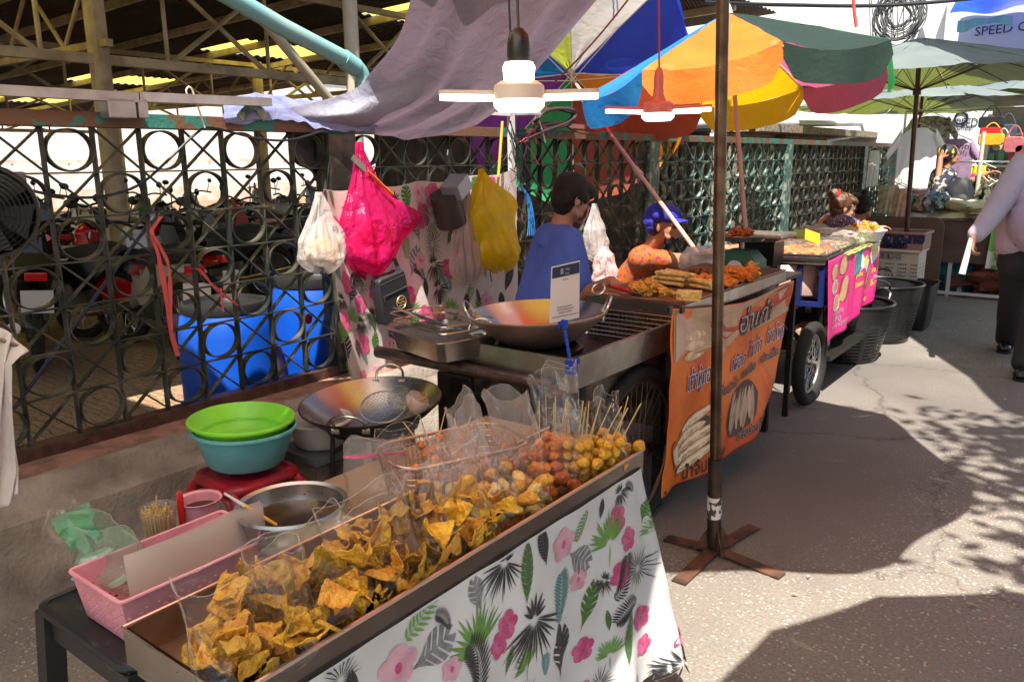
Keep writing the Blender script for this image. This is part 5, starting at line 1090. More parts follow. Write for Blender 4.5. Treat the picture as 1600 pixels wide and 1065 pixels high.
# ---------------------------------------------------------------- pink basket on the black stool
PKB = thing('pink_basket', 'pink perforated plastic basket of bags and skewers on the black stool', 'basket', (1.78, .79, .60))
px0, px1, py0, py1, pz0, pz1 = 1.675, 1.875, .625, .965, .605, .705
M_PK = mat('pink_plastic', (.76, .32, .39), .4, var=(.55, .2, .26), vs=8, amt=.6)
def wallgrid(mb, p0, p1, q0, q1, nx, nz, holes):
    """perforated wall between bottom edge p0-p1 and top edge q0-q1"""
    for i in range(nx):
        for j in range(nz):
            u0, u1, v0, v1 = i/nx, (i+1)/nx, j/nz, (j+1)/nz
            F = lambda u, v: V(p0).lerp(V(p1), u).lerp(V(q0).lerp(V(q1), u), v)
            if holes(i, j):
                a, b, c, d = u0+.2/nx, u1-.2/nx, v0+.28/nz, v1-.28/nz
                P = [F(u0, v0), F(u1, v0), F(u1, v1), F(u0, v1), F(a, c), F(b, c), F(b, d), F(a, d)]; mb.add(P, [(0, 1, 5, 4), (1, 2, 6, 5), (2, 3, 7, 6), (3, 0, 4, 7)])
            else: mb.add([F(u0, v0), F(u1, v0), F(u1, v1), F(u0, v1)], [(0, 1, 2, 3)])
mb = MB(); e = .014; b4 = [(px0+e, py0+e), (px1-e, py0+e), (px1-e, py1-e), (px0+e, py1-e)]; t4 = [(px0, py0), (px1, py0), (px1, py1), (px0, py1)]
for i in range(4):
    a, b = b4[i], b4[(i+1) % 4]; c, d = t4[i], t4[(i+1) % 4]; L_ = V((a[0]-b[0], a[1]-b[1], 0)).length; nx = int(L_/.0115)
    wallgrid(mb, (*a, pz0), (*b, pz0), (*c, pz1), (*d, pz1), nx, 11, lambda i_, j_: 0 < j_ < 8 and (i_+j_) % 2 == 0 or (nx < 20 and j_ == 8 and 5 < i_ < 12))
mb.add([(*p, pz0) for p in b4], [(3, 2, 1, 0)]); mb.build('body', M_PK, PKB, solid=.0018, merge=.0002)
mb = MB(); mb.tube([V((x, y, pz1)) for x, y in rrect(px1-px0+.006, py1-py0+.006, .012, 4, px0-.003, py0-.003)], .0042, 8, closed=True); mb.build('rim', M_PK, PKB, smooth=True)
# pack of folded bags standing along the front side
pk = thing('bag_pack', 'thick pack of folded translucent bags standing along the front of the pink basket', 'bag pack', (px1-.03, .8, .62))
for i in range(5):
    mb = MB(); xx = px1-.022-.009*i
    mb.grid(lambda u, v: V((xx+.006*noi(u*3, v*2, i)-.012*v, .655+u*.31+.004*i, .62+v*(.150-.003*i)+.004*sin(u*5+i))), 24, 8); mb.build('bag', M_FILMP, pk, smooth=True)
# cup of skewers
cp = thing('skewer_cup', 'clear plastic cup packed with bare bamboo skewers in the pink basket', 'cup', tuple(A(252, 860, z=.62)))
c = A(252, 850, z=.64); c.z = .615; mb = MB(); mb.keepn = True; mb.lathe([(0, 0), (.030, 0), (.040, .115), (.042, .118)], 28, TR(c)); mb.build('cup', M_FILM2, cp, smooth=True)
mb = MB()
for i in range(85):
    a = i*2.4; r_ = .0036*i**.5*1.02; h = .105+U(-.006, .012); mb.tube([c+V((r_*.75*cos(a), r_*.75*sin(a), .004)), c+V((r_*cos(a), r_*sin(a), h))], .0019, 5)
mb.tube([c+V((.0, .0, .1)), c+V((.003, 0, .145))], .0022, 5); o = mb.build('skewers', M_BAMBOO, cp); o['kind'] = 'stuff'
sp = thing('red_spoon', 'bright red plastic spoon handle standing beside the cup of skewers', 'spoon', tuple(c+V((.02, .045, 0)))); mb = MB(); s0 = c+V((.012, .05, 0))
mb.tube([s0+V((0, 0, .0)), s0+V((0, 0, .12)), s0+V((0, 0, .138)), s0+V((0, 0, .142))], [.007, .009, .008, .003], 12, flat=.6); mb.build('handle', M_RED, sp, smooth=True)
mb = MB(); mb.keepn = True; c2_ = c+V((.0, .105, 0)); mb.lathe([(0, .0), (.032, .0), (.046, .098), (.052, .102)], 28, TR(c2_)); o = mb.build('pink_cup', M_PK, smooth=True, solid=.002); tag(o, 'pale pink cup of dark chilli sauce at the far end of the pink basket', 'cup')
mb = MB(); mb.lathe([(0, .078), (.041, .078)], 24, TR(c2_)); tag(mb.build('chilli_sauce', bpy.data.materials['dark_sauce']), 'dark chilli sauce inside the pale pink cup', 'sauce')
# bag with green tinted lids
gb = pouch('carrier_bag', 'knotted clear green carrier bag of empty cups at the near end of the pink basket', A(158, 925, z=.60)+V((0.03, .03, .01)), .16, .16, .15, .3, (-.2, -.15), film('green_tint_film', (.80, 1, .88), .16, .22), seed=81, open_=.3)
gt = film('green_film', (.62, .95, .72), .14, .35)
mb = MB(); c = A(115, 830, z=.74)
mb.grid(lambda u, v: c+V((.055*(u-.5)*(1-.5*v)+.02*noi(u*4, v*4), .03*sin(u*9)*(.4+v)+.01*noi(u*5, v*5, 3), .085*v-.045+.01*sin(u*12))), 20, 14); mb.build('handles', gt, gb, smooth=True)
mb = MB(); c = A(105, 850, z=.72)
mb.grid(lambda u, v: c+V((-.03+.05*(u-.5)+.02*noi(u*4, v*4, 5), -.03+.06*v, .07*u+.02*sin(v*8))), 16, 12); mb.build('handle_loop', M_FILM2, gb, smooth=True)
for i, (px, py, z) in enumerate(((150, 868, .69), (160, 890, .66), (175, 900, .65), (140, 895, .64))):
    mb = MB(); mb.lathe([(0, .006), (.030, .006), (.033, 0), (.036, 0)], 24, TR(A(px, py, z=z), rx=U(-.5, .5), ry=U(-.5, .5))); tag(mb.build('cup_lid', mat('pale_lid', (.62, .75, .66), .25, trans=.4), smooth=True), 'pale round plastic lid inside the clear green carrier bag', 'lid', 'lids in the green carrier bag')
mb = MB(); mb.ball(A(150, 835, z=.74), (.018, .012, .014), 10, jit=.8); tag(mb.build('green_bag_knot', mat('green_knot', (.0, .32, .16), .3, trans=.3), smooth=True), 'bright green scrap of plastic inside the clear green carrier bag', 'plastic scrap')
# black stool
M_BLKS = mat('black_stool_plastic', (.016, .017, .02), .38, var=(.10, .095, .08), vs=26, amt=.5, lo=.56, hi=.7)
bs = thing('black_stool', 'scuffed black square stool under the pink basket', 'stool', (1.76, .78, 0)); s0, s1, s2_, s3 = 1.555, 1.925, .60, .96
mb = MB(); mb.box(((s0+s1)/2, (s2_+s3)/2, .59), (s1-s0, s3-s2_, .022), bev=.008); mb.tube([V((x, y, .596)) for x, y in rrect(s1-s0, s3-s2_, .03, 5, s0, s2_)], .011, 8, closed=True); mb.build('seat', M_BLKS, bs, smooth=True, ang=40)
for x, sx in ((s0+.015, -1), (s1-.015, 1)):
    for y, sy in ((s2_+.015, -1), (s3-.015, 1)): mb = MB(); mb.bar((x, y, .585), (x+sx*.035, y+sy*.035, 0), .042, .042, up=(1, 0, 0)); mb.build('leg', M_BLKS, bs)
mb = MB()
for a, b in (((s0, s2_+.012), (s1, s2_+.012)), ((s1-.012, s2_), (s1-.012, s3)), ((s0, s3-.012), (s1, s3-.012)), ((s0+.012, s2_), (s0+.012, s3))): mb.bar((*a, .553), (*b, .553), .012, .05)
mb.build('apron', M_BLKS, bs)
mb = MB(); c = A(225, 1040, z=.66)
mb.grid(lambda u, v: c+V((.03*sin(u*6)+.02*noi(u*5, v*4), (u-.4)*.16, -.17*v+.012*sin(u*17+v*4)-.04*u)), 30, 16); tag(mb.build('plastic_bag', gt, smooth=True), 'pale green plastic bag hanging below the near end of the steel tray', 'plastic bag')
mb = MB(); c = A(138, 1022, z=.01); mb.add([c+V((-.02, -.01, 0)), c+V((.015, -.012, .004)), c+V((.02, .008, .002)), c+V((-.01, .012, .006))], [(0, 1, 2, 3)]); tag(mb.build('litter', mat('lilac_wrapper', (.6, .35, .62), .3)), 'small lilac wrapper lying on the ground under the black stool', 'litter')
# ---------------------------------------------------------------- red stool, basins
M_REDS = mat('red_stool_plastic', (.38, .008, .022), .3, var=(.20, .01, .02), vs=9, amt=.8, bump=.2, bs=50); rc = A(384, 735, z=.45); rs = thing('red_stool', 'dark red round cornered plastic stool under the two basins', 'stool', (rc.x, rc.y, 0)); rc.z = 0
hw = .125
mb = MB(); mb.box(rc+V((0, 0, .44)), (2*hw, 2*hw, .02), bev=.009); mb.tube([rc+V((x-hw, y-hw, .438)) for x, y in rrect(2*hw, 2*hw, .05, 6)], .02, 10, closed=True); mb.build('seat', M_REDS, rs, smooth=True)
for sx in (-1, 1):
    for sy in (-1, 1):
        mb = MB()
        for q in (-1, 1): mb.tube(smooth_path([rc+V((sx*(hw-.02-.015*(q > 0)), sy*(hw-.035+.03*(q < 0)), .43)), rc+V((sx*(hw+.01), sy*(hw+.01), .38)), rc+V((sx*(hw+.022+.012*q), sy*(hw+.022-.012*q), .2)), rc+V((sx*(hw+.04+.014*q), sy*(hw+.04-.014*q), 0))], 4), .017, 10)
        mb.build('leg', M_REDS, rs, smooth=True)
    mb = MB(); mb.tube(smooth_path([rc+V((sx*(hw+.0), -hw, .30)), rc+V((sx*hw, -hw*.5, .405)), rc+V((sx*hw, hw*.5, .405)), rc+V((sx*hw, hw, .30))], 5), .014, 8); mb.tube(smooth_path([rc+V((-hw, sx*hw, .30)), rc+V((-hw*.5, sx*hw, .405)), rc+V((hw*.5, sx*hw, .405)), rc+V((hw, sx*hw, .30))], 5), .014, 8); mb.build('arch', M_REDS, rs, smooth=True)
def basin(name, label, c, R, h, m, tilt=(0, 0)):
    mb = MB(); mb.keepn = True; Q = Matrix.Translation(V(c)) @ rotm(*tilt, 0)
    mb.lathe([(0, -h), (R*.68, -h), (R*.74, -h+.008), (R*.90, -h*.28), (R*.935, -h*.2), (R*.965, -.004), (R*1.0, .003), (R*1.035, 0), (R*1.04, -.007), (R*1.01, -.009), (R*.985, -.008)], 64, Q)
    mb.lathe([(R*.985, -.008), (R*.955, -h*.2), (R*.92, -h*.3), (R*.76, -h+.006), (R*.69, -h-.003), (0, -h-.003)], 64, Q)
    mb.lathe([(R*.79, -h+.04), (R*.80, -h+.037), (R*.785, -h+.034)], 64, Q)
    return tag(mb.build(name, m, smooth=True, ang=50), label, 'basin')
g0 = A(378, 657, z=.63); basin('basin', 'lime green plastic basin nested in the turquoise one on the red stool', (g0.x, g0.y, .642), .172, .085, mat('lime_plastic', (.28, .80, .05), .35, trans=.15, var=(.20, .55, .08), vs=5, amt=.6, bump=.15, bs=40), (R_(-1), R_(2)))
basin('basin', 'turquoise plastic basin standing on the red stool under the lime one', (g0.x+.006, g0.y+.004, .612), .170, .128, mat('turquoise_plastic', (.18, .54, .56), .35, trans=.1, var=(.12, .36, .36), vs=6, amt=.6, bump=.15, bs=40), (R_(-1), R_(1)))
# lower wok with its stand and what lies in it
w0 = A(580, 628, z=.62); lw_ = wok('wok', 'dark bottomed wok on the low stand holding a wire skimmer and plastic cup', (w0.x, w0.y, .63), .262, .125, mat('used_wok_steel', (.42, .40, .37), .27, 1., var=(.30, .27, .25), vs=5), mat('burnt_wok', (.045, .035, .03), .35, .6, var=(.12, .07, .05), vs=7), tilt=(R_(2), R_(4)), rz=R_(-60))
st = thing('wok_stand', 'black iron ring stand under the dark bottomed wok', 'stand', (w0.x, w0.y, 0)); mb = MB(); mb.tube([V((w0.x+.165*cos(a), w0.y+.165*sin(a), .535)) for a in [2*pi*i/24 for i in range(24)]], .012, 8, closed=True); mb.build('ring', M_SOOT, st, smooth=True)
for i in range(3): a = .3+2*pi*i/3; mb = MB(); mb.tube([(w0.x+.165*cos(a), w0.y+.165*sin(a), .535), (w0.x+.2*cos(a), w0.y+.2*sin(a), 0)], .009, 8); mb.build('leg', M_SOOT, st)
skimmer('round wire skimmer with a dark handle lying in the lower wok', (w0.x+.03, w0.y+.03, .60), (.3, -.4, 1), .085, .16, (.25, -1, 0))
c = V((w0.x+.06, w0.y+.10, .60)); mb = MB(); mb.keepn = True; mb.lathe([(0, 0), (.034, 0), (.045, .06), (.047, .06)], 24, TR(c, rx=.7, ry=.6)); tag(mb.build('plastic_cup', M_FILM2, smooth=True), 'clear plastic cup tipped over in the lower wok', 'cup')
mb = MB(); mb.lathe([(0, .02), (.05, .02), (.055, .0), (.045, -.03), (0, -.03)], 24, TR(c+V((.04, .05, .0)), rx=-.3, ry=.5)); tag(mb.build('noodle_cup', mat('pinkish_paper', (.72, .5, .42), .6), smooth=True), 'pinkish food tub lying in the lower wok', 'tub')
mb = MB(); mb.tube([(c.x+.04+.04*cos(a), c.y+.05+.03*sin(a), c.z+.028+.008*sin(2*a)) for a in [2*pi*i/20 for i in range(20)]], .003, 6, closed=True); tag(mb.build('rubber_band', mat('amber_rubber', (.6, .28, .03), .4)), 'amber rubber band on the pinkish food tub', 'band')
b0 = A(500, 668, z=.52); basin('basin', 'white basin half hidden behind the lime green basin and the lower wok', (b0.x, b0.y-.0, .56), .12, .10, mat('dull_white_plastic', (.62, .55, .50), .4))
bx_ = thing('wooden_box', 'worn grey wooden box under the white basin', 'box', (b0.x, b0.y, 0)); mb = MB(); mb.box((b0.x, b0.y, .44), (.24, .24, .03), bev=.004); mb.build('lid', mat('grey_board', (.10, .095, .10), .6), bx_); mb = MB(); mb.box((b0.x, b0.y, .21), (.22, .22, .42), bev=.004); mb.build('body', mat('worn_wood', (.16, .11, .075), .8, var=(.05, .04, .035), vs=9, amt=.9), bx_)
# ================================================================ THINGS HANGING ON THE FENCE
wc0 = [[A(*p, x=q) for p, q in r] for r in (
    [((498, 296), .12), ((570, 288), .1), ((650, 283), .09), ((730, 275), .09), ((808, 262), .12)],
    [((505, 370), .14), ((580, 372), .10), ((655, 372), .10), ((735, 370), .10), ((806, 360), .12)],
    [((513, 440), .17), ((585, 460), .11), ((660, 455), .11), ((735, 455), .11), ((805, 450), .13)],
    [((530, 530), .20), ((590, 530), .12), ((665, 525), .11), ((735, 520), .11), ((805, 520), .13)],
    [((542, 600), .21), ((600, 610), .13), ((665, 610), .12), ((735, 610), .12), ((805, 610), .13)])]
def bil(P, u, v):
    n = len(P[0])-1; m_ = len(P)-1; i = min(int(u*n), n-1); j = min(int(v*m_), m_-1); a, b = u*n-i, v*m_-j
    return P[j][i].lerp(P[j][i+1], a).lerp(P[j+1][i].lerp(P[j+1][i+1], a), b)
WL, WH = 1.50, .95
def wallf(off=0):
    def f(s, h):
        u, v = max(0, min(1, s/WL)), max(0, min(1, 1-h/WH)); p = bil(wc0, u, v)
        return p+V((.016*sin(s*17+h*3)+.03*noi(s*2.5, h*2.5)+.03*math.exp(-((u)/.08)**2)+off, 0, -.02*sin(u*pi*4)*sin(u*pi*4)*(1-v)))
    return f
mb = MB(); wf = wallf(); mb.grid(lambda u, v: wf(u*WL, WH*(1-v)), 90, 50)
lay(mb, scatter(77, WL-.03, WH-.04, .105, .08, .125), wallf, .0015, hmax=WH-.004)
tag(mb.build('floral_sheet', [cloth('pink_white_sheet', (.75, .62, .60), .15, .5, top=(.72, .64, .62), bump=.15, bs=6)]+CM, smooth=True, ang=180), 'pinkish floral plastic sheet tied to the fence behind the hanging bags', 'sheet')
def hang_bag(name, label, top, w, h, d, m, hs=.35, yaw=0, seed=0, lean=0, ear=None, mat2=None, fill=None):
    """thin plastic carrier bag hanging gathered from its handles; top is the hook"""
    top = V(top); rn = random.Random(seed); ph = rn.uniform(0, 6); t = thing(name, label, 'plastic bag', tuple(top-V((0, 0, h)))); Q = Matrix.Translation(top) @ rotm(0, 0, yaw); mb = MB()
    K_ = [(rn.randint(5, 17), rn.uniform(0, 6), rn.uniform(.4, 1)) for i in range(5)]
    def f(u, v):
        a = 2*pi*u; r = lerp(.04, 1, (min(1, v/hs)**1.15)*.75+.25*min(1, v/.8)) if v < .8 else 1-.80*((v-.8)/.2)**2.2
        fl = sum(A_*sin(k*a+p+v*1.5) for k, p, A_ in K_)/5; amp = .34*(1-v)**.8+.10
        x = cos(a)*w/2*r; y = sin(a)*d/2*r*(.45+.6*v)*(1+fl*amp*1.6); ex = 0
        if ear and cos(a) > .2: ex = ear[0]*max(0, cos(a)-.2)*math.exp(-((v-ear[1])/.15)**2)*(1 if abs(sin(a)) < .5 else .5)
        cr = .020*abs(noi(cos(a)*1.6+ph, sin(a)*1.6+v, v*2.5))+.004*noi(cos(a)*6, v*7, ph)
        return Q @ V((y+cr*1.2*(1 if sin(a) > 0 else -1), x*(1+fl*amp*.5)+lean*v*w+ex+cr*cos(a), -h*v+.02*sin(a*3+ph)*v*v))
    mb.grid(f, 96, 60, closeu=True); mb.keepn = True; mb.build('film', m, t, smooth=True, ang=60)
    if fill:
        mb = MB(); mb.ball(top+V((0, lean*w*.8, -h*.78)), (d*.30, w*.33, h*.15), 20, jit=.8, seed=seed); mb.build('contents', fill, t, smooth=True)
    return t
def bagmat(name, col, tr=.35, op=.75, rough=.25):
    M = cloth(name, col, tr, rough, top=col, vs=8, bump=.9, bs=14); t = M.node_tree; N = t.nodes; L = t.links; out = N['Material Output']; s_ = out.inputs[0].links[0].from_socket
    tp = N.new('ShaderNodeBsdfTransparent'); tp.inputs[0].default_value = (*[min(1, c*.7+.35) for c in col], 1); mx = N.new('ShaderNodeMixShader'); mx.inputs[0].default_value = op; L.new(tp.outputs[0], mx.inputs[1]); L.new(s_, mx.inputs[2]); L.new(mx.outputs[0], out.inputs[0]); return M
BM_MAG = bagmat('magenta_bag', (.85, .02, .24), .5, .62); BM_WH = bagmat('white_bag', (.88, .86, .85), .5, .62); BM_YE = bagmat('yellow_bag', (.95, .74, .015), .5, .75); BM_CL = bagmat('clear_grey_bag', (.70, .62, .60), .3, .45)
hang_bag('hanging_bag', 'white plastic bag hanging on the lattice left of the magenta bag', A(498, 300, x=.22), .25, .37, .16, BM_WH, .6, seed=1, fill=mat('bread_brown', (.55, .33, .12), .6))
hang_bag('hanging_bag', 'translucent magenta plastic bag hanging from the fence rail', A(562, 222, x=.16), .33, .68, .20, BM_MAG, .55, seed=2, ear=(.30, .58), lean=.12, fill=mat('magenta_filling', (.75, .01, .16), .4))
hang_bag('hanging_bag', 'milky clear plastic bag hanging between the metal fan and the yellow bag', A(728, 286, x=.26), .25, .58, .13, BM_CL, .5, seed=3, lean=.0)
hang_bag('hanging_bag', 'large yellow plastic bag hanging beside the person in the blue T-shirt', A(752, 264, x=.30), .38, .60, .18, BM_YE, .40, seed=4, ear=(.16, .3), lean=.45, fill=mat('mustard_filling', (.85, .6, .03), .5))
hang_bag('hanging_bag', 'white plastic bag hanging on the fence right of the person in the blue T-shirt', A(928, 318, x=.24), .23, .40, .15, BM_WH, .45, seed=5, lean=.15)
hang_bag('hanging_bag', 'pinkish white bag with blue piping hanging low beside the orange flowered shirt', A(945, 385, x=.40), .20, .30, .16, bagmat('pinkish_bag', (.75, .55, .55), .3, .95), .2, seed=6)
# crossbody bag
xb = thing('crossbody_bag', 'small black crossbody bag with a round gold emblem hanging on the floral sheet', 'bag', tuple(A(612, 500, x=.24))); c = A(612, 464, x=.23)
Qx = Matrix.Translation(c) @ rotm(R_(10), 0, 0); mb = MB(); mb.T = Qx; M_NYL = mat('black_nylon', (.016, .017, .022), .6, bump=.3, bs=200)
rr = rrect(.215, .25, .02, 3, -.1075, -.125); k_ = [(x*(1-.10*(y+.125)/.25), y) for x, y in rr]
loft(mb, [[V((-.03, x, y)) for x, y in k_], [V((.02, x, y)) for x, y in k_], [V((.03, x*.95, y*.95)) for x, y in k_]], cap0=True, cap1=True); mb.build('body', M_NYL, xb, smooth=True, ang=35)
mb = MB(); mb.T = Qx; mb.tube([(.034, -.09, .03), (.034, .09, .035)], .0025, 5); mb.tube([(.03, -.09, .095), (.03, .085, .10)], .002, 5); mb.box((.036, -.085, .02), (.004, .006, .03)); mb.build('zip', mat('zip_metal', (.4, .38, .35), .3, .9), xb)
mb = MB(); mb.T = Qx @ Matrix.Translation((.036, .03, -.035)); n = 24
mb.tube([V((0, .034*cos(a), .034*sin(a))) for a in [2*pi*i/n for i in range(n)]], .0028, 6, closed=True)
for a, b in (((-.022, .016), (-.004, .016)), ((-.022, .016), (-.022, 0)), ((-.022, 0), (-.004, 0)), ((-.004, 0), (-.004, -.016)), ((-.004, -.016), (-.022, -.016)), ((.004, .016), (.022, .016)), ((.004, .016), (.004, 0)), ((.004, 0), (.022, 0)), ((.022, 0), (.022, -.016)), ((.022, -.016), (.004, -.016))): mb.tube([(0, *a), (0, *b)], .0022, 5)
mb.build('emblem', mat('gold_print', (.55, .36, .16), .35, .5), xb)
mb = MB()
for p, q in (((-.10, .11), A(592, 402, x=.17)), ((.085, .12), A(612, 394, x=.17))):
    a = Qx @ V((0, p[0], p[1])); mb.bar(a, q, .028, .003, up=(1, 0, 0))
mb.build('strap', M_NYL, xb)
# knife with orange handle
a_, b_ = A(574, 267, x=.19), A(612, 303, x=.21); kn = thing('knife', 'knife with a bright orange handle stuck behind the magenta bag', 'knife', tuple(b_)); mb = MB(); mb.tube([a_, a_.lerp(b_, .3), a_.lerp(b_, .6), b_], [.010, .013, .011, .014], 12, flat=.6); mb.build('handle', mat('orange_plastic', (.85, .17, .01), .3), kn, smooth=True)
mb = MB(); mb.bar(a_, A(550, 245, x=.18), .003, .03); mb.build('blade', M_STEEL, kn)
# little metal blower
fn = thing('metal_blower', 'small square metal blower hanging by its cord in front of the floral sheet', 'fan', tuple(A(700, 355, x=.22))); c = A(700, 325, x=.22); Qf = Matrix.Translation(c) @ rotm(R_(32), 0, R_(8))
mb = MB(); mb.T = Qf; mb.lathe([(.0, -.10), (.085, -.10), (.085, .09), (.0, .09)], 20, rotm(0, 0, 0) @ rotm(R_(-8), 0, 0)); mb.build('drum', mat('dark_motor', (.09, .075, .07), .45, .6), fn, smooth=True)
mb = MB(); mb.T = Qf; mb.box((.06, .06, .10), (.12, .13, .09), bev=.004); mb.build('cover', mat('grey_motor_cover', (.34, .36, .42), .4, .5), fn)
mb = MB(); mb.T = Qf
for i in range(6): mb.tube([V((.02*1+.004*i, (.10-.014*i)*cos(a)+.1, (.10-.014*i)*sin(a)-.02)) for a in [2*pi*k/20 for k in range(20)]], .0025, 4, closed=True)
mb.build('guard', M_WIRE, fn)
mb = MB(); mb.tube([A(700, 235, x=.12), A(697, 262, x=.16), c+V((.02, 0, .1))], .006, 6); mb.tube(smooth_path([c+V((0, .05, .05)), A(735, 325, x=.25), A(757, 375, x=.27), A(768, 440, x=.28)], 4), .003, 5); mb.build('cord', M_CAB, fn)
# post with wires left of the person
pp = thing('wire_post', 'white plastic post wrapped in cable, ribbon and rope above the floral sheet', 'post', tuple(A(805, 330, x=.12))); mb = MB(); mb.bar(A(802, 345, x=.10), A(797, 132, x=.10), .045, .03, up=(1, 0, 0)); mb.build('post', mat('grey_white_pvc', (.62, .60, .60), .4), pp)
mb = MB(); mb.box(A(780, 178, x=.1), (.03, .24, .02)); mb.build('crossbar', mat('white_steel', (.7, .66, .66), .4), pp)
mb = MB()
for i in range(16):
    a, b = A(U(785, 815), U(175, 280), x=.14), A(U(795, 830), U(190, 300), x=U(.1, .18)); m_ = a.lerp(b, .5)+V((U(-.03, .05), U(-.05, .05), U(-.08, .03))); mb.tube(smooth_path([a, m_, b], 5), U(.0018, .004), 5)
mb.build('cable_tangle', M_CAB, pp, smooth=True)
cb2 = thing('cable_loops', 'loops of thick brown black cable tied above the fence beside the lit lamp', 'cable', tuple(A(870, 185, x=.1))); mb = MB()
for i in range(5): mb.tube(smooth_path([A(x+U(-4, 4), y+U(-5, 5), x=.08+.02*i) for x, y in ((835, 195), (850, 176), (890, 172), (897, 182), (885, 192), (850, 200), (820, 222))], 5), .008, 7)
mb.tube(smooth_path([A(x, y, x=.1) for x, y in ((820, 215), (850, 205), (878, 195), (900, 206), (930, 210))], 5), .007, 7); mb.build('loops', mat('brown_cable', (.06, .03, .025), .5), cb2, smooth=True)
mb = MB(); c = A(822, 168, x=.12); mb.lathe([(.02, .06), (.05, .055), (.10, -.04), (.10, -.05), (0, -.05)], 4, TR(c, rz=pi/4)); tag(mb.build('junction_box', mat('grey_plastic', (.30, .28, .30), .5)), 'grey plastic junction box under the warm lamp', 'box')
mb = MB(); mb.bar(A(835, 193, x=.05), A(935, 200, x=.0), .03, .03); tag(mb.build('wooden_rail', mat('reddish_bar', (.30, .13, .10), .6)), 'reddish brown bar above the fence behind the cable loops', 'bar')
yp = A(785, 190, x=.16), A(777, 300, x=.2); mb = MB(); mb.tube([yp[0], yp[1]], .0085, 8); tag(mb.build('wooden_pole', mat('yellow_wood', (.70, .36, .05), .5), smooth=True), 'thin yellow wooden pole leaning in front of the floral sheet', 'pole')
def ribbon(name, label, pts, w, m, seed=0):
    P = smooth_path(pts, 6); mb = MB(); n = len(P)-1
    mb.grid(lambda u, v: P[min(n, int(round(u*n)))]+V((.004*(v-.5)+.006*noi(u*8, seed), (v-.5)*w*(.7+.5*noi(u*6, seed, 2)), .003*sin(u*30)*(v-.5))), n, 2); return tag(mb.build(name, m, smooth=True), label, 'ribbon')
M_PRIB = mat('coral_ribbon', (.75, .12, .12), .5, trans=.3); M_HOT = mat('hot_pink_ribbon', (.85, .08, .20), .5, trans=.3)
for i, (pts, w_) in enumerate(((((252, 338), (240, 355), (238, 368), (246, 395), (254, 430), (262, 480), (268, 520), (278, 556)), .026), (((228, 366), (240, 370), (262, 410), (266, 450), (268, 515)), .018))):
    ribbon('ribbon', ('long frayed coral ribbon tied to the left part of the lattice', 'second thin coral strand hanging beside the long frayed ribbon')[i], [A(x, y, x=.05+.01*i) for x, y in pts], w_, M_PRIB, i)
ribbon('ribbon', 'short coral ribbon slanting across the lattice above the first blue drum', [A(x, y, x=.05) for x, y in ((297, 420), (312, 422), (335, 448), (372, 477))], .022, M_PRIB, 4)
ribbon('ribbon', 'thin coral ribbon end hanging above the first blue drum', [A(x, y, x=.055) for x, y in ((345, 450), (347, 470), (349, 487))], .012, M_PRIB, 5)
for i, pts in enumerate((((838, 185), (836, 205), (838, 225)), ((842, 188), (848, 205), (852, 222)), ((846, 190), (858, 210)), ((836, 200), (822, 215), (806, 225)), ((818, 220), (832, 240), (842, 258)))):
    ribbon('ribbon', ('hot pink and white ribbon ends knotted on the fence beside the lamp', 'hot pink ribbon end, second of the knot beside the lamp', 'short hot pink ribbon at the right of the knot', 'hot pink ribbon running left from the knot', 'thin pink ribbon below the knot on the fence')[i], [A(x, y, x=.13) for x, y in pts], .014, M_HOT if i != 1 else mat('white_ribbon', (.8, .78, .78), .5), 6+i)
mb = MB()
for i in range(5): mb.tube(smooth_path([A(812+i, 288+i, x=.1), A(822+i*1.5, 310, x=.11), A(826+i*2, 340, x=.12), A(830+i*3-6, 368, x=.12)], 4), .003, 5)
tag(mb.build('blue_rope', mat('blue_rope', (.03, .25, .7), .6), smooth=True), 'frayed bright blue rope hanging between the yellow bag and the T-shirt', 'rope')
# black fan and white cloth at the left edge
lf = thing('black_fan', 'black electric fan with round wire guard at the left edge of the view', 'fan', tuple(A(0, 400, x=.28))); c = A(-22, 330, x=.28); Qf = Matrix.Translation(c) @ rotm(0, pi/2, 0) @ rotm(0, 0, 0)
Qf = Matrix.Translation(c) @ rotm(0, 0, R_(-25)) @ rotm(0, pi/2, 0); mb = MB(); mb.T = Qf
for i in range(9): r_ = .145-.014*i; mb.tube([V((r_*cos(a), r_*sin(a), .02+.03*(i/9)**.5)) for a in [2*pi*k/36 for k in range(36)]], .0022, 5, closed=True)
for i in range(10): a = 2*pi*i/10; mb.tube([V((.02*cos(a), .02*sin(a), .05)), V((.15*cos(a), .15*sin(a), .015))], .002, 4)
mb.build('guard', mat('black_wire', (.03, .03, .032), .3, .6), lf, smooth=True)
mb = MB(); mb.T = Qf; mb.lathe([(0, -.10), (.10, -.09), (.155, -.03), (.155, .01), (.145, .01), (.14, -.03)], 36); mb.build('shell', M_INKP, lf, smooth=True)
for i in range(5):
    mb = MB(); mb.T = Qf @ rotm(0, 0, 2*pi*i/5); mb.grid(lambda u, v: V((.02+.11*u, (v-.5)*.09*(.4+u), .02*(v-.5))), 6, 4); mb.build('blade', M_INKP, lf, smooth=True)
mb = MB(); mb.box(A(8, 283, x=.27), (.05, .12, .06), bev=.01); mb.build('motor_arm', mat('grey_fan_arm', (.10, .10, .11), .5), lf)
M_WC = cloth('pale_cotton', (.78, .68, .64), .25, .8, top=(.76, .70, .68), bump=.5)
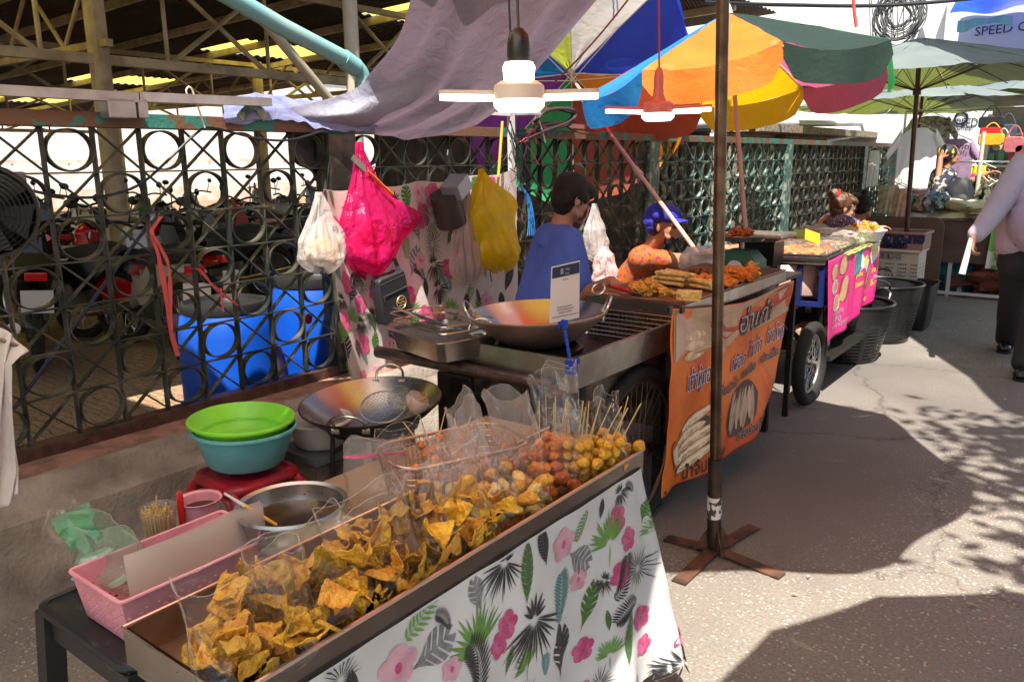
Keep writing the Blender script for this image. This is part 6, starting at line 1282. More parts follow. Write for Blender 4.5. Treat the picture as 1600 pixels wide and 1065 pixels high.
lcl = [[A(-60, 512, x=.7), A(5, 512, x=.7), A(20, 525, x=.72), A(43, 548, x=.75)], [A(-60, 580, x=.72), A(0, 570, x=.73), A(6, 575, x=.75), A(18, 566, x=.78)], [A(-60, 660, x=.75), A(-10, 655, x=.76), A(12, 652, x=.78), A(19, 650, x=.8)], [A(-60, 730, x=.78), A(-8, 735, x=.78), A(18, 735, x=.8), A(31, 733, x=.82)], [A(-60, 800, x=.8), A(-10, 800, x=.8), A(10, 788, x=.82), A(27, 772, x=.84)]]
mb = MB(); mb.grid(lambda u, v: bil(lcl, u, v)+V((.015*sin(u*15+v*4), 0, .004*noi(u*5, v*5))), 30, 40); tag(mb.build('white_cloth', M_WC, smooth=True, solid=.004), 'off white cotton cloth hanging at the left edge above the low wall', 'cloth')
mb = MB(); mb.tube([A(-60, 508, x=.69), A(40, 545, x=.74)], .006, 6); mb.tube([A(-60, 508, x=.69), A(-60, 1100, x=.69)], .012, 8); tag(mb.build('cloth_rail', M_STEELD), 'thin metal rail carrying the off white cloth', 'rail')
# ================================================================ BEHIND THE FENCE: drums, motorcycles
M_DRUM = mat('blue_drum_plastic', (.004, .075, .50), .34, var=(.01, .09, .48), vs=4, amt=.6)
def drum(label, c, R, h):
    t = thing('plastic_drum', label, 'drum', tuple(c)); mb = MB(); mb.lathe([(0, 0), (R*.86, 0), (R*.95, .03), (R, h*.2), (R, h*.42), (R*1.015, h*.45), (R, h*.48), (R*.99, h*.8), (R*.93, h*.93), (R*.84, h*.97), (R*.83, h)], 48, TR(c)); mb.build('body', M_DRUM, t, smooth=True, ang=50)
    mb = MB(); mb.lathe([(R*.84, h*.965), (R*.90, h*.965), (R*.91, h*1.0), (R*.89, h*1.03), (R*.84, h*1.035), (R*.80, h*1.0), (0, h*.99)], 48, TR(c)); mb.build('lid', mat('black_lid', (.02, .02, .022), .35), t, smooth=True, ang=50); return t
d1 = A(358, 560, x=-.62); drum('blue plastic drum with black lid behind the lattice, the nearer of two', (-.62, d1.y, .004), .255, .73)
d2 = A(498, 560, x=-.60); drum('blue plastic drum with black lid right of the first one, close to the green post', (-.60, d2.y, .004), .26, .80)
mb = MB(); mb.T = Matrix.Translation(A(482, 498, x=-.33)); mb.add([(.0, *p) for p in ell(0, 0, .028, .03, 0, 14, .8, 3)], [tuple(range(14))]); tag(mb.build('red_print', mat('red_print', (.6, .03, .05), .5)), 'small red flower print on the second blue drum', 'print')
M_MB = {k: mat('moto_'+k, c, .18, spec=.7) for k, c in (('black', (.010, .010, .011)), ('red', (.50, .012, .012)), ('white', (.62, .60, .54)), ('grey', (.12, .12, .13)), ('green', (.04, .30, .04)))}
def motorcycle():
    t = thing('motorcycle', 'parked motorcycle', 'motorcycle', (0, 0, 0)); b_ = M_MB['red']; k_ = M_MB['black']
    for x, R in ((-.62, .28), (.62, .28)):
        mb = MB(); mb.tube([V((x+R*cos(a), 0, R+.01+R*sin(a)*1.0-.0)) for a in [2*pi*i/28 for i in range(28)]], .035, 8, closed=True); w_ = mb.build('wheel', M_TYRE, t, smooth=True)
        mb = MB(); mb.tube([V((x+(R-.045)*cos(a), 0, R+.01+(R-.045)*sin(a))) for a in [2*pi*i/28 for i in range(28)]], .012, 6, closed=True)
        for i in range(12): a = 2*pi*i/12; mb.tube([(x, .02*(-1)**i, R+.01), (x+(R-.05)*cos(a), 0, R+.01+(R-.05)*sin(a))], .003, 4)
        mb.tube([(x, -.05, R+.01), (x, .05, R+.01)], .05, 12); mb.build('rim', M_WIRE, w_, smooth=True)
    mb = MB()
    for y in (-.07, .07): mb.tube([(.62, y, .29), (.45, y, .68), (.40, y, .92)], .018, 8)
    mb.build('fork', M_STEEL, t, smooth=True)
    mb = MB(); side_ = [(-.85, .70), (-.55, .80), (-.2, .74), (.05, .55), (.3, .58), (.42, .9), (.50, .93), (.55, .70), (.42, .42), (.18, .33), (-.1, .36), (-.35, .46), (-.55, .62)]
    loft(mb, [[V((x, y, z*(1-.0*abs(y)))) for x, z in side_] for y in (-.11, -.07, .07, .11)], cap0=True, cap1=True); mb.build('body', b_, t, smooth=True, ang=40)
    mb = MB(); mb.box((-.15, 0, .34), (.4, .2, .22), bev=.04); mb.box((-.6, 0, .32), (.3, .14, .07), bev=.02); mb.build('engine', mat('engine_metal', (.12, .115, .11), .4, .7), t)
    mb = MB(); mb.tube([(-.05, .12, .25), (-.4, .14, .25), (-.9, .15, .36)], [.02, .035, .045], 10); mb.build('exhaust', M_STEEL, t, smooth=True)
    mb = MB(); P = [(-.75, .80), (-.45, .86), (-.1, .80), (.08, .74), (.02, .70), (-.3, .74), (-.7, .76)]; loft(mb, [[V((x, y, z-.02*abs(y)/.1)) for x, z in P] for y in (-.12, -.06, .06, .12)], cap0=True, cap1=True); mb.build('seat', mat('moto_seat', (.018, .017, .016), .5), t, smooth=True, ang=40)
    mb = MB(); mb.tube(smooth_path([(.28, -.34, .98), (.38, -.16, 1.0), (.42, 0, .95), (.38, .16, 1.0), (.28, .34, .98)], 4), .014, 8); mb.build('handlebar', k_, t, smooth=True)
    mb = MB(); mb.ball((.50, 0, .90), (.09, .12, .09), 14); hl = mb.build('cowl', b_, t, smooth=True)
    mb = MB(); mb.ball((.56, 0, .89), (.05, .085, .06), 12); mb.build('headlight', mat('headlight_glass', (.5, .5, .48), .08, spec=.8), hl, smooth=True)
    for y in (-.27, .27):
        mb = MB(); mb.tube([(.32, y, .98), (.30, y*1.15, 1.16)], .006, 6); mb.ball((.30, y*1.2, 1.19), (.015, .06, .04), 10); mb.build('mirror', k_, t, smooth=True)
    mb = MB(); mb.grid(lambda u, v: V((.62+.33*cos(lerp(2.6, .5, u)), (v-.5)*.11, .29+.33*sin(lerp(2.6, .5, u)))), 10, 3); mb.build('mudguard', b_, t, smooth=True, solid=.006)
    mb = MB(); mb.box((-.88, 0, .72), (.05, .14, .06), bev=.01); mb.build('tail_light', mat('tail_red', (.5, .01, .01), .2), t)
    mb = MB(); mb.box((-.93, 0, .55), (.008, .2, .16)); mb.build('number_plate', mat('plate_white', (.62, .6, .56), .5), t); return t
moto = motorcycle(); first = True
SW = {c: {'moto_red': M_MB[c]} for c in M_MB}
def put_moto(px, py, x, rz, colr, label, lean=.08):
    global first
    p = A(px, py, x=x); T = TR((p.x, p.y, .008), rx=lean, rz=rz)
    if first: o = moto; o['label'] = label; first = False; o.matrix_basis = T
    else: o = clone(moto, T, label, swap=SW[colr])
    o['group'] = 'motorcycles parked in the hall'; return o
put_moto(210, 440, -3.35, R_(200), 'red', 'red motorcycle parked among the others behind the lattice')
if 'moto_red' in [s.name for c in moto.children for s in c.data.materials if c.type == 'MESH']: pass
LB = [(235, 440, -3.0, 168, 'white', 'white motorcycle standing side on behind the lattice, nearest the fence'), (95, 380, -4.0, 195, 'black', 'black motorcycle left of the nearest hall column'), (30, 390, -3.6, 160, 'black', 'black motorcycle at the left edge behind the fan'), (330, 360, -4.6, 215, 'black', 'black motorcycle behind the coral ribbon'), (395, 360, -4.7, 235, 'grey', 'grey motorcycle right of the black one behind the coral ribbon'), (440, 350, -4.9, 240, 'red', 'red motorcycle near the white hanging bag')]
for a in LB: put_moto(*a[:3], R_(a[3]), a[4], a[5])
rr_ = random.Random(4); cols = ['red', 'red', 'white', 'black', 'red', 'grey', 'green', 'red', 'black', 'white']
for i in range(10):
    y = 3.0+i*.95; o = clone(moto, TR((-6.6+rr_.uniform(-.3, .3), y, .008), rx=.08, rz=R_(rr_.uniform(170, 215))), 'far row motorcycle in %s, number plate side hidden' % cols[i], swap=SW[cols[i]])
    o['label'] = ('bright red', 'dull red', 'white', 'black', 'scarlet', 'grey', 'green', 'dark red', 'glossy black', 'cream white')[i]+' motorcycle in the back row, place '+('nearest the left edge', 'second from the left', 'left of the hall column', 'behind the hall column', 'right of the hall column', 'behind the coral ribbon', 'above the short ribbon', 'behind the drums', 'beside the green post', 'furthest right')[i]; o['group'] = 'motorcycles parked in the hall'
for i in range(9):
    o = clone(moto, TR((-9.6+rr_.uniform(-.3, .3), 4.4+i*1.25, .008), rx=.08, rz=R_(rr_.uniform(165, 220))), 'motorcycle far back in the hall, seen only as a mirror and handlebar', 'far motorcycles deep in the hall', swap=SW[cols[(i*3) % 10]])
if moto.children:
    pass
# crossing dark pole leaning behind the lattice
mb = MB(); mb.tube([A(20, 640, x=-.25), A(240, 340, x=-.35)], .0085, 8); tag(mb.build('leaning_rod', mat('blue_black_rod', (.02, .03, .08), .3)), 'thin blue black rod leaning behind the left part of the lattice', 'rod')
# ================================================================ PEOPLE
M_SKIN = mat('skin', (.42, .19, .11), .5, var=(.34, .14, .08), vs=9, amt=.5); M_SKIN2 = mat('skin_pale', (.50, .26, .17), .5, var=(.42, .2, .12), vs=9, amt=.5)
M_HAIR = mat('black_hair', (.010, .006, .005), .5, bump=.8, bs=160, spec=.35); M_HAIRB = mat('brown_hair', (.09, .035, .015), .4, bump=.6, bs=90)
def cap_shape(mb, p0, p1, r0, r1, n=14):
    """rounded limb piece that tapers from r0 to r1"""
    p0, p1 = V(p0), V(p1); d = p1-p0; L_ = d.length
    if L_ < 1e-5: mb.ball(p0, r0, n); return
    d /= L_; P = []; R = []
    for a in (-80, -60, -35, -12): P.append(p0+d*r0*sin(R_(a))); R.append(r0*cos(R_(a)))
    for t in (.25, .5, .75): P.append(p0+d*L_*t); R.append(lerp(r0, r1, t))
    for a in (12, 35, 60, 80): P.append(p1+d*r1*sin(R_(a))); R.append(r1*cos(R_(a)))
    mb.tube(P, R, n)
def fuse(name, mb, m, parent, voxel=.008, smooth_=6, fold=0, fs=9, mats_=None, disp=0):
    me = bpy.data.meshes.new(name); me.from_pydata([tuple(p) for p in mb.v], [], mb.f); o = bpy.data.objects.new(name, me); sc.collection.objects.link(o)
    md = o.modifiers.new('r', 'REMESH'); md.mode = 'VOXEL'; md.voxel_size = voxel; md.use_smooth_shade = True
    s_ = o.modifiers.new('s', 'SMOOTH'); s_.factor = .6; s_.iterations = smooth_
    dg = bpy.context.evaluated_depsgraph_get(); nm = bpy.data.meshes.new_from_object(o.evaluated_get(dg)); bpy.data.objects.remove(o); bpy.data.meshes.remove(me)
    nm.name = name
    if fold:
        nm.update(); ns = [v.normal.copy() for v in nm.vertices]
        for v, q in zip(nm.vertices, ns):
            c = v.co; k = noise.noise(V((c.x*fs, c.y*fs, c.z*fs*.55)))+.6*abs(noise.noise(V((c.x*fs*2, c.y*fs*2, c.z*fs*1.2+4)))); v.co = c+q*fold*k
    nm.materials.clear(); nm.materials.append(m); nm.polygons.foreach_set('use_smooth', [True]*len(nm.polygons))
    o = bpy.data.objects.new(name, nm); sc.collection.objects.link(o)
    if parent is not None: o.parent = parent; o.matrix_parent_inverse = parent.matrix_basis.inverted()
    return o
def basis(fwd, up=(0, 0, 1)):
    f = V(fwd).normalized(); u = V(up); l = u.cross(f).normalized(); u = f.cross(l); Q = Matrix((f, l, u)).transposed().to_4x4(); return Q   # x forward, y left, z up
def head(mb, c, fwd, up=(0, 0, 1), s=1., nose=1):
    """skull, jaw, nose, brow, ears around c (x forward, y left, z up)"""
    Q = Matrix.Translation(V(c)) @ basis(fwd, up) @ Matrix.Scale(s, 4); B = mb
    def e(p, r): B.ball(Q @ V(p), (1, 1, 1), 16, (Q.to_3x3().to_4x4()) @ Matrix.Diagonal((*r, 1)))
    e((-.012, 0, .035), (.094, .074, .088)); e((.022, 0, -.02), (.068, .060, .085)); e((.045, 0, -.078), (.034, .030, .026)); e((.05, 0, .03), (.040, .054, .045))
    for y in (-1, 1):
        e((.055, y*.036, -.022), (.026, .022, .026)); e((.070, y*.032, .022), (.016, .022, .010)); e((-.008, y*.076, -.008), (.018, .009, .032)); e((.035, y*.045, -.06), (.04, .018, .022))
    if nose:
        B.tube([Q @ V((.078, 0, .018)), Q @ V((.097, 0, -.012)), Q @ V((.104, 0, -.026)), Q @ V((.088, 0, -.034))], [.008, .011, .014, .009], 8); e((.088, .011, -.028), (.010, .009, .008)); e((.088, -.011, -.028), (.010, .009, .008))
    e((.082, 0, -.052), (.014, .025, .006)); e((.080, 0, -.062), (.014, .021, .007))
    return Q
def eyes(parent, Q):
    for y in (-.031, .031):
        mb = MB(); mb.T = Q; mb.ball((.081, y, .004), (.009, .013, .006), 10); mb.build('eye', mat('eye_dark', (.03, .02, .018), .15), parent, smooth=True)
        mb = MB(); mb.T = Q; mb.tube([(.084, y-.02, .020), (.094, y, .027), (.086, y+.02, .021)], .0028, 5); mb.build('eyebrow', M_HAIR, parent)
def hand(mb, wr, d, palm_n, s=1., curl=.5, left=False):
    """palm plus five separate bent fingers; d is the pointing direction, palm_n faces the palm"""
    d = V(d).normalized(); n = V(palm_n); n = (n-d*n.dot(d)).normalized(); w_ = d.cross(n)*(1 if left else -1); wr = V(wr)
    for q in (-.026, -.009, .009, .026): cap_shape(mb, wr+d*.012*s+w_*q*.6*s, wr+d*.078*s+w_*q*s, .0135*s, .0115*s, 8)
    for i, (q, L_) in enumerate(((.031, .070), (.0105, .080), (-.0105, .074), (-.031, .058))):
        p = wr+d*.080*s+w_*q*s; a = 0; r = .0088*s
        for j, k in enumerate((.42, .32, .26)):
            a += curl*(.9 if j == 0 else 1.1); dd_ = d*cos(a)+n*sin(a); e = p+dd_*L_*k*s; cap_shape(mb, p, e, r, r*.9, 8); p = e; r *= .92
    p = wr+d*.025*s+w_*.030*s; t_ = (d*.62+w_*.62+n*.45*(.5+curl)).normalized(); e = p+t_*.040*s; cap_shape(mb, p, e, .0125*s, .0105*s, 8); t2 = (d*.8+w_*.1+n*.6).normalized(); cap_shape(mb, e, e+t2*.030*s, .0100*s, .0085*s, 8)
def limb(mb, a, b, c, r): cap_shape(mb, a, b, r[0], r[1]); cap_shape(mb, b, c, r[1]*.98, r[2])
# ---- person in the blue T-shirt (seen from behind)
P1 = thing('person', 'black haired person in a blue T-shirt standing behind the wok, back turned', 'person', (.90, 3.60, 0))
hc = A(895, 312, y=3.62); fw = V((.40, .86, -.42)); sh = A(872, 372, y=3.58); sr = V((.86, -.50, 0)); up_ = V((0, 0, 1))
R1, L1 = sh+sr*.165+V((0, 0, -.015)), sh-sr*.165+V((0, 0, -.01)); pel = V((sh.x-.06, sh.y-.10, .72))
mb = MB(); Qh = head(mb, hc, fw, (.2, .3, 1), 1.0); cap_shape(mb, hc+V((-.03, -.02, -.04)), sh+V((.01, .0, .03)), .052, .062)
el, wr_ = R1+V((.05, -.02, -.27)), A(945, 442, y=3.42); wr_ = V((1.26, 3.46, .90)); limb(mb, R1, el, wr_, (.05, .042, .028)); hand(mb, wr_, (.9, -.1, -.25), (0, 0, -1), .95, .45)
el2, wr2 = L1+V((.10, .13, -.24)), L1+V((.34, .12, -.30)); limb(mb, L1, el2, wr2, (.05, .042, .028)); hand(mb, wr2, (.9, .1, -.2), (0, 0, -1), .95, .45, True)
cap_shape(mb, sh+V((0, 0, -.05)), pel, .06, .07)
for s_ in (-1, 1): h_ = pel+sr*.085*s_; limb(mb, h_, h_+V((.02, .02, -.34)), V((h_.x, h_.y, .06)), (.085, .06, .04)); cap_shape(mb, V((h_.x-.02, h_.y, .035)), V((h_.x+.10, h_.y+.10, .03)), .038, .03)
fuse('body', mb, M_SKIN, P1, .0075, 5)
mb = MB()
mb.tube([sh+V((-.01, .01, .055)), sh+V((0, 0, .02)), sh+V((0, 0, -.03))], [.07, .10, .12], 16)
for k_ in range(-4, 5): a_ = k_/4; top = sh+sr*.125*a_+V((0, 0, .005-.012*a_*a_)); bot = pel+sr*.125*a_+V((0, 0, -.0)); cap_shape(mb, top, bot, .082, .098 if abs(a_) < .9 else .085)
cap_shape(mb, R1-sr*.03, R1+V((.04, -.015, -.20)), .078, .086); cap_shape(mb, L1+sr*.03, L1+V((.06, .08, -.17)), .078, .082); cap_shape(mb, R1-sr*.1, L1+sr*.1, .09, .09)
M_TEE = cloth('blue_tee', (.03, .07, .45), .03, .85, top=(.075, .15, .60), bump=.35, bs=9, vs=3); fuse('shirt', mb, M_TEE, P1, .009, 5, .007, 7)
mb = MB(); cap_shape(mb, pel+V((0, 0, -.05)), pel+V((0, 0, -.12)), .10, .11)
for s_ in (-1, 1): h_ = pel+sr*.085*s_; limb(mb, h_, h_+V((.02, .02, -.34)), V((h_.x, h_.y, .10)), (.088, .075, .06))
fuse('trousers', mb, mat('dark_trousers', (.02, .02, .026), .8), P1, .012, 4, .006)
mb = MB(); B3 = Qh.to_3x3().to_4x4()
def he(p, r, Q=Qh, mb=None): mb.ball(Q @ V(p), (1, 1, 1), 18, Q.to_3x3().to_4x4() @ Matrix.Diagonal((*r, 1)))
he((-.022, 0, .045), (.108, .090, .098), mb=mb); he((-.058, 0, -.005), (.066, .078, .088), mb=mb); he((.03, 0, .07), (.080, .080, .055), mb=mb); he((-.045, 0, -.050), (.050, .062, .055), mb=mb); he((.0, -.055, .03), (.06, .034, .045), mb=mb); he((.0, .055, .03), (.06, .034, .045), mb=mb)
fuse('hair', mb, M_HAIR, P1, .006, 3, .006, 26)
mb = MB(); mb.T = Qh; mb.grid(lambda u, v: V((.055+.050*cos((u-.5)*2.2)-.02*abs(v-.5), .075*sin((u-.5)*2.2)*1.0, -.012-.085*v)), 14, 8); mb.build('face_mask', mat('pink_mask', (.62, .38, .42), .7), P1, smooth=True, solid=.003)
mb = MB(); mb.T = Qh
for y in (-1, 1): mb.tube(smooth_path([(.035, y*.072, -.03), (.005, y*.082, .012), (-.022, y*.082, .02), (-.026, y*.078, -.02), (.03, y*.070, -.08)], 4), .0022, 5)
mb.build('mask_strap', mat('blue_strap', (.3, .4, .7), .6), P1)
# ---- woman in the blue cap
P2 = thing('person', 'seated woman in a royal blue cap and orange flowered shirt reaching to the scale', 'person', (.55, 5.2, 0))
hc = A(1040, 353, y=5.12); fw = V((.93, -.02, -.12)); mb = MB(); Qh = head(mb, hc, fw, (0.1, 0, 1), 1.08)
sh = A(1018, 398, y=5.16)+V((-.04, 0, -.015)); sl = V((-.25, .93, 0)).normalized(); SR, SL = sh-sl*.16, sh+sl*.16; pel = V((sh.x-.20, sh.y+.03, .52))
cap_shape(mb, hc+V((-.03, 0, -.06)), sh+V((0, 0, .02)), .055, .065)
el = A(1078, 407, y=5.02); wr_ = A(1133, 388, y=5.02); limb(mb, SR, el, wr_, (.055, .048, .030)); hand(mb, wr_, (.9, .1, .18), (0, .3, -1), .95, .4)
el2 = SL+V((.20, .0, -.14)); wr2 = el2+V((.22, -.06, .03)); limb(mb, SL, el2, wr2, (.055, .045, .03)); hand(mb, wr2, (.9, -.1, 0), (0, 0, -1), .95, .5, True)
cap_shape(mb, sh+V((0, 0, -.03)), pel, .07, .08)
for s_ in (-1, 1): k_ = pel+V((.42, s_*.11, -.03)); limb(mb, pel+V((0, s_*.1, -.02)), k_, V((k_.x, k_.y, .07)), (.09, .065, .045)); cap_shape(mb, V((k_.x-.02, k_.y, .035)), V((k_.x+.14, k_.y, .03)), .04, .03)
fuse('body', mb, M_SKIN, P2, .0075, 4); eyes(P2, Qh)
mb = MB(); mb.tube([sh+V((-.02, 0, .07)), sh+V((0, 0, .0))], [.085, .13], 16); cap_shape(mb, SR, SL, .095, .095)
for k_ in range(-4, 5): a_ = k_/4; cap_shape(mb, sh+sl*.12*a_+V((0, 0, -.02)), pel+sl*.13*a_, .098, .125)
cap_shape(mb, SR+V((-.01, .02, 0)), SR.lerp(el, .5), .074, .07); cap_shape(mb, SL+V((-.01, -.02, 0)), SL.lerp(el2, .7), .078, .082)
M, N, L, b = node_mat('flowered_orange_shirt'); tc = N.new('ShaderNodeTexCoord').outputs['Object']; v1 = tex(N, L, 'Voronoi', tc, 36); v2 = tex(N, L, 'Voronoi', tc, 48); ad = N.new('ShaderNodeVectorMath'); L.new(tc, ad.inputs[0]); ad.inputs[1].default_value = (3, 5, 1); L.new(ad.outputs[0], v2.inputs['Vector'])
c1_ = ramp(N, L, v1.outputs['Distance'], [(.34, (1, 1, 1)), (.40, (0, 0, 0))]); c2m = ramp(N, L, v2.outputs['Distance'], [(.26, (1, 1, 1)), (.30, (0, 0, 0))])
L.new(mixc(N, L, c2m, mixc(N, L, c1_, (.42, .105, .004), (.36, .012, .06)), (.10, .13, .14)), b.inputs['Base Color']); b.inputs['Roughness'].default_value = .8; M_FLOW = M
fuse('shirt', mb, M_FLOW, P2, .009, 4, .006, 7)
mb = MB(); cap_shape(mb, pel+V((0, 0, -.02)), pel+V((.06, 0, -.04)), .14, .13)
for s_ in (-1, 1): k_ = pel+V((.42, s_*.11, -.03)); limb(mb, pel+V((0, s_*.1, -.02)), k_, V((k_.x, k_.y, .12)), (.11, .085, .065))
fuse('trousers', mb, bpy.data.materials['dark_trousers'], P2, .012, 4)
mb = MB(); he((-.035, 0, .015), (.085, .084, .075), Qh, mb); he((-.05, 0, -.03), (.05, .07, .05), Qh, mb); fuse('hair', mb, M_HAIR, P2, .007, 3)
mb = MB(); he((-.022, 0, .075), (.118, .100, .070), Qh, mb); he((-.085, 0, .02), (.070, .092, .075), Qh, mb); he((-.075, 0, -.02), (.055, .085, .055), Qh, mb); M_CAP = cloth('royal_blue_cap', (.02, .02, .4), .05, .8, top=(.022, .022, .36), bump=.5, bs=20); cp_ = fuse('cap', mb, M_CAP, P2, .006, 3, .010, 16)
mb = MB(); mb.T = Qh; mb.grid(lambda u, v: V((.072+v*.085*sin(pi*lerp(.12, .88, u))**.7+0*u, lerp(-.088, .088, u), .070-.010*v-.30*(u-.5)**2*.25)), 16, 6); mb.build('cap_peak', M_CAP, cp_, smooth=True, solid=.005)
mb = MB(); mb.T = Qh; mb.grid(lambda u, v: V((.022+.062*cos((u-.5)*2.6)*(1-.15*v), .064*sin((u-.5)*2.6), -.058-.05*v)), 16, 6); mb.build('chin_mask', mat('black_mask', (.012, .012, .014), .7), P2, smooth=True, solid=.006)
mb = MB(); mb.tube(smooth_path([sh+sl*-.05+V((-.06, 0, .05)), sh+V((-.13, -.12, -.12)), pel+V((-.05, -.16, .02)), pel+V((.12, -.14, -.03))], 5), .016, 8, flat=.4)
M, N, L, b = node_mat('check_cloth'); ck = tex(N, L, 'Checker', N.new('ShaderNodeTexCoord').outputs['Object'], 60); ck.inputs[1].default_value = (.5, .5, .6, 1); ck.inputs[2].default_value = (.05, .06, .16, 1); L.new(ck.outputs[0], b.inputs['Base Color']); mb.build('apron_strap', M, P2, smooth=True)
# stool she sits on
st = thing('plastic_stool', 'low blue stool under the woman in the blue cap', 'stool', (pel.x, pel.y, 0)); mb = MB(); mb.box((pel.x, pel.y, .37), (.3, .3, .03), bev=.01); mb.build('seat', M_BLUEP, st)
for sx in (-1, 1):
    for sy in (-1, 1): mb = MB(); mb.bar((pel.x+sx*.12, pel.y+sy*.12, .36), (pel.x+sx*.15, pel.y+sy*.15, 0), .03, .03, up=(1, 0, 0)); mb.build('leg', M_BLUEP, st)
# ---- woman with the bun
P3 = thing('person', 'seated woman with brown hair in a bun and a purple speckled top', 'person', (.75, 7.1, 0))
hc = A(1318, 325, y=7.05); fw = V((.80, .55, -.35)); mb = MB(); Qh = head(mb, hc, fw, (.1, 0, 1), 1.02); sh = A(1304, 349, y=7.1); sl = V((-.5, .85, 0)).normalized(); SR, SL = sh-sl*.17, sh+sl*.17; pel = V((sh.x-.16, sh.y, .45))
cap_shape(mb, hc+V((-.03, 0, -.06)), sh, .055, .065); el = A(1344, 360, y=6.9); wr_ = A(1367, 356, y=6.95); limb(mb, SR, el, wr_, (.055, .048, .03)); hand(mb, wr_, (.6, .4, .1), (0, 0, -1), .95, .5); limb(mb, SL, SL+V((.12, 0, -.2)), SL+V((.3, -.05, -.18)), (.055, .045, .03)); hand(mb, SL+V((.3, -.05, -.18)), (.9, 0, 0), (0, 0, -1), .9, .5, True); cap_shape(mb, sh+V((0, 0, -.03)), pel, .07, .08)
for s_ in (-1, 1): k_ = pel+V((.40, s_*.11, -.02)); limb(mb, pel+V((0, s_*.1, -.02)), k_, V((k_.x, k_.y, .07)), (.09, .065, .045))
fuse('body', mb, M_SKIN2, P3, .009, 4); eyes(P3, Qh)
mb = MB()
for k_ in range(-4, 5): a_ = k_/4; cap_shape(mb, sh+sl*.13*a_+V((0, 0, -.01)), pel+sl*.14*a_, .095, .13)
limb(mb, SR, el, el.lerp(wr_, .8), (.095, .075, .058)); cap_shape(mb, SL, SL+V((.12, 0, -.2)), .08, .07)
M, N, L, b = node_mat('purple_speckled'); v1 = tex(N, L, 'Voronoi', N.new('ShaderNodeTexCoord').outputs['Object'], 70); L.new(ramp(N, L, v1.outputs['Distance'], [(.25, (.45, .38, .5)), (.4, (.07, .04, .10))]), b.inputs['Base Color']); b.inputs['Roughness'].default_value = .85
fuse('shirt', mb, M, P3, .011, 4, .008, 7)
mb = MB(); cap_shape(mb, pel, pel+V((.06, 0, -.02)), .15, .14)
for s_ in (-1, 1): k_ = pel+V((.40, s_*.11, -.02)); limb(mb, pel+V((0, s_*.1, -.02)), k_, V((k_.x, k_.y, .1)), (.11, .085, .06))
fuse('trousers', mb, bpy.data.materials['dark_trousers'], P3, .014, 4)
mb = MB(); he((-.03, 0, .03), (.100, .086, .090), Qh, mb); he((-.045, 0, -.03), (.055, .07, .06), Qh, mb); he((.02, 0, .075), (.07, .07, .04), Qh, mb); he((-.118, .0, .075), (.050, .052, .046), Qh, mb); fuse('hair', mb, M_HAIRB, P3, .006, 3, .008, 30)
mb = MB(); mb.T = Qh; mb.tube([V((-.09+.01*cos(a), .05*cos(a), .075+.045*sin(a))) for a in [2*pi*i/16 for i in range(16)]], .010, 6, closed=True); mb.build('hair_tie', M_RED, P3, smooth=True)
mb = MB(); mb.tube(smooth_path([sh+sl*.02+V((-.04, -.05, .07)), sh+V((-.13, -.10, -.05)), sh+V((-.2, -.10, -.25))], 4), .03, 8, flat=.35); mb.build('woven_strap', mat('red_yellow_weave', (.55, .12, .03), .8, var=(.7, .5, .05), vs=40), P3, smooth=True)
mb = MB(); mb.box((pel.x, pel.y, .17), (.34, .34, .34), bev=.02); tag(mb.build('stool_crate', M_INKP), 'black crate the woman with the bun sits on', 'crate')
# ---- second seated figure behind, mostly hidden
P6 = thing('person', 'dark haired person bent down behind the brown board, only the head showing', 'person', tuple(A(1352, 330, y=8.2)*1)); P6.location.z = 0
hc = A(1350, 325, y=8.3); mb = MB(); Qh = head(mb, hc, (.3, .8, -.5), (0, .3, 1), 1.0); cap_shape(mb, hc+V((-.02, -.02, -.06)), hc+V((-.06, -.04, -.22)), .055, .08); cap_shape(mb, hc+V((-.06, -.04, -.22)), V((hc.x-.06, hc.y, .5)), .12, .14)
for s_ in (-1, 1): k_ = V((hc.x+.25, hc.y+s_*.1, .42)); limb(mb, V((hc.x-.06, hc.y+s_*.1, .45)), k_, V((k_.x, k_.y, .06)), (.09, .06, .045))
fuse('body', mb, M_SKIN, P6, .010, 4); mb = MB(); he((-.03, 0, .03), (.100, .086, .092), Qh, mb); he((-.045, 0, -.03), (.055, .075, .06), Qh, mb); he((-.07, .0, .13), (.036, .036, .034), Qh, mb); fuse('hair', mb, M_HAIR, P6, .008, 3, .006, 26)
mb = MB()
for k_ in range(-3, 4): cap_shape(mb, hc+V((-.06, -.04, -.25))+V((0, .05*k_, 0)), V((hc.x-.06, hc.y+.05*k_, .5)), .10, .12)
fuse('shirt', mb, mat('dark_red_shirt', (.25, .03, .03), .8), P6, .014, 4)
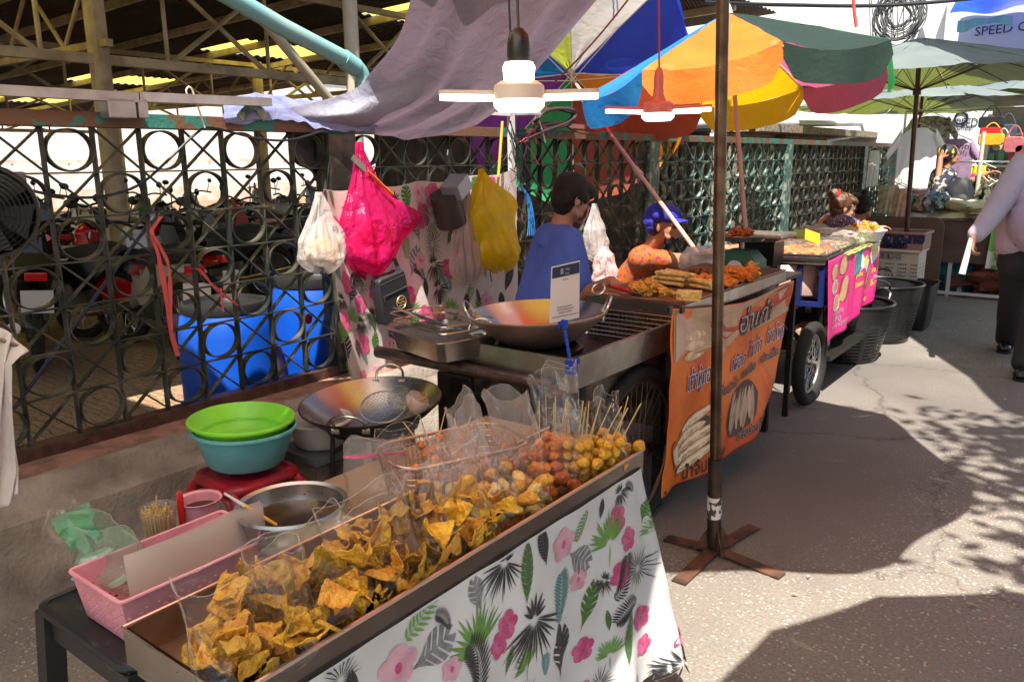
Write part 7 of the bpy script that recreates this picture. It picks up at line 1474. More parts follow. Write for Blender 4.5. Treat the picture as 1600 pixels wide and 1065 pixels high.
# ---- person on the phone
P4 = thing('person', 'person in a dark leaf patterned top phoning at the clothes stall', 'person', tuple(V((A(1485, 300, y=10.4).x, 10.4, 0))))
hc = A(1484, 243, y=10.4); px_ = hc.x; fw = V((.75, .55, -.1)); mb = MB(); Qh = head(mb, hc, fw, (0, 0, 1), 1.0); sh = hc+V((-.04, -.02, -.22)); sl = V((-.5, .8, 0)).normalized(); SR, SL = sh-sl*.17, sh+sl*.17; pel = V((sh.x, sh.y, .92))
cap_shape(mb, hc+V((-.02, 0, -.06)), sh, .055, .065); el = SR+V((-.10, -.10, -.22)); wr_ = hc+V((-.07, -.12, -.03)); limb(mb, SR, el, wr_, (.05, .043, .028)); hand(mb, wr_, (.3, .1, .9), (.3, 1, 0), .95, .5)
el2 = SL+V((.26, .0, -.12)); wr2 = SL+V((.50, .05, .02)); limb(mb, SL, el2, wr2, (.05, .043, .028)); hand(mb, wr2, (.9, 0, .3), (0, 0, -1), .95, .4, True); cap_shape(mb, sh+V((0, 0, -.03)), pel, .06, .07)
for s_ in (-1, 1): h_ = pel-sl*.09*s_; limb(mb, h_, h_+V((.02, 0, -.42)), V((h_.x, h_.y, .07)), (.09, .065, .045)); cap_shape(mb, V((h_.x-.02, h_.y, .035)), V((h_.x+.12, h_.y+.08, .03)), .04, .03)
fuse('body', mb, M_SKIN, P4, .010, 4)
mb = MB()
for k_ in range(-3, 4): a_ = k_/3; cap_shape(mb, sh+sl*.13*a_, pel+sl*.12*a_, .09, .12)
limb(mb, SR, el, el.lerp(wr_, .4), (.075, .065, .055)); limb(mb, SL, el2, el2.lerp(wr2, .2), (.075, .06, .055))
M_LEAFY = mat('dark_leaf_print', (.018, .022, .055), .8, var=(.40, .36, .26), vs=22, amt=.9, lo=.53, hi=.58, vdet=2); fuse('shirt', mb, M_LEAFY, P4, .013, 4, .006)
mb = MB(); cap_shape(mb, pel+V((0, 0, .05)), pel+V((0, 0, -.1)), .14, .14)
for s_ in (-1, 1): h_ = pel-sl*.09*s_; limb(mb, h_, h_+V((.02, 0, -.42)), V((h_.x, h_.y, .12)), (.11, .085, .07))
fuse('trousers', mb, bpy.data.materials['dark_trousers'], P4, .015, 4)
mb = MB(); he((-.03, 0, .03), (.105, .090, .095), Qh, mb); he((-.045, 0, -.03), (.06, .078, .065), Qh, mb); fuse('headscarf', mb, mat('black_yellow_scarf', (.012, .012, .016), .7, var=(.75, .62, .05), vs=9, amt=1, lo=.56, hi=.60), P4, .009, 3)
mb = MB(); mb.T = Matrix.Translation(wr_+V((.02, .02, .08))) @ rotm(.2, .1, .6); mb.box((0, 0, 0), (.012, .07, .14), bev=.004); tag(mb.build('phone', M_INKP), 'black mobile phone held to the ear at the clothes stall', 'phone')
bp_ = thing('backpack', 'black backpack worn on the back of the person on the phone', 'bag', tuple(pel+V((-.1, -.2, .1)))); c = A(1500, 308, y=10.15); mb = MB(); mb.ball(c, (.15, .11, .21), 18, jit=.25); mb.build('body', M_NYL, bp_, smooth=True); mb = MB(); mb.ball(c+V((.02, -.10, -.06)), (.10, .05, .10), 14, jit=.2); mb.build('pocket', M_NYL, bp_, smooth=True)
mb = MB(); mb.tube(smooth_path([c+V((-.1, .05, .15)), sh+V((-.06, -.1, .1)), sh+V((.05, -.05, .06))], 4), .02, 6, flat=.4); mb.build('strap', M_NYL, bp_, smooth=True)
# ---- man walking at the right edge
P5 = thing('person', 'stout man in a lilac shirt and black trousers walking at the right edge', 'person', (2.78, 6.75, 0))
fl, fr = A(1566, 546, z=0), A(1592, 588, z=0); hipc = V((fl.x*.5+fr.x*.5+.09, (fl.y+fr.y)/2+.05, .86)); fw = V((.12, -1, 0)); rt = V((-1, -.12, 0)).normalized()   # his right is towards image left
sh = hipc+V((.02, .04, .56)); SR, SL = sh+rt*.20, sh-rt*.20; hc = sh+V((.02, -.03, .27)); mb = MB(); Qh = head(mb, hc, fw, (0, 0, 1), 1.05)
cap_shape(mb, hc+V((0, .02, -.07)), sh+V((0, 0, .02)), .062, .075); wr_ = A(1523, 371, y=6.42); el = A(1552, 333, y=6.62); limb(mb, SR, el, wr_, (.062, .052, .034)); hd = A(1517, 392, y=6.40)-wr_; hand(mb, wr_, hd, (.9, .3, 0), 1.05, .75)
el2 = SL+V((.08, .05, -.28)); wr2 = el2+V((.02, -.10, -.24)); limb(mb, SL, el2, wr2, (.062, .052, .034)); hand(mb, wr2, (0, -.2, -1), (-1, 0, 0), 1.05, .4, True); cap_shape(mb, sh+V((0, 0, -.04)), hipc, .08, .10)
hips = [(hipc+rt*.10, fl+V((.02, .04, .09))), (hipc-rt*.10, fr+V((.02, .05, .09)))]
for h_, f_ in hips: limb(mb, h_, h_.lerp(f_, .48)+V((0, -.05, 0)), f_, (.10, .075, .05))
fuse('body', mb, M_SKIN2, P5, .0085, 4); eyes(P5, Qh)
mb = MB(); belly = hipc+V((0, -.11, .16))
for k_ in range(-4, 5): a_ = k_/4; cap_shape(mb, sh+rt*.16*a_+V((0, 0, -.035*a_*a_)), hipc+rt*.15*a_+V((0, 0, .03)), .10, .145)
mb.ball(belly, (.215, .20, .22), 20); mb.ball(sh+V((0, -.05, -.12)), (.2, .13, .16), 18)
limb(mb, SR, el, el.lerp(wr_, .86), (.092, .076, .056)); limb(mb, SL, el2, el2.lerp(wr2, .86), (.092, .076, .056))
M_LIL = cloth('lilac_shirt', (.40, .28, .42), .06, .8, top=(.52, .45, .55), bump=.35, bs=8); sh_o = fuse('shirt', mb, M_LIL, P5, .010, 4, .011, 6)
for i in range(5): mb = MB(); mb.ball(V((hipc.x-.035, belly.y-.205+.012*abs(i-1)*(i > 1)*1.5+.03*(i > 3), .95+.115*i)), .007, 8); mb.build('button', mat('maroon_button', (.2, .03, .05), .4), sh_o)
mb = MB(); M_TROU = cloth('black_trousers', (.01, .01, .014), .02, .8, top=(.016, .017, .022), bump=.15, bs=6)
for k_ in range(-3, 4): cap_shape(mb, hipc+rt*.045*k_+V((0, -.0, -.02)), hipc+rt*.045*k_+V((0, 0, -.12)), .118, .13)
for h_, f_ in hips: limb(mb, h_+V((0, 0, -.05)), h_.lerp(f_, .48)+V((0, -.05, 0)), f_+V((0, .01, .0)), (.135, .105, .085))
fuse('trousers', mb, M_TROU, P5, .011, 4, .008, 5)
mb = MB(); n = 30; mb.tube([hipc+V((.20*cos(a), .18*sin(a)-.02, .015)) for a in [2*pi*i/n for i in range(n)]], .022, 6, closed=True, flat=.5); mb.build('belt', M_INK, P5, smooth=True)
mb = MB(); mb.box(hipc+V((.0, -.205, .015)), (.05, .012, .035), bev=.003); mb.build('buckle', M_STEEL, P5)
for f_ in (fl, fr):
    mb = MB(); q = f_+V((.02, .04, 0)); cap_shape(mb, q+V((0, .07, .045)), q+V((-.01, -.15, .036)), .046, .040); mb.ball(q+V((-.005, -.12, .035)), (.052, .08, .038), 14); mb.ball(q+V((0, .06, .06)), (.048, .06, .05), 12); o = fuse('shoe', mb, mat('polished_black', (.010, .010, .011), .15), P5, .006, 3)
    mb = MB(); mb.prism([(q.x+x*.9, q.y+y) for x, y in ((-.05, -.17), (-.03, -.20), (.03, -.20), (.05, -.17), (.055, -.08), (.042, 0), (.05, .08), (.03, .12), (-.03, .12), (-.05, .08), (-.042, 0), (-.055, -.08))], .016, Matrix.Translation((0, 0, .001))); mb.build('sole', M_INK, o)
mb = MB(); he((-.02, 0, .04), (.100, .082, .088), Qh, mb); fuse('hair', mb, M_HAIR, P5, .008, 3, .003, 30)
g0, g1 = A(1516, 380, y=6.40), A(1503, 428, y=6.36); mb = MB(); mb.tube([g0+(g0-g1)*.15, g1], [.018, .022], 14); tag(mb.build('rolled_paper', mat('white_roll', (.72, .74, .72), .5), smooth=True), 'rolled white bundle held in the right hand of the man in lilac', 'roll')
# ================================================================ SECOND CART, BASKETS, CRATES, CLOTHES STALL
c2 = thing('snack_cart', 'second food cart with covered trays, blue frame and a pink price banner', 'food cart', (1.5, 5.6, 0)); zt = .875
n2, f2 = A(1290, 407, z=zt), A(1367, 373, z=zt); n1 = A(1180, 402, z=zt); f1 = n1+(f2-n2); n1.z = f1.z = zt
mb = MB(); cn = [n1, n2, f2, f1]; loft(mb, [[p-V((0, 0, .03)) for p in cn], cn], cap0=True, cap1=True); mb.build('top', M_STEELD, c2)
mb = MB()
for a, b in ((n1, n2), (n2, f2), (f2, f1)): mb.bar(a+V((0, 0, .004)), b+V((0, 0, .004)), .014, .016)
mb.build('edge_trim', mat('dark_trim', (.03, .022, .025), .4), c2)
M_BLUEF = mat('blue_frame', (.012, .02, .13), .4)
mb = MB(); a = n2+(n1-n2)*.04+(f2-n2)*.02; 
for q in (a, a+(n1-n2)*.32): mb.bar(q-V((0, 0, .04)), V((q.x, q.y, .58)), .03, .03, up=(1, 0, 0))
mb.bar(a-V((0, 0, .28)), a+(n1-n2)*.6-V((0, 0, .28)), .03, .03); mb.bar(a-V((0, 0, .28)), a+(f2-n2)*.9-V((0, 0, .28)), .03, .03); mb.build('blue_frame', M_BLUEF, c2)
mb = MB()
for q in cn: r = q.lerp(sum(cn, V((0, 0, 0)))/4, .1); mb.bar(V((r.x, r.y, zt-.04)), V((r.x, r.y, .2)), .03, .03, up=(1, 0, 0))
mb.bar(V((n2.x-.1, n2.y+.05, .55)), V((f1.x+.1, f1.y-.2, .3)), .03, .03); mb.bar(V((n1.x+.05, n1.y, .6)), V((n2.x-.1, n2.y+.2, .25)), .03, .03); ctr = sum(cn, V((0, 0, 0)))/4; mb.box((ctr.x-.05, ctr.y+.1, .40), (.42, .9, .34)); mb.box((ctr.x, ctr.y, .24), (.6, 1.3, .03)); mb.build('undercarriage', bpy.data.materials['black_frame'], c2)
spoke_wheel(c2, (1.83, 4.93, .25), .225, .075, 18, ry=0, rimm=mat('grey_rim', (.32, .31, .30), .4, .8)); spoke_wheel(c2, (1.25, 5.15, .25), .235, .045, 18)
mb = MB(); c = A(1300, 560, z=.3); mb.box((1.70, 5.35, .30), (.18, .30, .22), bev=.02); mb.box((1.5, 5.2, .62), (.3, .25, .18), bev=.02); tag(mb.build('cloth_bundle', mat('white_orange_bundle', (.5, .4, .36), .8, var=(.6, .15, .04), vs=7)), 'bundle of white and orange cloths under the second cart', 'bundle')
# pink banner
pb = thing('price_banner', 'pink vinyl banner with yellow prices and snack pictures on the second cart', 'banner', tuple(V((n2.x+.03, n2.y+.4, .25))))
T0, T1 = n2+V((.02, -.01, .0)), f2+V((.02, .03, 0)); D0 = V((T0.x+.02, T0.y, T0.z-.50)); D1 = V((T1.x+.02, T1.y, T1.z-.42)); off_ = .02
B0 = A(1290, 538, x=T0.x+.01); B1 = A(1364, 468, x=T1.x+.03)
def pbf(off=0):
    def f(u, v): p = T0.lerp(T1, u).lerp(B0.lerp(B1, u), v*(1-.06*(u > .42)*0)); return p+V((1, 0, 0))*(.010*sin(u*20+v*2)*(.3+v)+.012*sin(u*6)*v+off+.012*(u > .42))
    return f
mb = MB(); mb.grid(pbf(), 60, 30); mb.build('sheet', mat('pink_vinyl', (.72, .02, .22), .5, var=(.55, .01, .16), vs=3), pb, smooth=True, solid=.001, off=-1, ang=180)
cols_ = [mat('pv_yellow', (.85, .70, .03), .5), mat('pv_white', (.8, .74, .74), .5), mat('pv_teal', (.05, .22, .27), .5), mat('pv_food', (.45, .25, .10), .6, var=(.6, .45, .3), vs=30), mat('pv_maroon', (.30, .02, .08), .5), mat('pv_grey', (.40, .30, .36), .5)]
mb = MB(); B_ = lambda *a: shape(*a, f0=pbf)
B_(mb, [(.42, .06), (.62, .02), (.62, .30), (.42, .42)], .0015, 2); B_(mb, [(.60, .10), (.78, .26), (.74, .44), (.58, .34)], .002, 1); B_(mb, [(.80, .04), (.99, .0), (.97, .26), (.86, .36), (.80, .22)], .0015, 1); B_(mb, ell(.89, .14, .06, .08, 0, 16), .002, 0); B_(mb, ell(.68, .22, .04, .07, .4, 16), .0025, 0)
for x, y, rx, ry in ((.10, .17, .05, .10), (.27, .14, .06, .12), (.12, .36, .05, .08), (.28, .45, .05, .16), (.16, .58, .05, .09), (.78, .52, .035, .17)): B_(mb, ell(x, y, rx+.012, ry+.012, 0, 14, .2, x*9), .0016, 1 if y > .3 and x < .2 else 4); B_(mb, ell(x, y, rx, ry, .2, 14, .4, x*5), .0022, 3)
def bt(txt, x, y, h, w, mi): btext(mb, txt, x, y, h, w, mi, .0035, -.02, f0=pbf, bold=.02)
bt('5.-', .86, .70, .13, .10, 0); bt('5.-', .68, .76, .12, .09, 0); bt('10', .86, .50, .09, .07, 0); bt('10', .74, .90, .09, .07, 0); bt('ไส้กรอก', .50, .56, .09, .14, 0); bt('ลูกชิ้น', .50, .42, .08, .12, 0); bt('ชิ้นละ', .70, .62, .08, .1, 0); bt('หมู', .90, .60, .07, .06, 1)
for i in range(3): bt(('ขายส่ง', 'ปลีก', 'ราคาโรงงาน')[i], .10, .74+.08*i, .09, (.16, .13, .26)[i], 5)
mb.build('print', cols_, pb)
# things on the second cart
def sat(u, v, z=0): return n1.lerp(n2, u).lerp(f1.lerp(f2, u), v)+V((0, 0, z))
M_LID = film('tray_lid', (1, .96, .94), .22, .14, .12)
def covered(label, u0, u1, v0, v1, m, n, seed):
    t = thing('snack_tray', label, 'tray', tuple(sat((u0+u1)/2, (v0+v1)/2))); q = [sat(u0, v0), sat(u1, v0), sat(u1, v1), sat(u0, v1)]; cc_ = sum(q, V((0, 0, 0)))/4
    mb = MB(); loft(mb, [[p+V((0, 0, .004)) for p in q], [p.lerp(cc_, -.03)+V((0, 0, .03)) for p in q]], cap0=True); mb.build('base', M_STEEL, t, solid=.002)
    mb = MB(); loft(mb, [[p+V((0, 0, .02)) for p in q], [p.lerp(cc_, .08)+V((0, 0, .055)) for p in q], [p.lerp(cc_, .2)+V((0, 0, .075)) for p in q]], cap1=True); mb.keepn = True; mb.build('lid', M_LID, t)
    rn = random.Random(seed); mb = MB()
    for i in range(n):
        a, b = rn.uniform(.08, .9), rn.uniform(.08, .9); p = q[0].lerp(q[1], a).lerp(q[3].lerp(q[2], a), b)+V((0, 0, .02+.022*rn.random())); mb.ball(p, (.03, .016, .012), 10, rotm(0, 0, rn.uniform(0, 3)), jit=.5, seed=i)
    o = mb.build('snacks', m, t, smooth=True); o['kind'] = 'stuff'; return t
covered('clear lidded tray of orange snacks nearest on the second cart', .03, .97, .02, .30, F_ORANGE, 150, 1); covered('clear lidded tray of pale fried snacks in the middle of the second cart', .05, .97, .32, .58, fried_mat('pinkish_snack', (.62, .30, .16), (.45, .16, .07)), 110, 2)
mb = MB(); mb.T = TR(sat(.62, .20, .115), rx=.5, ry=.35, rz=.5); mb.box((0, 0, 0), (.10, .13, .002)); tag(mb.build('yellow_card', mat('yellow_card', (.70, .28, .01), .5)), 'orange yellow card leaning on the lidded trays', 'card')
mb = MB(); mb.ball(sat(.25, .40, .10), (.12, .035, .025), 14, rotm(0, 0, .5), jit=.4); tag(mb.build('green_snack', mat('green_snack', (.25, .35, .02), .5), smooth=True), 'green leaf wrapped snack on the lidded trays', 'snack')
for i, (u, v, m_, lb, w_) in enumerate(((.55, .62, BM_CL, 'crumpled clear bag behind the lidded trays', .34), (.30, .66, BM_WH, 'white plastic wrapping at the back left of the second cart', .3), (.75, .76, M_FILM2, 'clear plastic box lid wrapped in film at the back of the second cart', .25), (.1, .80, BM_CL, 'silvery crumpled wrap on the far left of the second cart', .3))):
    mb = MB(); mb.ball(sat(u, v, .06), (w_/2, w_*.45, .048), 26, jit=.8, seed=40+i); tag(mb.build('plastic_wrap', m_, smooth=True, ang=30), lb, 'plastic wrap')
wt = thing('snack_tub', 'white oval tub of orange crisps at the far end of the second cart', 'tub', tuple(sat(.88, .86))); c = sat(.90, .86, .0); mb = MB(); mb.keepn = True; mb.lathe([(0, .01), (.12, .01), (.15, .08), (.16, .085)], 28, TR(c)); mb.build('tub', mat('white_tub', (.78, .76, .74), .4), wt, smooth=True, solid=.003)
mb = MB(); cluster(91, 22, (.05, .05, .02), .022)(mb, c+V((0, 0, .06))); mb.build('crisps', F_GOLD, wt, smooth=True)
mb = MB(); q0_, q1_ = sat(.97, .3, -.0), sat(1.0, 1.0, 0); mb.grid(lambda u, v: q0_.lerp(q1_, u)+V((-.05+.10*v, 0, .022-.035*v+.012*noi(u*9, v*3))), 30, 4); tag(mb.build('green_sheet', mat('lime_sheet', (.28, .62, .08), .4, trans=.2), smooth=True), 'lime green plastic sheet along the front edge of the second cart', 'sheet')
# tubs under the near edge
gb_ = thing('grey_tub', 'big dusty pink rectangular tub under the near end of the second cart', 'tub', tuple(A(1230, 480, y=4.75))); q = A(1228, 408, z=.86); e0 = A(1196, 408, z=.855); e1 = A(1262, 408, z=.855); hx = (e1-e0).length/2
mb = MB(); cc_ = (e0+e1)/2+V((0, .12, 0)); cc_.z = 0; Qg = Matrix.Translation(cc_) @ rotm(0, 0, math.atan2((e1-e0).y, (e1-e0).x)); mb.T = Qg
loft(mb, [ringz(rrect(1.8*hx, .22, .03, 3, -.9*hx, -.12), .64), ringz(rrect(2*hx, .26, .03, 3, -hx, -.14), .835)], cap0=True); mb.build('body', mat('dusty_pink_plastic', (.42, .27, .24), .4), gb_, smooth=True, ang=40, solid=.003)
mb = MB(); c = A(1165, 395, z=.98); sc_ = thing('scale', 'green kitchen scale with a steel pan between the two carts', 'scale', tuple(A(1160, 430, z=.86))); c = A(1158, 412, z=.92)
mb = MB(); loft(mb, [[c+V((x*k, y*k, z)) for x, y in ((-.11, -.09), (.11, -.09), (.11, .09), (-.11, .09))] for k, z in ((1, -.06), (1, .02), (.6, .08), (.35, .085))], cap0=True, cap1=True); M_SG = mat('scale_green', (.015, .12, .085), .35); mb.build('case', M_SG, sc_)
mb = MB(); d_ = (CAM-c); d_.z = 0; d_.normalize(); mb.T = Matrix.Translation(c+V((0, -.093, -.02))) @ rotm(pi/2, 0, 0); mb.lathe([(0, .001), (.045, .001), (.048, 0)], 24); mb.build('dial', mat('dial_white', (.7, .7, .68), .4), sc_)
mb = MB(); mb.box(c+V((.03, -.095, -.03)), (.05, .004, .03)); mb.build('sticker', mat('pink_sticker', (.65, .4, .42), .5), sc_); mb = MB(); mb.tube([c+V((0, 0, .08)), c+V((0, 0, .13))], .012, 8); mb.lathe([(0, 0), (.11, 0), (.14, .03), (.145, .03)], 30, TR(c+V((0, 0, .13)))); mb.build('pan', M_STEEL, sc_, smooth=True, solid=.002)
mb = MB(); cluster(95, 12, (.04, .04, .012), .024)(mb, c+V((0, 0, .145))); tag(mb.build('weighed_snacks', F_RED, smooth=True), 'red brown snacks lying in the pan of the green scale', 'snack')
for i in range(3): mb = MB(); cc_ = A(1180+3*i, 372-3*i, z=1.02+.03*i); mb.box(cc_, (.34, .24, .022), bev=.006); tag(mb.build('steel_lid_tray', M_STEEL if i != 1 else mat('reddish_tray', (.35, .10, .07), .4)), ('lowest', 'middle reddish', 'topmost')[i]+' flat tray of the stack behind the green scale', 'tray', 'stacked flat trays')
mb = MB(); cc_ = A(1180, 395, z=.93); mb.box(V((cc_.x, cc_.y+.1, .93)), (.22, .18, .15)); tag(mb.build('tray_stand', bpy.data.materials['black_frame']), 'dark box carrying the stacked flat trays behind the green scale', 'box')
bt_ = thing('middle_shelf', 'dark shelf between the two carts carrying the scale and plastic bags', 'shelf', (1.15, 4.65, 0)); mb = MB(); c = A(1150, 425, z=.855); mb.box((c.x, c.y, .845), (.62, .4, .02)); mb.build('board', mat('dark_trim', (.03, .022, .025), .4), bt_)
for sx in (-1, 1):
    for sy in (-1, 1): mb = MB(); mb.box((c.x+sx*.28, c.y+sy*.17, .42), (.03, .03, .84)); mb.build('leg', bpy.data.materials['black_frame'], bt_)
bb = A(1098, 412, z=.90); mb = MB(); mb.ball(bb, (.13, .09, .10), 26, jit=.5, seed=3); tag(mb.build('bag_bundle', BM_WH, smooth=True), 'bundle of white printed plastic bags in front of the slanting pole', 'plastic bags')
mb = MB(); mb.bar(A(1078, 398, y=4.4), A(1170, 402, y=4.4), .014, .018); mb.bar(A(1079, 398, y=4.4), A(1078, 422, y=4.4), .012, .016, up=(1, 0, 0)); tag(mb.build('blue_rod', M_BLUEF), 'dark blue rod frame above the white bag bundle', 'frame')
mb = MB(); a_ = [A(x, 468-3*i, x=.7+.02*i) for i, x in enumerate((905, 925))]; 
# black laundry baskets
M_BASK = mat('black_basket_plastic', (.014, .014, .016), .3, var=(.04, .04, .045), vs=5)
def laundry(label, c, R0, R1_, h, hd=0):
    t = thing('laundry_basket', label, 'basket', tuple(c)); c = V(c); nz, na = 17, 60; mb = MB()
    def P(i, j): k = j/nz; r = lerp(R0, R1_, k**.8); a = 2*pi*i/na; return c+V((r*cos(a), r*sin(a), h*k+.004))
    for j in range(nz):
        for i in range(na):
            q = [P(i, j), P(i+1, j), P(i+1, j+1), P(i, j+1)]
            if 1 <= j < 12 and i % 4 != 0:
                z_ = .34; a_, b_, c_, d_ = q[0].lerp(q[3], z_), q[1].lerp(q[2], z_), q[1].lerp(q[2], 1-z_), q[0].lerp(q[3], 1-z_); mb.add([q[0], q[1], b_, a_], [(0, 1, 2, 3)]); mb.add([d_, c_, q[2], q[3]], [(0, 1, 2, 3)])
            else: mb.add(q, [(0, 1, 2, 3)])
    mb.add([P(i, 0) for i in range(na)], [tuple(range(na))]); mb.build('body', M_BASK, t, solid=.004, merge=.0002)
    mb = MB(); mb.tube([P(i, nz) for i in range(na)], .010, 6, closed=True); mb.build('rim', M_BASK, t, smooth=True)
    for s_ in (0, pi):
        mb = MB(); a = hd+s_; e = V((cos(a), sin(a), 0)); n_ = V((-sin(a), cos(a), 0)); mb.tube(smooth_path([c+e*R1_+n_*.09+V((0, 0, h)), c+e*(R1_+.03)+n_*.07+V((0, 0, h+.05)), c+e*(R1_+.04)+V((0, 0, h+.07)), c+e*(R1_+.03)-n_*.07+V((0, 0, h+.05)), c+e*R1_-n_*.09+V((0, 0, h))], 4), .009, 7); mb.build('handle', M_BASK, t, smooth=True)
    return t
laundry('black slotted laundry basket standing in front, below the pink banner', (1.67, 6.25, 0), .24, .34, .43, R_(60)); laundry('second black laundry basket, behind the front one', (1.72, 7.08, 0), .24, .33, .47, R_(100))
mb = MB(); c = V((1.83, 7.75, 0)); loft(mb, [[c+V((x*k, y*k, z)) for x, y in rrect(.40, .42, .05, 3, -.2, -.21)] for k, z in ((.8, .005), (1, .40), (1.06, .41))], cap0=True); tag(mb.build('black_bin', M_BASK, smooth=True, ang=40, solid=.004), 'dark square bin right of the black laundry baskets', 'bin')
def crate(name, label, c, w, d, h, m, slots=True, txt=None, tm=None):
    t = thing(name, label, 'crate', tuple(c)); c = V(c); mb = MB()
    for a, b, c_, d_ in (((-w/2, -d/2), (w/2, -d/2), 1, 26), ((w/2, -d/2), (w/2, d/2), 1, 16), ((w/2, d/2), (-w/2, d/2), 1, 26), ((-w/2, d/2), (-w/2, -d/2), 1, 16)):
        wallgrid(mb, c+V((*a, 0)), c+V((*b, 0)), c+V((*a, h)), c+V((*b, h)), d_, 9, (lambda i, j: slots and 1 <= j <= 5 and i % 7 not in (0, 6)) if slots else (lambda i, j: False))
    mb.add([c+V((x*w/2, y*d/2, .01)) for x, y in ((-1, -1), (1, -1), (1, 1), (-1, 1))], [(0, 1, 2, 3)]); mb.build('body', m, t, solid=.004, merge=.0002)
    mb = MB(); mb.tube([c+V((x, y, h)) for x, y in rrect(w+.02, d+.02, .02, 3, -w/2-.01, -d/2-.01)], .014, 8, closed=True); mb.build('rim', m, t, smooth=True)
    if txt:
        mb = MB()
        for s_, x, z, hh in txt: tv, tf = text_polys(s_, hh, offset=.01); decal(mb, tv, tf, lambda u, v: V((c.x-w/2+x+u, c.y-d/2-.006, c.z+z+v)), 0)
        mb.build('lettering', tm or M_NAVY, t)
    return t
cw = A(1402, 385, y=7.95); crate('crate', 'white slotted plastic crate under the pink one by the brown board', (cw.x-.01, 8.1, .34), .40, .34, .31, mat('cream_crate', (.62, .58, .50), .5), True, [('ONC C', .05, .24, .06)], mat('crate_grey', (.32, .3, .3), .6))
crate('crate', 'dusty pink plastic crate with blue Thai lettering, topmost of the stack', (cw.x-.01, 8.1, .662), .45, .36, .15, mat('pink_crate', (.36, .20, .19), .5), False, [('ตลาดไทย', .05, .07, .11), ('08-12345678', .05, .02, .05)], M_NAVY)
mb = MB(); mb.box((cw.x-.01, 8.1, .165), (.38, .32, .32), bev=.01); tag(mb.build('crate', mat('black_crate', (.02, .02, .022), .5)), 'plain black crate at the bottom of the stack by the brown board', 'crate')
mb = MB(); a, b = A(1340, 336, y=8.9), A(1478, 336, y=8.9); w_, h_ = b.x-a.x, .70; mb.T = Matrix.Translation((a.x, 8.9, a.z-h_)) @ rotm(pi/2, 0, 0); mb.prism(rrect(w_, h_, .09, 5), .025); tag(mb.build('brown_board', mat('brown_board', (.16, .095, .075), .6, var=(.10, .06, .05), vs=5)), 'large dull brown board with rounded corners standing behind the crates', 'board')
# clothes stall
stl = thing('clothes_table', 'folding table heaped with pale clothes beside the walking man', 'table', (2.05, 10.0, 0)); t0, t1 = A(1475, 350, y=9.7), A(1580, 350, y=9.7)
mb = MB(); mb.box(((t0.x+2.9)/2, 10.1, .80), (2.9-t0.x, .8, .03)); mb.box(((t0.x+2.9)/2, 9.69, .58), (2.9-t0.x, .02, .42)); mb.build('top', mat('stall_board', (.10, .05, .045), .6, var=(.2, .13, .12), vs=3), stl)
for x in (t0.x+.1, 2.35, 2.85):
    for y_, h_ in ((9.72, .56), (10.45, .8)): mb = MB(); mb.box((x, y_, h_/2), (.035, .035, h_)); mb.build('leg', mat('white_steel', (.7, .66, .66), .4), stl)
mb = MB(); mb.bar((t0.x-.3, 9.7, .04), (2.4, 9.7, .04), .03, .03); mb.build('crossbar', mat('white_steel', (.7, .66, .66), .4), stl)
def heap(name, label, cat, c, r, m, seed, group=None):
    mb = MB(); mb.ball(c, r, 32, jit=.75, seed=seed); o = mb.build(name, m, smooth=True); return tag(o, label, cat, group)
def clothm(n_, c_, v_=None, vs=20): return mat(n_, c_, .85, var=v_, vs=vs, amt=.8, bump=.5, bs=14, bw=2) if v_ else mat(n_, c_, .85, bump=.5, bs=14, bw=2)
heap('folded_clothes', 'heap of pale yellow clothes on the stall table', 'clothes', (t0.x+.25, 10.0, .88), (.38, .30, .12), clothm('pale_yellow_clothes', (.62, .56, .32), (.5, .42, .28)), 1); heap('folded_clothes', 'pinkish heap of clothes at the front of the stall table', 'clothes', (t0.x+.55, 9.85, .84), (.35, .2, .08), clothm('pinkish_clothes', (.70, .45, .48)), 2)
heap('folded_clothes', 'white heap of clothes at the right of the stall table', 'clothes', (t0.x+.85, 10.1, .87), (.3, .28, .10), clothm('white_clothes', (.80, .78, .76)), 3); heap('cloth_sack', 'teal cloth sack lying under the stall table', 'sack', (t0.x+.1, 10.1, .25), (.30, .25, .22), clothm('teal_sack', (.02, .16, .24)), 4); heap('cloth_sack', 'rust red cloth sack under the stall table', 'sack', (t0.x+.45, 10.0, .18), (.36, .25, .17), clothm('rust_sack', (.20, .06, .04)), 5); heap('cloth_sack', 'cream sack beside the rust red one', 'sack', (t0.x+.8, 10.1, .25), (.2, .2, .25), clothm('cream_sack', (.55, .48, .32)), 6)
tg = A(1560, 360, y=9.65); mb = MB(); mb.T = Matrix.Translation(tg); mb.grid(lambda u, v: V((-.05+.16*u-.03*v, 0+.02*sin(u*7), .22-.62*v)), 8, 12); tag(mb.build('green_banner', mat('green_blue_print', (.20, .55, .08), .5, var=(.75, .75, .7), vs=5, amt=1, lo=.5, hi=.52), smooth=True), 'narrow green and white printed banner on the leg of the stall table', 'banner')
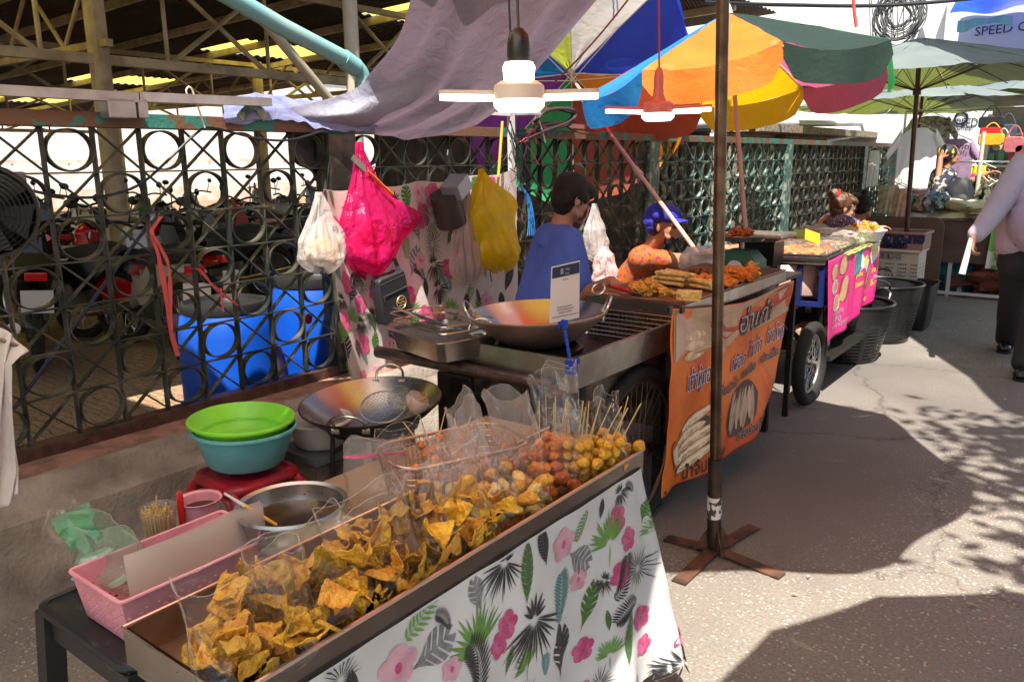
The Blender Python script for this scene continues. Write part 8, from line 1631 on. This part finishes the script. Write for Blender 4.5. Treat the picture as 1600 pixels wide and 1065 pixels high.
# hanging clothes
rail_z = 2.05
rk = thing('clothes_rail', 'metal clothes rail behind the stall from which the shirts hang', 'rail', (1.7, 11.6, 0)); mb = MB(); mb.tube([(.85, 11.6, rail_z), (3.2, 11.6, rail_z)], .015, 8); mb.build('bar', M_WIRE, rk); 
for x in (.85, 3.2): mb = MB(); mb.tube([(x, 11.6, 0), (x, 11.6, rail_z)], .015, 8); mb.build('upright', M_WIRE, rk)
def tee(label, c, w, h, m, sleeve=.22, rz=0, name='hanging_shirt', txt=None, cat='shirt', group=None):
    c = V(c); t = thing(name, label, cat, tuple(c-V((0, 0, h))), group); Q = Matrix.Translation(c) @ rotm(0, 0, rz); mb = MB(); mb.T = Q
    out = [(-.09, 0), (-w/2*.95, -.05), (-w/2-sleeve*.55, -.05-sleeve*1.3), (-w/2-sleeve*.1, -.09-sleeve*1.35), (-w/2*.92, -.22), (-w/2, -h), (w/2, -h), (w/2*.92, -.22), (w/2+sleeve*.1, -.09-sleeve*1.35), (w/2+sleeve*.55, -.05-sleeve*1.3), (w/2*.95, -.05), (.09, 0), (.0, -.05)]
    def body(u, v): k = v; hw = lerp(.09, w/2, min(1, k*7)) if k < .14 else w/2; z = -.0-h*k-(.03*abs(u-.5)*2 if k < .1 else 0)-.03*(1-abs(u-.5)*2)*(1-min(1, k*8)); return V((lerp(-hw, hw, u), .04*sin(u*pi)*-1-.012*sin(u*25+v*4)*v, z))
    mb.grid(body, 30, 24)
    for s_ in (-1, 1): mb.grid(lambda u, v: V((s_*(w/2*.85+sleeve*.75*u), -.03*sin(v*pi)-.005, -.035-.05*u-sleeve*1.05*u-.19*v+.06*u*v)), 8, 8)
    mb.build('fabric', m, t, smooth=True, solid=.004, ang=60); mb = MB(); mb.T = Q; mb.tube([(-.19, 0, -.06), (0, 0, .03), (.19, 0, -.06)], .006, 6); mb.tube([(0, 0, .03), (0, 0, .07), (.02, 0, .09), (0, 0, .11)], .003, 5); mb.build('hanger', mat('hanger_wood', (.6, .5, .35), .5), t)
    if txt:
        tv, tf = text_polys(*txt[:2]); mb = MB(); mb.T = Q; decal(mb, tv, tf, lambda u, v: V((txt[2]+u, -.062, txt[3]+v)), 0, shx=.25); mb.build('print', M_INK, t)
    return t
tee('white long shirt hanging beside the brown pole, catching the sun', A(1437, 196, y=11.4), .46, .80, clothm('white_shirt', (.78, .78, .80)), .2); tee('dusty purple T-shirt with black script hanging behind the person on the phone', A(1494, 213, y=11.5), .42, .70, clothm('dusty_purple', (.26, .17, .27)), .2, txt=('anti', .11, .0, -.16))
tee('pale blue dress hanging under the white shirt', A(1460, 246, y=11.6), .30, .62, clothm('pale_blue', (.30, .38, .68)), .05, name='hanging_dress', cat='dress'); tee('mauve pink top hanging low behind the brown pole', A(1440, 285, y=11.5), .22, .38, clothm('mauve_pink', (.55, .25, .45)), .03); tee('beige printed tank top on the rail left of the brown pole', A(1390, 285, y=9.6), .20, .34, clothm('beige_print', (.62, .54, .38), (.35, .3, .22)), .02, cat='top'); tee('salmon beige tank top on the rail behind the brown pole', A(1408, 290, y=9.6), .20, .34, clothm('salmon_beige', (.62, .44, .32), (.45, .25, .2)), .02, cat='top')
tee('white vest hanging from the far end of the lattice fence', A(1367, 232, x=.2), .22, .55, clothm('white_vest', (.72, .74, .80)), .02, rz=R_(60), cat='vest'); tee('grey and white printed T-shirt high on the shop wall', A(1455, 178, y=13.4), .55, .5, clothm('grey_white_tee', (.55, .56, .58), (.15, .05, .06)), .2); tee('pale grey shirt with teal print at the far left of the rail', A(1411, 230, y=11.9), .30, .60, clothm('grey_teal', (.40, .42, .42), (.1, .35, .38)), .12)
for i, (px, py, c_) in enumerate(((1520, 268, (.85, .02, .25)), (1530, 255, (.80, .75, .03)))): tee(('hot pink', 'bright yellow')[i]+' child top hanging right of the dusty purple T-shirt', A(px, py, y=11.7), .16, .22, clothm(('hot_pink', 'bright_yellow')[i], c_), .03, cat='top')
for i in range(6):
    p_ = A(1530+i*6, 275+i*2, y=10.6); tee(('first', 'second', 'third', 'fourth', 'fifth', 'sixth')[i]+' dark olive patterned garment from the left on the round rack', p_, .36, .42, clothm('olive_pattern_%d' % (i % 2), (.035, .035, .025), (.16, .15, .10), 30), .12, rz=R_(-50+i*22), name='hanging_garment', cat='garment', group='olive garments on the round rack')
rk2 = thing('round_rack', 'pale upright of the round rack with the olive garments', 'rack', tuple(V((A(1530, 300, y=10.5).x, 10.5, 0)))); q = A(1530, 270, y=10.5); mb = MB(); mb.tube([(q.x, 10.5, 0), (q.x, 10.5, 1.75)], .022, 10); mb.build('post', mat('pale_post', (.55, .52, .42), .5), rk2)
mb = MB(); mb.tube([(q.x+.28*cos(a), 10.55+.28*sin(a), 1.42) for a in [2*pi*i/20 for i in range(20)]], .010, 6, closed=True); mb.build('ring', M_WIRE, rk2, smooth=True)
def handbag(label, c, w, h, m, strap=.25, m2=None):
    t = thing('handbag', label, 'handbag', tuple(c)); c = V(c); mb = MB(); loft(mb, [[c+V((x*k, y, z*k)) for x, z in rrect(w, h, min(w, h)*.25, 4, -w/2, -h/2)] for k, y in ((.9, -.05), (1, -.02), (1, .02), (.9, .05))], cap0=True, cap1=True); mb.build('body', m, t, smooth=True, ang=35)
    mb = MB(); mb.tube(smooth_path([c+V((-w*.4, 0, h*.45)), c+V((-w*.2, 0, h*.5+strap*.7)), c+V((0, 0, h*.5+strap)), c+V((w*.2, 0, h*.5+strap*.7)), c+V((w*.4, 0, h*.45))], 4), .009, 6); mb.build('strap', m2 or m, t, smooth=True)
for hi_, (px, py, y, w_, h_, c_, lb) in enumerate(((1549, 191, 11., .26, .13, (.012, .012, .016), 'black handbag hanging at the top of the bag display'), (1548, 206, 10.98, .22, .10, (.5, .01, .015), 'red handbag hanging just below the black one'), (1549, 218, 10.95, .26, .13, (.70, .36, .01), 'mustard yellow handbag hanging below the red one'), (1573, 208, 11.2, .2, .2, (.05, .06, .10), 'navy patterned shoulder bag beside the mustard one'), (1566, 226, 11.1, .18, .12, (.55, .52, .45), 'cream slouchy bag below the navy one'), (1584, 226, 11., .2, .18, (.42, .12, .13), 'dusty red round bag at the right of the bag display'), (1598, 240, 11., .16, .2, (.2, .04, .03), 'dark red brown bag at the far right edge'))):
    handbag(lb, A(px, py, y=y), w_, h_, clothm('handbag_fabric_%d' % hi_, c_), .12)
ds = thing('display_stand', 'pale display stand and shelves with small goods behind the handbags', 'display', (2.4, 12.3, 0)); mb = MB()
for z in (.6, 1.0, 1.35, 1.75): mb.box((2.45, 12.4, z), (1.5, .35, .03))
for x in (1.72, 2.45, 3.18): mb.box((x, 12.4, 1.0), (.04, .35, 2.0))
mb.box((2.45, 12.6, 1.2), (1.5, .03, 2.4)); mb.build('shelves', mat('pale_shelf', (.62, .60, .55), .6, var=(.3, .3, .32), vs=6), ds)
rn = random.Random(9); cc3 = [(.6, .6, .55), (.05, .2, .5), (.5, .05, .05), (.02, .02, .03), (.6, .45, .1), (.1, .3, .15), (.45, .2, .35)]
for i in range(26):
    c_ = rn.randrange(7); x = 1.78+(i % 13)*.11; z = (1.0, 1.35)[i//13]; hh = rn.uniform(.1, .24); mb = MB(); mb.box((x, 12.33, z+.016+hh/2), (.07, .1, hh), bev=.01); tag(mb.build('small_goods', mat('goods_%d' % c_, cc3[c_], .5)), 'small boxed goods on the '+('middle', 'upper')[i//13]+' display shelf', 'goods', 'small goods on the '+('middle', 'upper')[i//13]+' shelf')
for i in range(5): heap('folded_clothes', ('red', 'dark green', 'rust', 'grey blue', 'dark teal')[i]+' striped garment folded on the low table behind the board', 'clothes', A(1412+i*14, 322-i*2, y=9.9), (.07, .16, .10), clothm('striped_%d' % i, ((.35, .03, .04), (.03, .2, .06), (.4, .12, .05), (.2, .25, .35), (.02, .12, .14))[i], (.6, .55, .5), 40), 20+i)
mb = MB(); q = A(1440, 345, y=9.95); mb.box((q.x, 10.1, .74), (1.1, .5, .04)); 
for x in (-.45, .45): mb.box((q.x+x, 10.1, .36), (.04, .4, .72))
tag(mb.build('low_table', mat('pale_shelf', (.62, .6, .55), .6)), 'low white table behind the brown board with folded garments', 'table')
heap('apron', 'white apron folded on the low table', 'clothes', A(1445, 335, y=9.9), (.16, .12, .05), clothm('white_clothes2', (.75, .76, .8)), 31)
mb = MB(); c = A(1345, 3, y=7); mb.tube(smooth_path([A(1333, -30, y=4.2), A(1334, 10, y=4.2), A(1338, 42, y=4.2)], 4), .008, 6); tag(mb.build('ribbon', M_PRIB), 'coral ribbon hanging from the canopy above the green panel', 'ribbon')
for i, (px, s) in enumerate(((957, 1), (963, .8))): ribbon('ribbon', ('pale blue strip of cloth hanging from the roof edge', 'second pale blue strip beside the first at the roof edge')[i], [A(px, -10, y=6), A(px+2, 15, y=6), A(px+1, 33*s, y=6)], .03, mat('pale_blue_strip', (.35, .42, .6), .7), 8+i)

rn = random.Random(33)
for i in range(46):
    x, y = rn.uniform(1.9, 4.6), rn.uniform(1.9, 9.5); s_ = rn.uniform(.008, .022); a = rn.uniform(0, 6); mb = MB(); mb.T = TR((x, y, .007), rz=a)
    mb.grid(lambda u, v: V(((u-.5)*s_*2, (v-.5)*s_*(1-abs(u-.5)*1.7), .004*abs(v-.5)+.006*sin(u*3))), 6, 3)
    tag(mb.build('dry_leaf', mat('dry_leaf_%d' % (i % 3), ((.30, .14, .05), (.42, .30, .16), (.5, .42, .34))[i % 3], .8)), 'small dry leaf or scrap lying on the street', 'dry leaf', 'dry leaves and scraps on the street')
